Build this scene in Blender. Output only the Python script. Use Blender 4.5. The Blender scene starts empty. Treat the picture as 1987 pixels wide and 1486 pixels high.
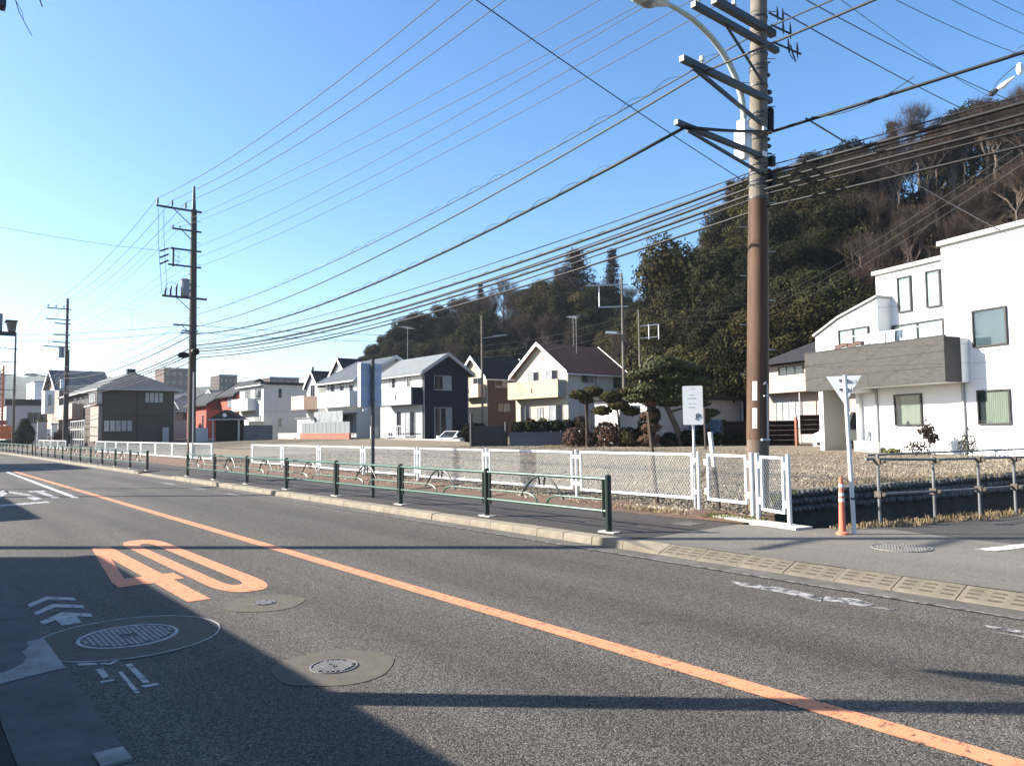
import bpy, random
from math import *
import numpy as np
from mathutils import Vector, Matrix
from mathutils.geometry import tessellate_polygon

random.seed(11)
rng = np.random.default_rng(11)
sc = bpy.context.scene
COL = sc.collection

# ------------------------------------------------------------------ camera
YAW, PITCH, ROLL = radians(38.71), radians(3.473), radians(0.696)
fw = Vector((sin(YAW) * cos(PITCH), cos(YAW) * cos(PITCH), sin(PITCH)))
rt = Vector((cos(YAW), -sin(YAW), 0))
up = rt.cross(fw)
rt, up = rt * cos(ROLL) - up * sin(ROLL), rt * sin(ROLL) + up * cos(ROLL)
cam_data = bpy.data.cameras.new("camera")
cam_data.sensor_fit = 'HORIZONTAL'
cam_data.sensor_width = 36.0
cam_data.lens = 36.0 * 1490 / 1987
cam_data.clip_start = 0.05
cam_data.clip_end = 8000
cam = bpy.data.objects.new("camera", cam_data)
COL.objects.link(cam)
mw = Matrix((rt, up, -fw)).transposed().to_4x4()
mw.translation = (0, 0, 1.65)
cam.matrix_world = mw
sc.camera = cam

# ------------------------------------------------------------------ sky, sun, exposure
SUN_AZ, SUN_EL = radians(-47.0), radians(28.0)
world = bpy.data.worlds.new("World")
sc.world = world
world.use_nodes = True
wn = world.node_tree
sky = wn.nodes.new('ShaderNodeTexSky')
sky.sky_type = 'NISHITA'
sky.sun_disc = False
sky.sun_elevation = SUN_EL
sky.sun_rotation = SUN_AZ
sky.altitude = 50
sky.air_density = 1.0
sky.dust_density = 0.9
sky.ozone_density = 3.5
hs_ = wn.nodes.new('ShaderNodeHueSaturation')
hs_.inputs['Saturation'].default_value = 1.18
wn.links.new(sky.outputs[0], hs_.inputs['Color'])
wn.links.new(hs_.outputs[0], wn.nodes['Background'].inputs[0])
wn.nodes['Background'].inputs[1].default_value = 0.084
sd = bpy.data.lights.new("sun", 'SUN')
sd.energy = 5.0
sd.angle = radians(0.5)
sd.color = (1.0, 0.93, 0.82)
sun = bpy.data.objects.new("sun", sd)
COL.objects.link(sun)
sv = Vector((sin(SUN_AZ) * cos(SUN_EL), cos(SUN_AZ) * cos(SUN_EL), sin(SUN_EL)))
sun.rotation_euler = sv.to_track_quat('Z', 'Y').to_euler()
sun.location = (-30, 30, 40)
sc.view_settings.view_transform = 'Standard'
sc.view_settings.look = 'None'
sc.view_settings.gamma = 1
sc.view_settings.use_curve_mapping = False
sc.view_settings.exposure = 1.70
sc.render.engine = 'CYCLES'
sc.cycles.max_bounces = 6
sc.cycles.diffuse_bounces = 2
sc.cycles.glossy_bounces = 3
sc.cycles.transparent_max_bounces = 12

# ------------------------------------------------------------------ helpers
ORG = {}


class MB:
    def __init__(s):
        s.v, s.f = [], []

    def add(s, vs, fs):
        n = len(s.v)
        s.v += [tuple(p) for p in vs]
        s.f += [tuple(i + n for i in f) for f in fs]
        return s

    def box(s, a, b):
        x0, y0, z0 = a
        x1, y1, z1 = b
        x0, x1 = min(x0, x1), max(x0, x1)
        y0, y1 = min(y0, y1), max(y0, y1)
        z0, z1 = min(z0, z1), max(z0, z1)
        return s.add([(x0, y0, z0), (x1, y0, z0), (x1, y1, z0), (x0, y1, z0), (x0, y0, z1), (x1, y0, z1), (x1, y1, z1), (x0, y1, z1)],
                     [(0, 3, 2, 1), (4, 5, 6, 7), (0, 1, 5, 4), (1, 2, 6, 5), (2, 3, 7, 6), (3, 0, 4, 7)])

    def hexa(s, p):   # 8 points, bottom ring then top ring
        return s.add(p, [(0, 3, 2, 1), (4, 5, 6, 7), (0, 1, 5, 4), (1, 2, 6, 5), (2, 3, 7, 6), (3, 0, 4, 7)])

    def bar(s, p, q, w, h=None, upv=(0, 0, 1)):  # square bar from p to q
        p, q = Vector(p), Vector(q)
        d = (q - p).normalized()
        u = Vector(upv)
        if abs(d.dot(u)) > .97:
            u = Vector((1, 0, 0))
        a = d.cross(u).normalized() * (w / 2)
        b = a.cross(d).normalized() * ((h or w) / 2)
        return s.hexa([p - a - b, p + a - b, p + a + b, p - a + b, q - a - b, q + a - b, q + a + b, q - a + b])

    def tube(s, pts, r, n=6, cap=True):
        pts = [Vector(p) for p in pts]
        m = len(pts)
        rs = r if isinstance(r, (list, tuple)) else [r] * m
        ref = None
        vs, fs = [], []
        for i, p in enumerate(pts):
            d = (pts[min(i + 1, m - 1)] - pts[max(i - 1, 0)])
            d = d.normalized() if d.length > 1e-9 else Vector((0, 0, 1))
            if ref is None:
                ref = Vector((1, 0, 0)) if abs(d.x) < .8 else Vector((0, 1, 0))
            a = (ref - d * ref.dot(d))
            a = a.normalized() if a.length > 1e-6 else d.orthogonal().normalized()
            ref = a
            b = d.cross(a)
            for k in range(n):
                t = 2 * pi * k / n
                vs.append(p + (a * cos(t) + b * sin(t)) * rs[i])
        for i in range(m - 1):
            for k in range(n):
                k2 = (k + 1) % n
                fs.append((i * n + k, i * n + k2, (i + 1) * n + k2, (i + 1) * n + k))
        if cap:   # caps get vertices of their own so that smooth shading stops at the rim
            c0 = len(vs)
            vs += vs[:n] + vs[(m - 1) * n:m * n]
            fs.append(tuple(c0 + k for k in range(n - 1, -1, -1)))
            fs.append(tuple(c0 + n + k for k in range(n)))
        return s.add(vs, fs)

    def cyl(s, x, y, z0, z1, r, n=12, r2=None):
        return s.tube([(x, y, z0), (x, y, z1)], [r, r if r2 is None else r2], n)

    def prism(s, poly, z0, z1):
        n = len(poly)
        vs = [(x, y, z0) for x, y in poly] + [(x, y, z1) for x, y in poly]
        fs = [tuple(range(n - 1, -1, -1)), tuple(range(n, 2 * n))]
        fs += [(i, (i + 1) % n, n + (i + 1) % n, n + i) for i in range(n)]
        return s.add(vs, fs)

    def extr(s, poly, vec):
        n = len(poly)
        v = Vector(vec)
        vs = [Vector(p) for p in poly] + [Vector(p) + v for p in poly]
        fs = [tuple(range(n - 1, -1, -1)), tuple(range(n, 2 * n))]
        fs += [(i, (i + 1) % n, n + (i + 1) % n, n + i) for i in range(n)]
        return s.add(vs, fs)

    def face(s, pts):
        return s.add(pts, [tuple(range(len(pts)))])

    def polyhole(s, polys, z):  # flat polygon(s) with holes
        pp = [[Vector((x, y, 0)) for x, y in p] for p in polys]
        flat = [q for p in pp for q in p]
        tr = tessellate_polygon(pp)
        return s.add([(q.x, q.y, z if not callable(z) else z(q.x, q.y)) for q in flat], [tuple(t) for t in tr])

    def disc(s, x, y, z, r, n=32):
        return s.face([(x + r * cos(2 * pi * k / n), y + r * sin(2 * pi * k / n), z) for k in range(n)])

    def annulus(s, x, y, z0, z1, r0, r1, n=40):
        vs, fs = [], []
        for k in range(n):
            c, t = cos(2 * pi * k / n), sin(2 * pi * k / n)
            vs += [(x + r0 * c, y + r0 * t, z1), (x + r1 * c, y + r1 * t, z1), (x + r1 * c, y + r1 * t, z0), (x + r0 * c, y + r0 * t, z0)]
            a, b = 4 * k, 4 * ((k + 1) % n)
            fs += [(a, a + 1, b + 1, b), (a + 1, a + 2, b + 2, b + 1), (a, b, b + 3, a + 3)]
        return s.add(vs, fs)

    def ball(s, c, r, n=8, m=5):
        rx, ry, rz = r if isinstance(r, (tuple, list)) else (r, r, r)
        vs = [(c[0], c[1], c[2] - rz)]
        for i in range(1, m):
            ph = -pi / 2 + pi * i / m
            for k in range(n):
                t = 2 * pi * k / n
                vs.append((c[0] + rx * cos(ph) * cos(t), c[1] + ry * cos(ph) * sin(t), c[2] + rz * sin(ph)))
        vs.append((c[0], c[1], c[2] + rz))
        fs = [(0, 1 + (k + 1) % n, 1 + k) for k in range(n)]
        for i in range(m - 2):
            a, b = 1 + i * n, 1 + (i + 1) * n
            fs += [(a + k, a + (k + 1) % n, b + (k + 1) % n, b + k) for k in range(n)]
        e = 1 + (m - 2) * n
        fs += [(e + k, e + (k + 1) % n, len(vs) - 1) for k in range(n)]
        return s.add(vs, fs)


def tag(o, label=None, cat=None, group=None, kind=None):
    if label:
        o['label'] = label
    if cat:
        o['category'] = cat
    if group:
        o['group'] = group
    if kind:
        o['kind'] = kind
    return o


def empty(name, loc, label, cat, group=None, rz=0, local=False):
    o = bpy.data.objects.new(name, None)
    o.empty_display_size = .3
    o.location = loc
    o.rotation_euler = (0, 0, rz)
    COL.objects.link(o)
    ORG[o] = Vector((0, 0, 0)) if local else Vector(loc)
    return tag(o, label, cat, group)


def build(mb, name, mat, parent=None, org=None, smooth=False, label=None, kind=None):
    me = bpy.data.meshes.new(name)
    if parent is not None:
        og = ORG[parent]
    else:
        og = Vector(org) if org is not None else Vector((0, 0, 0))
    vs = mb.v
    if og.length > 0:
        vs = [(x - og.x, y - og.y, z - og.z) for x, y, z in vs]
    me.from_pydata(vs, [], mb.f)
    me.materials.append(mat)
    if smooth:
        me.polygons.foreach_set('use_smooth', [True] * len(me.polygons))
    o = bpy.data.objects.new(name, me)
    COL.objects.link(o)
    if parent is not None:
        o.parent = parent
    elif og.length > 0:
        o.location = og
    ORG[o] = og
    if label:
        o['label'] = label
    if kind:
        o['kind'] = kind
    return o


def thing(mb, name, mat, org, label, cat, group=None, smooth=False):
    return tag(build(mb, name, mat, None, org, smooth), label, cat, group)


def inst(o, dx=0, dy=0, dz=0, parent=None):
    c = o.copy()
    COL.objects.link(c)
    c.location = o.location + Vector((dx, dy, dz))
    if parent is not None:
        c.parent = parent
    ORG[c] = ORG[o]
    return c


KIDS = {}


def copy_tree(o, parent=None):
    c = o.copy()
    COL.objects.link(c)
    if parent is not None:
        c.parent = parent
    for ch in o.children:
        copy_tree(ch, c)
    return c


def smooth_auto(o):
    o.data.polygons.foreach_set('use_smooth', [True] * len(o.data.polygons))
    return o


# ------------------------------------------------------------------ materials
def mat(name, col, rough=.8, var=.12, scale=3.0, bump=0., bscale=40., metal=0., spec=.22, detail=4, col2=None, island=0., dirt=0., stretch=None, stripes=None):
    m = bpy.data.materials.new(name)
    m.use_nodes = True
    nt = m.node_tree
    b = nt.nodes['Principled BSDF']
    b.inputs['Roughness'].default_value = rough
    b.inputs['Metallic'].default_value = metal
    b.inputs['Specular IOR Level'].default_value = spec
    tc = nt.nodes.new('ShaderNodeTexCoord')
    co = tc.outputs['Object']
    if stretch:
        mp = nt.nodes.new('ShaderNodeMapping')
        mp.inputs['Scale'].default_value = stretch
        nt.links.new(co, mp.inputs[0])
        co = mp.outputs[0]
    nz = nt.nodes.new('ShaderNodeTexNoise')
    nz.inputs['Scale'].default_value = scale
    nz.inputs['Detail'].default_value = detail
    nz.inputs['Roughness'].default_value = .65
    nt.links.new(co, nz.inputs['Vector'])
    mr = nt.nodes.new('ShaderNodeMapRange')
    mr.inputs['From Min'].default_value = .3
    mr.inputs['From Max'].default_value = .7
    nt.links.new(nz.outputs['Fac'], mr.inputs['Value'])
    mx = nt.nodes.new('ShaderNodeMix')
    mx.data_type = 'RGBA'
    c1 = tuple(max(0, c * .86 * (1 - var)) for c in col) + (1,)
    c2 = tuple(min(1, c * .86 * (1 + var)) for c in (col2 or col)) + (1,)
    mx.inputs[6].default_value = c1
    mx.inputs[7].default_value = c2
    nt.links.new(mr.outputs[0], mx.inputs[0])
    out = mx.outputs[2]
    if dirt > 0:
        n2 = nt.nodes.new('ShaderNodeTexNoise')
        n2.inputs['Scale'].default_value = scale * .23
        n2.inputs['Detail'].default_value = 6
        nt.links.new(tc.outputs['Object'], n2.inputs['Vector'])
        r2 = nt.nodes.new('ShaderNodeMapRange')
        r2.inputs['From Min'].default_value = .45
        r2.inputs['From Max'].default_value = .7
        r2.inputs['To Max'].default_value = dirt
        nt.links.new(n2.outputs['Fac'], r2.inputs['Value'])
        m2 = nt.nodes.new('ShaderNodeMix')
        m2.data_type = 'RGBA'
        m2.inputs[7].default_value = tuple(c * .45 for c in col) + (1,)
        nt.links.new(r2.outputs[0], m2.inputs[0])
        nt.links.new(out, m2.inputs[6])
        out = m2.outputs[2]
    if island > 0:
        ge = nt.nodes.new('ShaderNodeNewGeometry')
        oi = nt.nodes.new('ShaderNodeObjectInfo')
        hs = nt.nodes.new('ShaderNodeHueSaturation')
        r3 = nt.nodes.new('ShaderNodeMapRange')
        r3.inputs['To Min'].default_value = 1 - island
        r3.inputs['To Max'].default_value = 1 + island
        nt.links.new(ge.outputs['Random Per Island'], r3.inputs['Value'])
        r4 = nt.nodes.new('ShaderNodeMapRange')
        r4.inputs['To Min'].default_value = .494
        r4.inputs['To Max'].default_value = .506
        nt.links.new(oi.outputs['Random'], r4.inputs['Value'])
        r5 = nt.nodes.new('ShaderNodeMapRange')
        r5.inputs['To Min'].default_value = 1 - island * .75
        r5.inputs['To Max'].default_value = 1 + island * .75
        oi2 = nt.nodes.new('ShaderNodeMath')
        oi2.operation = 'FRACT'
        oi3 = nt.nodes.new('ShaderNodeMath')
        oi3.operation = 'MULTIPLY'
        oi3.inputs[1].default_value = 7.31
        nt.links.new(oi.outputs['Random'], oi3.inputs[0])
        nt.links.new(oi3.outputs[0], oi2.inputs[0])
        nt.links.new(oi2.outputs[0], r5.inputs['Value'])
        r6 = nt.nodes.new('ShaderNodeMath')
        r6.operation = 'MULTIPLY'
        nt.links.new(r3.outputs[0], r6.inputs[0])
        nt.links.new(r5.outputs[0], r6.inputs[1])
        nt.links.new(r6.outputs[0], hs.inputs['Value'])
        nt.links.new(r4.outputs[0], hs.inputs['Hue'])
        nt.links.new(out, hs.inputs['Color'])
        out = hs.outputs[0]
    nt.links.new(out, b.inputs['Base Color'])
    hsrc = None
    if bump > 0:
        bn = nt.nodes.new('ShaderNodeTexNoise')
        bn.inputs['Scale'].default_value = bscale
        bn.inputs['Detail'].default_value = 3
        nt.links.new(co, bn.inputs['Vector'])
        hsrc = bn.outputs['Fac']
    if stripes:   # (axis, period m, depth): siding courses as fine relief
        ax, per, dep = stripes
        sx = nt.nodes.new('ShaderNodeSeparateXYZ')
        nt.links.new(tc.outputs['Object'], sx.inputs[0])
        ma = nt.nodes.new('ShaderNodeMath')
        ma.operation = 'DIVIDE'
        ma.inputs[1].default_value = per
        nt.links.new(sx.outputs[ax], ma.inputs[0])
        fr = nt.nodes.new('ShaderNodeMath')
        fr.operation = 'FRACT'
        nt.links.new(ma.outputs[0], fr.inputs[0])
        hsrc = fr.outputs[0]
        bump = dep
    if hsrc is not None:
        bp = nt.nodes.new('ShaderNodeBump')
        bp.inputs['Strength'].default_value = bump
        bp.inputs['Distance'].default_value = .02
        nt.links.new(hsrc, bp.inputs['Height'])
        nt.links.new(bp.outputs[0], b.inputs['Normal'])
    return m


def asphalt(name, base, light, vscale=95., var=.25, patch=.5, bump=.6, tracks=False):
    m = bpy.data.materials.new(name)
    m.use_nodes = True
    nt = m.node_tree
    b = nt.nodes['Principled BSDF']
    b.inputs['Roughness'].default_value = .82
    b.inputs['Specular IOR Level'].default_value = .35
    tc = nt.nodes.new('ShaderNodeTexCoord')
    vo = nt.nodes.new('ShaderNodeTexVoronoi')
    vo.inputs['Scale'].default_value = vscale
    nt.links.new(tc.outputs['Object'], vo.inputs['Vector'])
    sp = nt.nodes.new('ShaderNodeSeparateColor')
    nt.links.new(vo.outputs['Color'], sp.inputs[0])
    pw = nt.nodes.new('ShaderNodeMath')
    pw.operation = 'POWER'
    pw.inputs[1].default_value = 2.2
    nt.links.new(sp.outputs[0], pw.inputs[0])
    mx = nt.nodes.new('ShaderNodeMix')
    mx.data_type = 'RGBA'
    mx.inputs[6].default_value = tuple(base) + (1,)
    mx.inputs[7].default_value = tuple(light) + (1,)
    nt.links.new(pw.outputs[0], mx.inputs[0])
    nz = nt.nodes.new('ShaderNodeTexNoise')
    nz.inputs['Scale'].default_value = .55
    nz.inputs['Detail'].default_value = 7
    nz.inputs['Roughness'].default_value = .6
    mp = nt.nodes.new('ShaderNodeMapping')
    mp.inputs['Scale'].default_value = (2.2, .16, 1)
    nt.links.new(tc.outputs['Object'], mp.inputs[0])
    nt.links.new(mp.outputs[0], nz.inputs['Vector'])
    mr = nt.nodes.new('ShaderNodeMapRange')
    mr.inputs['From Min'].default_value = .3
    mr.inputs['From Max'].default_value = .7
    mr.inputs['To Min'].default_value = 1 - patch * .5
    mr.inputs['To Max'].default_value = 1 + patch * .5
    nt.links.new(nz.outputs['Fac'], mr.inputs['Value'])
    hs = nt.nodes.new('ShaderNodeHueSaturation')
    nt.links.new(mr.outputs[0], hs.inputs['Value'])
    nt.links.new(mx.outputs[2], hs.inputs['Color'])
    # wheel tracks polished into the lanes and oil spots between them
    if tracks:
        sx = nt.nodes.new('ShaderNodeSeparateXYZ')
        nt.links.new(tc.outputs['Object'], sx.inputs[0])
        dv = nt.nodes.new('ShaderNodeMath')
        dv.operation = 'DIVIDE'
        dv.inputs[1].default_value = 8.0
        nt.links.new(sx.outputs[0], dv.inputs[0])
        cr_ = nt.nodes.new('ShaderNodeValToRGB')
        el = cr_.color_ramp.elements
        el[0].position, el[1].position = 0., 1.
        for e_ in el:
            e_.color = (1.1, 1.1, 1.1, 1)
        for xx, vv in ((1.2, 1.12), (1.9, .84), (2.6, 1.06), (3.3, .86), (4.0, 1.1), (4.6, 1.1), (5.3, .84), (6.0, 1.08), (6.7, .86), (7.3, 1.14)):
            e_ = cr_.color_ramp.elements.new(xx / 8)
            e_.color = (vv, vv, vv, 1)
        nt.links.new(dv.outputs[0], cr_.inputs[0])
        ml = nt.nodes.new('ShaderNodeMath')
        ml.operation = 'MULTIPLY'
        nt.links.new(cr_.outputs[0], ml.inputs[0])
        nt.links.new(mr.outputs[0], ml.inputs[1])
        ns = nt.nodes.new('ShaderNodeTexNoise')
        ns.inputs['Scale'].default_value = 2.3
        ns.inputs['Detail'].default_value = 3
        nt.links.new(tc.outputs['Object'], ns.inputs['Vector'])
        rs = nt.nodes.new('ShaderNodeMapRange')
        rs.inputs['From Min'].default_value = .64
        rs.inputs['From Max'].default_value = .74
        rs.inputs['To Min'].default_value = 1.
        rs.inputs['To Max'].default_value = .74
        nt.links.new(ns.outputs['Fac'], rs.inputs['Value'])
        m3 = nt.nodes.new('ShaderNodeMath')
        m3.operation = 'MULTIPLY'
        nt.links.new(ml.outputs[0], m3.inputs[0])
        nt.links.new(rs.outputs[0], m3.inputs[1])
        nt.links.new(m3.outputs[0], hs.inputs['Value'])
    # fine fissures
    v2 = nt.nodes.new('ShaderNodeTexVoronoi')
    v2.feature = 'DISTANCE_TO_EDGE'
    v2.inputs['Scale'].default_value = .42
    n3 = nt.nodes.new('ShaderNodeTexNoise')
    n3.inputs['Scale'].default_value = 3
    n3.inputs['Detail'].default_value = 5
    nt.links.new(tc.outputs['Object'], n3.inputs['Vector'])
    ad = nt.nodes.new('ShaderNodeMix')
    ad.data_type = 'VECTOR'
    ad.inputs[0].default_value = .35
    nt.links.new(tc.outputs['Object'], ad.inputs[4])
    nt.links.new(n3.outputs['Color'], ad.inputs[5])
    nt.links.new(ad.outputs[1], v2.inputs['Vector'])
    cr = nt.nodes.new('ShaderNodeMapRange')
    cr.inputs['From Min'].default_value = .0
    cr.inputs['From Max'].default_value = .006
    cr.inputs['To Min'].default_value = .78
    cr.inputs['To Max'].default_value = 1.
    nt.links.new(v2.outputs['Distance'], cr.inputs['Value'])
    mm = nt.nodes.new('ShaderNodeMix')
    mm.data_type = 'RGBA'
    mm.blend_type = 'MULTIPLY'
    mm.inputs[0].default_value = 1
    nt.links.new(hs.outputs[0], mm.inputs[6])
    nt.links.new(cr.outputs[0], mm.inputs[7])
    nt.links.new(mm.outputs[2], b.inputs['Base Color'])
    bp = nt.nodes.new('ShaderNodeBump')
    bp.inputs['Strength'].default_value = bump
    bp.inputs['Distance'].default_value = .006
    nt.links.new(vo.outputs['Distance'], bp.inputs['Height'])
    bp.invert = True
    nt.links.new(bp.outputs[0], b.inputs['Normal'])
    return m


def paint(name, col, wear=.5, scale=14., under=(.05, .05, .052)):
    """road paint with worn flecks where the asphalt shows"""
    m = mat(name, col, rough=.75, var=.07, scale=6, bump=.25, bscale=120)
    nt = m.node_tree
    b = nt.nodes['Principled BSDF']
    src = b.inputs['Base Color'].links[0].from_socket
    tc = [n for n in nt.nodes if n.type == 'TEX_COORD'][0]
    n1 = nt.nodes.new('ShaderNodeTexNoise')
    n1.inputs['Scale'].default_value = scale
    n1.inputs['Detail'].default_value = 8
    n1.inputs['Roughness'].default_value = .75
    nt.links.new(tc.outputs['Object'], n1.inputs['Vector'])
    r = nt.nodes.new('ShaderNodeMapRange')
    r.inputs['From Min'].default_value = .58 - .28 * wear
    r.inputs['From Max'].default_value = .66 - .22 * wear
    r.inputs['To Min'].default_value = 1
    r.inputs['To Max'].default_value = 0
    nt.links.new(n1.outputs['Fac'], r.inputs['Value'])
    mx = nt.nodes.new('ShaderNodeMix')
    mx.data_type = 'RGBA'
    mx.inputs[6].default_value = tuple(under) + (1,)
    nt.links.new(r.outputs[0], mx.inputs[0])
    nt.links.new(src, mx.inputs[7])
    nt.links.new(mx.outputs[2], b.inputs['Base Color'])
    return m


def glass_mat(name, col, rough=.04):
    m = mat(name, col, rough=rough, var=.25, scale=1.3, spec=.9)
    return m


def clear_glass(name, tint=(.75, .85, .85)):
    m = bpy.data.materials.new(name)
    m.use_nodes = True
    nt = m.node_tree
    nt.nodes.remove(nt.nodes['Principled BSDF'])
    out = nt.nodes['Material Output']
    tr = nt.nodes.new('ShaderNodeBsdfTransparent')
    tr.inputs[0].default_value = tuple(tint) + (1,)
    gl = nt.nodes.new('ShaderNodeBsdfGlossy')
    gl.inputs['Roughness'].default_value = .02
    fr = nt.nodes.new('ShaderNodeFresnel')
    fr.inputs[0].default_value = 1.6
    mx = nt.nodes.new('ShaderNodeMixShader')
    nt.links.new(fr.outputs[0], mx.inputs[0])
    nt.links.new(tr.outputs[0], mx.inputs[1])
    nt.links.new(gl.outputs[0], mx.inputs[2])
    nt.links.new(mx.outputs[0], out.inputs[0])
    return m


M = {}
M['road'] = asphalt('road_asphalt', (.0165, .0150, .0132), (.172, .152, .127), 125, patch=.6, tracks=True)
M['sidewalk'] = asphalt('sidewalk_asphalt', (.016, .0135, .012), (.092, .077, .066), 110, patch=.6, bump=.5)
M['apron'] = asphalt('apron_asphalt', (.090, .082, .068), (.225, .205, .172), 140, patch=.35, bump=.4)
M['side_street'] = asphalt('side_street_asphalt', (.030, .028, .026), (.095, .089, .08), 120, patch=.4)
M['orange_paint'] = paint('orange_road_paint', (.70, .268, .138), .14)
M['white_paint'] = paint('white_road_paint', (.72, .72, .70), .30)
M['worn_paint'] = paint('worn_white_paint', (.50, .49, .475), .38, 11)
M['groove'] = mat('groove_dirt', (.085, .07, .05), .95, .3, 9)
M['gutter'] = mat('gutter_concrete', (.125, .115, .102), .9, .35, 4, .3, 60, dirt=.4)
M['kerb'] = mat('kerb_concrete', (.255, .222, .17), .9, .25, 4, .35, 70, dirt=.6, island=.08)
M['ramp'] = mat('ramp_block_concrete', (.172, .15, .115), .9, .25, 5, .3, 70, dirt=.6, island=.05)
M['slab'] = mat('gutter_slab_concrete', (.115, .113, .108), .9, .25, 3, .3, 80, dirt=.5)
M['mortar'] = mat('pale_mortar', (.30, .295, .28), .9, .25, 7, .4, 60, dirt=.4)
M['concrete'] = mat('pale_concrete', (.50, .47, .41), .9, .15, 4, .2, 60, dirt=.2)
M['footway'] = mat('footway_asphalt', (.04, .04, .042), .9, .3, 3, .4, 90)
M['collar'] = mat('manhole_collar', (.118, .105, .086), .92, .15, 8, .4, 160)
M['iron'] = mat('cast_iron', (.045, .042, .04), .55, .3, 12, .2, 80, metal=.5)
M['iron_light'] = mat('worn_iron', (.23, .22, .21), .5, .2, 14, .1, 80, metal=.3)
M['ring_white'] = mat('worn_white_ring', (.42, .42, .42), .8, .3, 12)
M['green'] = mat('dark_green_paint', (.016, .085, .055), .38, .15, 4, spec=.5)
M['green_dark'] = mat('blackish_green_paint', (.010, .022, .017), .45, .2, 5, spec=.4)
M['white_metal'] = mat('white_painted_steel', (.78, .79, .78), .45, .06, 3, dirt=.12)
M['galv'] = mat('galvanised_steel', (.36, .37, .39), .42, .15, 6, metal=.5)
M['galv_white'] = mat('pale_galvanised_steel', (.62, .64, .66), .45, .08, 5, metal=.2)
M['wire_mesh'] = mat('coated_fence_wire', (.44, .46, .46), .5, .08, 3)
M['pipe'] = mat('scaffold_pipe', (.22, .22, .22), .5, .25, 5, metal=.4, dirt=.3)
M['clamp'] = mat('rusty_clamp', (.14, .11, .085), .6, .3, 20, metal=.4)
M['pole_conc'] = mat('pole_concrete', (.185, .160, .130), .9, .22, 2.5, .2, 50, dirt=.25)
M['pole_brown'] = mat('pole_brown_sleeve', (.100, .058, .036), .72, .35, 1.6, .1, 40, dirt=.5, stretch=(6, 6, .5))
M['pole_dark'] = mat('dark_pole', (.085, .068, .058), .85, .2, 2)
M['steel_dark'] = mat('dark_steel', (.075, .078, .082), .5, .2, 6, metal=.4)
M['insul'] = mat('white_porcelain', (.70, .70, .68), .25, .05, 5)
M['insul_dark'] = mat('dark_insulator', (.05, .045, .045), .4, .1, 5)
M['transf'] = mat('grey_transformer', (.22, .25, .27), .5, .1, 4)
M['wire'] = mat('black_cable', (.015, .015, .017), .5, .1, 1)
M['wire_grey'] = mat('grey_cable', (.055, .053, .05), .5, .1, 1)
M['lamp_paint'] = mat('lamp_paint', (.52, .56, .50), .45, .08, 3)
M['lamp_glass'] = mat('lamp_lens', (.30, .31, .29), .25, .1, 4)
M['box_white'] = mat('white_box', (.80, .82, .82), .45, .04, 3)
M['faint_paint'] = paint('faint_white_paint', (.26, .25, .235), .5, 9)
M['faint_paint2'] = paint('fading_white_paint', (.36, .35, .335), .48, 8)
M['bike_paint'] = paint('thin_white_paint', (.42, .42, .41), .16, 12)
M['sign_back'] = mat('sign_back', (.36, .43, .56), .5, .10, 3, metal=.15)
M['sign_white'] = mat('sign_white', (.82, .82, .80), .4, .03, 2)
M['ink'] = mat('dark_ink', (.03, .035, .035), .6, .05, 2)
M['ink_faint'] = mat('faded_ink', (.60, .62, .60), .6, .05, 2)
M['cone_orange'] = mat('delineator_orange', (.74, .20, .12), .45, .08, 6)
M['stone'] = mat('wall_stone', (.14, .132, .12), .85, .3, 9, .5, 40, island=.25)
M['ditch'] = mat('ditch_wall', (.062, .057, .05), .9, .3, 3, .5, 20)
M['water'] = mat('ditch_bed', (.022, .02, .018), .55, .4, 1.5, .4, 8)
M['gravel'] = mat('gravel_ground', (.215, .175, .125), .95, .35, 11, .9, 34, detail=8, dirt=.25)
M['pebble'] = mat('gravel_stone', (.30, .255, .19), .9, .30, .5, island=.45)
M['dirt'] = mat('brown_dirt', (.15, .085, .05), .95, .35, 6, .6, 30, detail=8)
M['red_dirt'] = mat('reddish_dirt', (.125, .080, .058), .95, .3, 4, .5, 30)
M['ground'] = mat('ground_soil', (.115, .095, .065), .95, .3, 1.2, .5, 10, detail=8)
M['hill'] = mat('leaf_litter', (.042, .026, .016), .95, .45, .8, .6, 4, detail=8)
M['dry_grass'] = mat('dry_grass', (.25, .185, .10), .9, .2, 4, island=.35)
M['green_weed'] = mat('green_weed', (.095, .105, .03), .9, .2, 4, island=.35)
M['leaf_a'] = mat('evergreen_leaves', (.016, .0168, .0058), .8, .35, .9, island=.75, spec=.06)
M['leaf_b'] = mat('olive_leaves', (.033, .029, .0095), .8, .35, .9, island=.7, spec=.06)
M['leaf_c'] = mat('cedar_needles', (.009, .011, .006), .8, .3, 1, island=.45)
M['leaf_red'] = mat('reddish_cedar_needles', (.028, .014, .009), .8, .3, 1, island=.45)
M['needle'] = mat('pine_needles', (.050, .056, .015), .7, .3, 1.5, island=.45)
M['leaf_rust'] = mat('rust_topiary_leaves', (.082, .040, .024), .8, .3, 2, island=.4)
M['bark'] = mat('tree_bark', (.075, .055, .042), .9, .3, 3, .4, 12)
M['twig'] = mat('bare_twigs', (.050, .034, .026), .9, .25, 1.2)
M['pale_branch'] = mat('pale_branches', (.125, .095, .075), .9, .3, 2)
M['twig_red'] = mat('reddish_twigs', (.056, .035, .026), .9, .25, 1.2)
M['black'] = mat('near_black', (.012, .012, .014), .6, .2, 3)
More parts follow.
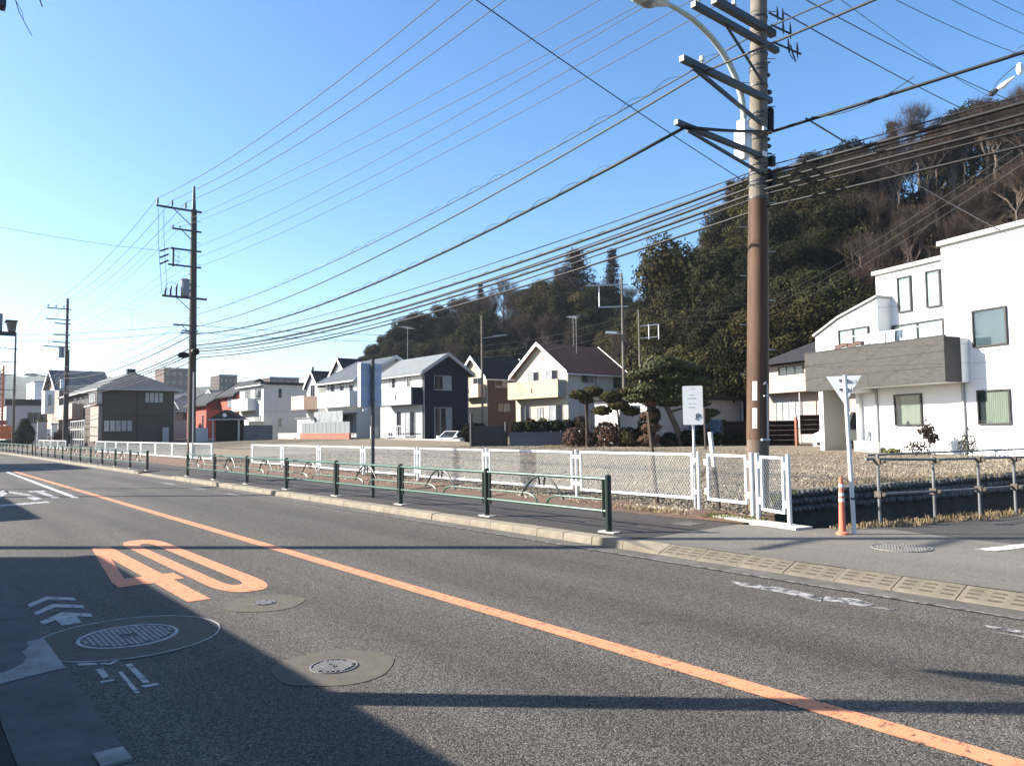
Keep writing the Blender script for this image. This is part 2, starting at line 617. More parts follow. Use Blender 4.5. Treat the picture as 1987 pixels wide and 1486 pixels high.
# ------------------------------------------------------------------ terrain
HA = [20, 23, 26, 30, 36, 42, 46, 49, 51, 53, 56, 60, 66, 72, 80, 95, 110]
HFOOT = [120, 116, 112, 108, 104, 98, 92, 84, 64, 57, 55, 54, 54, 56, 58, 60, 62]
HRIDGE = [150, 150, 148, 145, 140, 130, 126, 122, 112, 104, 98, 92, 92, 95, 98, 100, 100]
HTOP = [0, 1, 5.5, 11.5, 16.5, 17.5, 14.5, 10.5, 10.5, 15, 20.5, 21.5, 23, 26, 25, 18, 8]


def ss(t):
    t = max(0., min(1., t))
    return t * t * (3 - 2 * t)


def hill_h(x, y):
    a = degrees(atan2(x, y))
    if a < 20 or a > 110:
        return 0.
    d = hypot(x, y)
    f, r, h = np.interp(a, HA, HFOOT), np.interp(a, HA, HRIDGE), np.interp(a, HA, HTOP)
    if d <= r:
        return h * ss((d - f) / (r - f)) ** .85
    return h * (1 - .75 * ss((d - r) / 160))


def g(x, y):
    if x < 10.4:
        return 0.
    k = min(1, (x - 10.4) / .95)
    yc = 16 + 30 * max(0, min(1, (x - 11.35) / 13.65))
    return .12 + .018 * min(36, max(0, x - 11.35)) + .012 * k * min(yc, max(0, y - 10))


def ground_z(x, y):
    z = g(x, y) if x >= 10.4 else 0.
    if x > 180 or y > 230 or x < -60 or y < -40:
        z = min(z, .4)
    if 31.2 < x < 37 and 42 < y < 53.6:
        z = .12
    return z + hill_h(x, y)


CH_POLY = [(11.05, 7.05), (15.4, 10.0), (27.0, 7.0), (60, -1.5), (60, -6.6), (15.2, 4.95), (11.8, 5.95), (10.75, 6.35)]


def in_poly(x, y, P):
    c = False
    for i in range(len(P)):
        x0, y0 = P[i]
        x1, y1 = P[i - 1]
        if (y0 > y) != (y1 > y) and x < (x1 - x0) * (y - y0) / (y1 - y0) + x0:
            c = not c
    return c


xs = [-4000, -2000, -1000, -500, -250, -120] + list(np.arange(-60, 181, 3.0)) + [200, 240, 300, 450, 800, 1500, 4000]
ys = [-4000, -1500, -600, -200, -80] + list(np.arange(-40, 231, 3.0)) + [260, 320, 450, 700, 1200, 2200, 4500]
mb = MB()
mb.v = [(x, y, ground_z(x, y) - .06) for y in ys for x in xs]
nx = len(xs)
for j in range(len(ys) - 1):
    for i in range(nx - 1):
        near = xs[i] > 5 and xs[i + 1] < 66 and ys[j] > -20 and ys[j + 1] < 16
        if near:
            hit = any(in_poly(xs[i] + 3 * u, ys[j] + 3 * v, CH_POLY) for u in (0, .25, .5, .75, 1) for v in (0, .25, .5, .75, 1))
            if hit:
                continue
        mb.f.append((j * nx + i, j * nx + i + 1, (j + 1) * nx + i + 1, (j + 1) * nx + i))
gnd = build(mb, 'ground', M['ground'], smooth=True)
gnd['kind'] = 'structure'
# hill slopes get their own sheet of leaf litter a little above the ground
mb = MB()
idx = {}
for j, y in enumerate(np.arange(-20, 215, 2.5)):
    for i, x in enumerate(np.arange(15, 165, 2.5)):
        h = hill_h(x, y)
        idx[i, j] = len(mb.v)
        mb.v.append((x, y, ground_z(x, y) + (.06 if h > .3 else -.4) + .35 * (h > .6) * random.random()))
for (i, j), k in idx.items():
    q = [(i, j), (i + 1, j), (i + 1, j + 1), (i, j + 1)]
    if all(t in idx for t in q) and any(mb.v[idx[t]][2] > ground_z(mb.v[idx[t]][0], mb.v[idx[t]][1]) for t in q):
        mb.f.append(tuple(idx[t] for t in q))
used = sorted({i for f in mb.f for i in f})
rm = {o_: n_ for n_, o_ in enumerate(used)}
mb.v = [mb.v[i] for i in used]
mb.f = [tuple(rm[i] for i in f) for f in mb.f]
build(mb, 'hill', M['hill'], smooth=True)['kind'] = 'structure'
# distant hills, blue with the air in between
for name, dist, hz, a0, a1, seed in (('distant_hills', 900, 62, -12, 36, 3), ('distant_hills', 1150, 90, -20, 42, 8)):
    r_ = random.Random(seed)
    mb = MB()
    n = 90
    for k in range(n + 1):
        a = radians(a0 + (a1 - a0) * k / n)
        e = ss(k / n / .15) * ss((1 - k / n) / .2)
        h = hz * (.80 + .09 * sin(k * .17 + seed) + .05 * sin(k * .53 + 2 * seed) + .03 * r_.random()) * e
        for (dd, hh) in ((dist * .8, -2), (dist * .92, h * .55), (dist, h), (dist * 1.25, -2)):
            mb.v.append((dd * sin(a), dd * cos(a), hh))
    for k in range(n):
        for t in range(3):
            mb.f.append((4 * k + t, 4 * k + t + 1, 4 * k + t + 5, 4 * k + t + 4))
    build(mb, name, mat('wooded_far_slope', (.05, .06, .035), .95, .4, .02), smooth=True)['kind'] = 'structure'

# ------------------------------------------------------------------ road and pavements
def structure(mb, name, m, smooth=False):
    o = build(mb, name, m, smooth=smooth)
    o['kind'] = 'structure'
    return o


def sheet(name, x0, y0, x1, y1, z, m):
    return structure(MB().face([(x0, y0, z), (x1, y0, z), (x1, y1, z), (x0, y1, z)]), name, m)


road = sheet('road', .98, -40, 7.82, 420, 0.0, M['road'])
sheet('footway', -7, -40, .51, 420, .02, M['footway'])
slabs = None
mb = MB().box((.515, 0, -.1), (.975, 1.988, .018))
for k in range(24):
    if slabs is None:
        root = structure(MB().box((.512, -9, -.14), (.978, 40, -.02)), 'gutter_channel', M['slab'])
        slabs = build(mb, 'gutter_slab', M['slab'], root)
        slabs.location.y = -7.72
        ORG[slabs] = Vector((0, 0, 0))
    else:
        inst(slabs, 0, 2 * k, 0, root)
sheet('gutter_channel', .512, 40, .978, 420, .018, M['slab'])
mp_ = [(.975, 7.3), (.975, 6.88), (.975, 6.27), (.72, 6.2), (.52, 6.13), (.52, 6.37), (.66, 6.47), (.75, 6.58), (.80, 6.75), (.79, 6.95), (.84, 7.05), (.86, 7.26)]
build(MB().face([(x, y, .022) for x, y in mp_]), 'mortar_patch', M['mortar'], root)
build(MB().box((.83, 4.3, .012), (.972, 4.49, .03)), 'pale_block', M['mortar'], root)

# far-side gutter strip, kerb and ramp
sheet('gutter_strip', 7.47, -40, 7.78, 200, .006, M['gutter'])
edge = structure(MB().face([(7.42, -40, .010), (7.475, -40, .010), (7.475, 29.5, .010), (7.42, 29.5, .010)]).face([(7.40, 34.5, .010), (7.475, 34.5, .010), (7.475, 200, .010), (7.40, 200, .010)]), 'edge_line', M['faint_paint'])
kerb = structure(MB().box((7.8, 7.3, -.2), (8.0, 29.6, .10)).box((7.8, 34.3, -.2), (8.0, 200, .10)), 'kerb', M['kerb'])
kb = MB()
kb.hexa([(7.775, 0, -.05), (8.005, 0, -.05), (8.005, .588, -.05), (7.775, .588, -.05),
         (7.80, 0, .115), (8.005, 0, .123), (8.005, .588, .123), (7.80, .588, .115)])
k0 = None
for k in range(125):
    y = 7.35 + .6 * k
    if 29.3 < y < 34.4:
        continue
    if k0 is None:
        k0 = build(kb, 'kerb_stone', M['kerb'], kerb)
        k0.location.y = y
    else:
        inst(k0, random.uniform(-.006, .006), y - 7.35, random.uniform(-.006, .004), kerb)
# dropped kerb at the driveway
build(MB().hexa([(7.78, 29.6, -.05), (8.02, 29.6, -.05), (8.02, 34.3, -.05), (7.78, 34.3, -.05), (7.82, 29.6, .03), (8.02, 29.6, .06), (8.02, 34.3, .06), (7.82, 34.3, .03)]), 'dropped_kerb', M['kerb'], kerb)
build(MB().hexa([(7.78, 6.72, -.05), (8.06, 6.72, -.05), (8.005, 7.34, -.05), (7.775, 7.34, -.05), (7.795, 6.72, .03), (8.06, 6.72, .112), (8.005, 7.34, .123), (7.80, 7.34, .115)]), 'end_stone', M['kerb'], kerb)
ramp = structure(MB().box((7.8, -24, -.2), (8.05, 6.7, -.02)), 'ramp_kerb', M['ramp'])


def ramp_mb():
    b = MB().hexa([(7.78, 0, -.05), (8.06, 0, -.05), (8.06, .592, -.05), (7.78, .592, -.05), (7.795, 0, .022), (8.06, 0, .112), (8.06, .592, .112), (7.795, .592, .022)])
    return b


r0 = None
for k in range(50):
    y = 6.12 - .6 * k
    if r0 is None:
        r0 = build(ramp_mb(), 'ramp_block', M['ramp'], ramp)
        gb = MB()   # drainage slots filled with dirt
        for c in (.03, .225, .42):
            for q in range(3):
                xa = 7.84 + .068 * q + .006 * ((q + int(c * 10)) % 2)
                za = .022 + (xa - 7.795) * .3396
                gb.hexa([(xa, c, za - .01), (xa + .026, c, za - .002), (xa + .026, c + .13, za - .002), (xa, c + .13, za - .01),
                         (xa, c, za + .0015), (xa + .026, c + .008, za + .0103), (xa + .026, c + .122, za + .0103), (xa, c + .13, za + .0015)])
        gr = build(gb, 'groove', M['groove'], r0, kind='stuff')
        r0.location.y = y
        gr.location.y = 0
    else:
        q = inst(r0, 0, -.6 * k, random.uniform(-.004, .003), ramp)
        inst(gr, 0, 0, 0, q)

sw = MB().face([(8.0, 7.3, .12), (10.45, 7.35, .12), (10.45, 29.6, .12), (8.0, 29.6, .12)])
sw.face([(8.0, 34.3, .12), (10.45, 34.3, .12), (10.45, 200, .12), (8.0, 200, .12)])
sw.face([(8.0, 29.6, .055), (8.7, 29.6, .12), (8.7, 34.3, .12), (8.0, 34.3, .055)]).face([(8.7, 29.6, .12), (10.45, 29.6, .12), (10.45, 34.3, .12), (8.7, 34.3, .12)])
sw.face([(8.0, 29.6, .05), (8.0, 29.6, .12), (8.7, 29.6, .12)]).face([(8.0, 34.3, .05), (8.0, 34.3, .12), (8.7, 34.3, .12)])
structure(sw, 'sidewalk', M['sidewalk'])
build(MB().box((9.75, 7.72, .1), (10.1, 8.1, .126)), 'valve_cover', M['gutter'], kerb)
ap = [(8.056, 6.70), (8.055, 6.74), (8.004, 7.3), (10.45, 7.35), (10.62, 6.55), (10.75, 6.3), (11.0, 6.1), (11.5, 5.4), (11.2, 4.3), (10.9, -40), (8.056, -40)]
structure(MB().polyhole([ap], .116), 'apron', M['apron'])
structure(MB().polyhole([[(11.0, 6.1), (11.8, 5.93), (15.2, 4.93), (60, -6.62), (60, -40), (10.9, -40), (11.2, 4.3), (11.5, 5.4)]], .116), 'side_street', M['side_street'])
structure(MB().face([(10.35, 3.90, .122), (15.4, 2.6, .122), (15.4, 2.38, .122), (10.35, 3.68, .122)]), 'street_line', M['white_paint'])
# verge between pavement and fence, rising to the lot
vz = lambda x, y: .116 + (.0 if x < 10.6 else (x - 10.6) / .75 * (.03 + .012 * max(0, min(16, y - 10))))
vg = MB()
yy = list(np.arange(8.2, 120, .5))
for j, y in enumerate(yy):
    for x in (10.38 + .07 * random.random(), 10.6, 10.9, 11.15, 11.42):
        vg.v.append((x, y, vz(x, y) + (.008 if x < 10.5 else random.uniform(0, .05))))
for j in range(len(yy) - 1):
    for i in range(4):
        vg.f.append((j * 5 + i, j * 5 + i + 1, j * 5 + i + 6, j * 5 + i + 5))
structure(vg, 'verge', M['red_dirt'], True)
# the end of the verge beside the culvert slab
structure(MB().polyhole([[(10.5, 7.36), (11.05, 7.08), (12.6, 8.12), (11.42, 8.6), (11.42, 9.0), (10.45, 9.0)]], lambda x, y: .124 + .03 * (x > 11)), 'verge', M['dirt'])
structure(MB().hexa([(10.95, 8.35, .05), (11.2, 8.2, .05), (10.72, 6.25, .05), (10.40, 6.33, .05), (10.90, 8.35, .15), (11.2, 8.2, .15), (10.74, 6.25, .15), (10.40, 6.33, .15)]), 'culvert_slab', M['concrete'])

# gravel lot
lot = MB()
lz = g
lot.polyhole([[(11.3, 8.4), (12.3, 7.9), (15.4, 10.0), (11.3, 10.0)]], lz)
lot.polyhole([[(15.4, 10.0), (27, 7.0), (40, 3.7), (40, 10.0)]], lz)
lot.polyhole([[(31.3, 10.0), (40, 10.0), (31.3, 30)]], lz)
gx_, gy_ = [11.3 + 2 * i for i in range(11)], [10 + 2 * i for i in range(24)]
b0_ = len(lot.v)
lot.v += [(x, y, g(x, y)) for y in gy_ for x in gx_]
lot.f += [(b0_ + j * 11 + i, b0_ + j * 11 + i + 1, b0_ + (j + 1) * 11 + i + 1, b0_ + (j + 1) * 11 + i) for j in range(23) for i in range(10)]
structure(lot, 'gravel_lot', M['gravel'])
# loose stones of the lot, joined: nobody could count them
def stones(n, xf, yf, s0, s1, m, name, zf, label):
    base = np.array([(1, 0, 0), (0, 1, 0), (-1, 0, 0), (0, -1, 0), (0, 0, .8), (0, 0, -.8)])
    fb = np.array([(0, 1, 4), (1, 2, 4), (2, 3, 4), (3, 0, 4), (1, 0, 5), (2, 1, 5), (3, 2, 5), (0, 3, 5)])
    V, F = [], []
    t = rng.random(n)
    X, Y = xf(t, rng.random(n)), yf(t, rng.random(n))
    S = s0 + (s1 - s0) * rng.random(n) ** 2.5
    for i in range(n):
        x, y = float(X[i]), float(Y[i])
        if in_poly(x, y, CH_POLY):
            continue
        a = rng.random() * 6.3
        sc_ = S[i] * (.6 + .7 * rng.random(3))
        p = base * sc_ + rng.normal(0, .18 * S[i], (6, 3))
        c, s_ = cos(a), sin(a)
        p = np.stack([p[:, 0] * c - p[:, 1] * s_, p[:, 0] * s_ + p[:, 1] * c, p[:, 2]], 1) + [x, y, zf(x, y) + .012]
        F.append(fb + len(V) * 6)
        V.append(p)
    V, F = np.concatenate(V), np.concatenate(F)
    me = bpy.data.meshes.new(name)
    me.from_pydata(V.tolist(), [], F.tolist())
    me.materials.append(m)
    o = bpy.data.objects.new(name, me)
    COL.objects.link(o)
    o['kind'] = 'stuff'
    o['label'] = label
    return o


stones(62000, lambda t, u: 11.45 + 19.5 * t ** 1.5, lambda t, u: 7.6 + 30 * u ** 1.5, .013, .042, M['pebble'], 'gravel', lz, 'loose pale brown gravel covering the vacant lot behind the white mesh fence')
stones(4200, lambda t, u: 10.85 + .6 * t, lambda t, u: 8.8 + 26 * u ** 1.4, .014, .05, M['pebble'], 'verge_gravel', vz, 'stones lying along the foot of the white mesh fence')
# ------------------------------------------------------------------ ditch beside the lot
structure(MB().polyhole([CH_POLY], -1.25), 'ditch_bed', M['water'])
WA, WB = (15.4, 10.0), (27.0, 7.0)
def wall_top(x):
    return .12 + .018 * (x - 11.35) - .04
wl = MB()
for p, q in ((CH_POLY[0], CH_POLY[1]), (CH_POLY[1], CH_POLY[2]), (CH_POLY[2], CH_POLY[3])):
    wl.face([(p[0], p[1], -1.3), (q[0], q[1], -1.3), (q[0], q[1], wall_top(q[0]) - .02), (p[0], p[1], wall_top(p[0]) - .02)])
for p, q in ((CH_POLY[4], CH_POLY[5]), (CH_POLY[5], CH_POLY[6]), (CH_POLY[6], CH_POLY[7]), (CH_POLY[7], CH_POLY[0])):
    wl.face([(p[0], p[1], -1.3), (q[0], q[1], -1.3), (q[0], q[1], .10), (p[0], p[1], .10)])
ditch = structure(wl, 'retaining_wall', M['ditch'])
# rounded stones set end-on in courses along the lot side
sb = MB()
n = 9
for k in range(n):
    a = 2 * pi * k / n
    sb.v.append((.072 * cos(a), 0, .09 * sin(a)))
for k in range(n):
    a = 2 * pi * k / n
    sb.v.append((.05 * cos(a), -.075, .066 * sin(a)))
sb.v.append((0, -.095, 0))
for k in range(n):
    k2 = (k + 1) % n
    sb.f += [(k, k2, n + k2, n + k), (n + k, n + k2, 2 * n)]
ORGW = Vector((WB[0] - WA[0], WB[1] - WA[1], 0)).normalized()
rz = atan2(ORGW.y, ORGW.x)
s0_ = None
for row in range(3):
    for k in range(92):
        t = .07 + k * .147 + (.073 if row % 2 else 0)
        if t > 13:
            continue
        x, y = WA[0] + ORGW.x * t, WA[1] + ORGW.y * t
        o = None
        if s0_ is None:
            s0_ = build(sb, 'stone', M['stone'], ditch, smooth=True)
            o = s0_
        else:
            o = s0_.copy()
            COL.objects.link(o)
        o.location = (x, y, wall_top(x) - .06 - row * .175 + random.uniform(-.02, .02))
        o.rotation_euler = (random.uniform(-.12, .12), random.uniform(-.2, .2), rz + random.uniform(-.12, .12))
        o.scale = (random.uniform(.82, 1.08), random.uniform(.7, 1.4), random.uniform(.82, 1.1))


def tufts(n, pos, h0, h1, m, name, label, w=.006, spread=.35):
    V, F = [], []
    for i in range(n):
        x, y, z = pos()
        a = random.random() * 2 * pi
        h = random.uniform(h0, h1)
        dx, dy = cos(a), sin(a)
        l1 = spread * h * random.random()
        l2 = l1 * 2.6
        ww = w * random.uniform(.7, 1.4)
        b = len(V)
        V += [(x - dy * ww, y + dx * ww, z), (x + dy * ww, y - dx * ww, z), (x + dx * l1 + dy * ww * .7, y + dy * l1 - dx * ww * .7, z + h * .6), (x + dx * l1 - dy * ww * .7, y + dy * l1 + dx * ww * .7, z + h * .6), (x + dx * l2, y + dy * l2, z + h * (.95 - .4 * random.random()))]
        F += [(b, b + 1, b + 2, b + 3), (b + 3, b + 2, b + 4)]
    me = bpy.data.meshes.new(name)
    me.from_pydata(V, [], F)
    me.materials.append(m)
    o = bpy.data.objects.new(name, me)
    COL.objects.link(o)
    o['kind'] = 'stuff'
    o['label'] = label
    return o


def along(p, q, w, z, pw=1.0):
    d = Vector((q[0] - p[0], q[1] - p[1]))
    nn = Vector((-d.y, d.x)).normalized()

    def f():
        t = random.random() ** pw
        o = (random.random() - .5) * w * (.5 + abs(sin(t * 17 + 1)) * .8)
        return (p[0] + d.x * t + nn.x * o, p[1] + d.y * t + nn.y * o, z)
    return f


tufts(2600, along((11.75, 5.72), (21, 3.25), .42, .11), .02, .15, M['dry_grass'], 'dry_grass', 'dry yellow grass along the edge of the side street below the pipe railing', .007)
tufts(260, along((10.85, 5.95), (11.9, 5.75), .25, .11), .03, .12, M['dry_grass'], 'dry_grass', 'sparse dry grass at the foot of the triangular sign post')
tufts(420, along((10.9, 8.35), (11.0, 7.15), .3, .13), .03, .10, M['green_weed'], 'weeds', 'green weeds beside the pale culvert slab')
tufts(900, along((10.75, 8.5), (10.95, 11.6), .35, .14), .02, .10, M['dry_grass'], 'dry_weeds', 'dry reddish weeds at the foot of the near end of the mesh fence')
tufts(1500, along((17, 9.65), (30, 6.35), .5, .25), .05, .22, M['dry_grass'], 'bank_grass', 'dry grass on the brow of the gravel bank above the ditch')
tufts(500, along((13.2, 8.75), (16.5, 9.95), .3, .14), .03, .09, M['green_weed'], 'bank_weeds', 'low weeds at the edge of the gravel above the stone wall')
tufts(1400, along((27, 31), (33.5, 27), 1.6, .62), .1, .35, M['dry_grass'], 'garden_grass', 'dry grass under the clipped garden shrubs behind the lot')

# ------------------------------------------------------------------ road markings
Z1, Z2 = .004, .008
structure(MB().face([(4.15, -40, Z1), (4.35, -40, Z1), (4.38, 42, Z1), (4.22, 42, Z1)]), 'centre_line', M['orange_paint'])
fig = MB()
fig.polyhole([[(2.27, 12.7), (2.5, 12.66), (2.5, 9.75), (2.62, 9.74), (2.62, 9.30), (2.5, 9.30), (2.5, 7.97), (2.28, 7.97), (2.28, 9.24), (1.92, 9.22), (1.93, 9.62)],
              [(2.28, 11.45), (2.085, 9.74), (2.28, 9.74)]], Z1)
def rrect(x0, y0, x1, y1, rx, ry, n=6):
    P = []
    for cx, cy, a in ((x1 - rx, y1 - ry, 0), (x0 + rx, y1 - ry, 90), (x0 + rx, y0 + ry, 180), (x1 - rx, y0 + ry, 270)):
        for k in range(n + 1):
            t = radians(a + 90 * k / n)
            P.append((cx + rx * cos(t), cy + ry * sin(t)))
    return P
fig.polyhole([rrect(2.68, 8.06, 3.25, 13.1, .22, .62), rrect(2.86, 8.5, 3.05, 12.6, .07, .35)], Z1)
structure(fig, 'speed_marking', M['orange_paint'])
bk = MB()
bike_polys = [[(1.05, 8.93), (1.25, 9.23), (1.46, 8.97), (1.45, 8.81), (1.24, 9.05), (1.05, 8.76)],
     [(1.05, 8.48), (1.24, 8.79), (1.46, 8.52), (1.45, 8.37), (1.24, 8.6), (1.05, 8.34)],
     [(1.04, 8.03), (1.25, 8.32), (1.45, 8.07), (1.44, 7.9), (1.33, 8.05), (1.32, 7.74), (1.17, 7.74), (1.16, 8.02), (1.05, 7.88)],
     [(1.07, 6.40), (1.18, 6.32), (1.17, 6.26), (1.06, 6.34)], [(1.14, 6.15), (1.19, 6.15), (1.18, 5.91), (1.14, 5.89)],
     [(1.11, 5.84), (1.20, 5.83), (1.19, 5.79), (1.11, 5.79)], [(1.25, 5.98), (1.275, 5.98), (1.265, 5.42), (1.235, 5.41)],
     [(1.33, 6.14), (1.37, 6.14), (1.365, 5.6), (1.325, 5.6)], [(1.30, 5.56), (1.40, 5.55), (1.40, 5.50), (1.31, 5.50)],
     [(1.19, 6.27), (1.25, 6.20), (1.32, 6.28), (1.30, 6.31), (1.25, 6.25), (1.21, 6.30)]]
for P in bike_polys:
    bk.polyhole([P], Z1)
structure(bk, 'bicycle_marking', M['bike_paint'])
wm = MB()
for P in ([(7.02, 5.1), (7.13, 4.5), (7.03, 4.02), (6.83, 3.92), (6.90, 4.32), (6.90, 4.85)], [(7.08, 4.02), (7.19, 3.76), (7.09, 3.54), (6.94, 3.55), (6.89, 3.93)],
          [(7.02, 3.5), (7.05, 3.33), (6.97, 3.32), (6.96, 3.48)], [(7.02, 2.6), (7.1, 2.0), (7.0, 2.0), (6.93, 2.52)], [(6.86, 2.45), (6.92, 2.0), (6.86, 2.0), (6.83, 2.4)],
          [(7.1, 28.2), (7.25, 27.2), (7.1, 26.2), (6.95, 27.2)], [(7.0, 24.8), (7.25, 24.2), (7.2, 23.2), (6.98, 23.9)], [(7.02, 21.5), (7.2, 21.2), (7.1, 20.2), (6.98, 20.6)]):
    wm.polyhole([P], Z1)
structure(wm, 'worn_lane_marking', M['faint_paint2'])
wt = MB()
wt.face([(3.66, 23.2, Z1), (3.80, 23.0, Z1), (4.06, 42, Z1), (3.94, 42, Z1)])
structure(wt, 'lane_line', M['white_paint'])
ch = MB()
for P in ([(2.0, 24.9), (2.55, 27.8), (2.7, 27.4), (2.2, 24.4)], [(2.62, 27.6), (3.0, 25.2), (2.88, 24.8), (2.5, 27.2)], [(2.75, 24.2), (2.98, 24.8), (3.02, 23.4), (2.8, 23.0)],
          [(3.1, 26.9), (3.5, 26.8), (3.5, 26.2), (3.1, 26.3)], [(3.22, 26.2), (3.38, 26.2), (3.42, 23.4), (3.26, 23.4)], [(1.4, 22.0), (3.0, 22.4), (3.0, 21.9), (1.4, 21.5)],
          [(1.2, 27), (1.6, 29), (1.75, 28.6), (1.35, 26.6)], [(1.62, 28.6), (1.95, 25.6), (1.8, 25.4), (1.5, 28.2)]):
    ch.polyhole([P], Z1)
structure(ch, 'lettering_marking', M['worn_paint'])

# ------------------------------------------------------------------ manholes
def manhole(x, y, r, rc, label, collar='collar', ring=None, lid='iron', holes=True, z=0., ring_out=None):
    root = empty('manhole_cover', (x, y, z), label, 'manhole cover')
    if rc:
        poly = [(x + rc * (1 + .035 * sin(5 * t + x)) * cos(t), y + rc * (1 + .04 * sin(3 * t)) * sin(t), z + .004) for t in [2 * pi * k / 48 for k in range(48)]]
        build(MB().face(poly), 'collar', M[collar], root)
    if ring_out:
        build(MB().annulus(x, y, z, z + .007, rc * .985, rc * 1.0), 'outer_ring', M['ring_white'], root)
    build(MB().annulus(x, y, z, z + .011, r, r * 1.07), 'rim', M[ring or 'iron_light'], root)
    l = build(MB().disc(x, y, z + .006, r * .995), 'lid', M[lid], root)
    if holes:
        nb = MB()
        st = max(.032, r / 9)
        k = int(r / st)
        for i in range(-k, k + 1):
            for j in range(-k, k + 1):
                cx, cy = x + i * st, y + j * st + (st / 2 if i % 2 else 0)
                if hypot(cx - x, cy - y) < r * .9 and hypot(cx - x, cy - y) > r * .22:
                    nb.box((cx - st * .36, cy - st * .36, z + .006), (cx + st * .36, cy + st * .36, z + .013))
        # emblem in the middle
        for k in range(5):
            a = 2 * pi * k / 5
            nb.box((x + r * .12 * cos(a) - st * .2, y + r * .12 * sin(a) - st * .2, z + .006), (x + r * .12 * cos(a) + st * .2, y + r * .12 * sin(a) + st * .2, z + .015))
        build(nb, 'tread', M['iron_light'], l, kind='stuff')
    return root


manhole(1.53, 6.96, .35, .70, 'large round iron manhole with a white ring in the shade beside the bicycle marking', 'collar', 'ring_white', ring_out=True)
manhole(2.83, 7.42, .10, .38, 'small iron cover in a pale round patch just below the orange 40')
manhole(2.45, 5.10, .155, .42, 'mid-size iron cover in a round patch next to the shade edge and the pole shadow')
manhole(9.85, 4.55, .33, .0, 'dark round manhole in the grey apron of the side street', z=.116)

# ------------------------------------------------------------------ green guard railing
RX, RB = 8.24, .12


def railing(y0, n, label):
    root = empty('guard_railing', (RX, y0, RB), label, 'railing', 'dark green pedestrian railings along the kerb')
    post = build(MB().cyl(RX, y0, RB, RB + .83, .05, 12).ball((RX, y0, RB + .83), (.047, .047, .022), 12, 4), 'post', M['green_dark'], root)
    base = build(MB().box((RX - .07, y0 - .16, RB - .02), (RX + .07, y0 + .16, RB + .02)), 'base_plate', M['concrete'], root)
    a, b = y0 + .1, y0 + 2.9
    c = (a + b) / 2
    tr = build(MB().tube([(RX, y0 + .03, RB + .785), (RX, y0 + 2.97, RB + .785)], .026, 10), 'top_rail', M['green'], root)
    br = build(MB().tube([(RX, a - .06, RB + .31), (RX, b + .06, RB + .31)], .024, 10), 'bottom_rail', M['green'], root)
    bars = [build(MB().tube([(RX, yy_, RB + .22), (RX, yy_, RB + .78)], .026, 8), 'frame_bar', M['green_dark'], root) for yy_ in (a, b)]
    mids = []
    for s in (-1, 1):
        pts = [(RX, c + s * (1.4), RB + .475), (RX, c + s * .42, RB + .475)]
        for k in range(1, 9):
            t = k / 8 * pi / 2
            pts.append((RX, c + s * (.42 - .30 * sin(t)), RB + .475 - .155 * (1 - cos(t))))
        mids.append(build(MB().tube(pts, .015, 6), 'mid_rail', M['green'], root))
        arc = [(RX, c + s * .055, RB + .62), (RX, c + s * .06, RB + .69), (RX, c + s * .085, RB + .755)]
        for k in range(1, 12):
            t = k / 11
            arc.append((RX, c + s * (.085 + .44 * t), RB + .755 - .33 * t ** 1.75))
        mids.append(build(MB().tube(arc, .017, 6), 'arch', M['green_dark'], root))
    for i in range(1, n):
        for o in [post, base, tr, br] + bars + mids:
            inst(o, 0, 3 * i, 0)
    for o in (post, base):
        inst(o, 0, 3 * n, 0)
    return root


railing(8.04, 7, 'near run of dark green arched railing in front of the mesh fence')
railing(34.75, 11, 'far run of dark green arched railing beyond the driveway gap')
railing(69.6, 12, 'most distant run of dark green railing near the rows of far houses')

# ------------------------------------------------------------------ white mesh fences
def chain_panel(x, y0, y1, z0, z1, ang=0., pitch=.062, r=.0029):
    """diamond mesh in the vertical plane from (x,y0); returns MB; ang unused (plane along Y)"""
    b = MB()
    L, H = y1 - y0, z1 - z0
    k = -H
    sl = 1.45
    while k < L:
        for s in (1, -1):
            # z = z0 + (y-yk)*sl  or mirrored
            ya, yb = k, k + H / sl
            za, zb = 0., H
            if ya < 0:
                za += (0 - ya) * sl
                ya = 0
            if yb > L:
                zb -= (yb - L) * sl
                yb = L
            if yb - ya > .01:
                if s < 0:
                    ya, yb = L - ya, L - yb
                off = r if s > 0 else -r
                p, q = Vector((x + off, y0 + ya, z0 + za)), Vector((x + off, y0 + yb, z0 + zb))
                b.tube([p, q], r, 3, False)
        k += pitch
    return b


FX = 11.35


def fence_z(y):
    return .13 + .012 * max(0, min(16, y - 10))


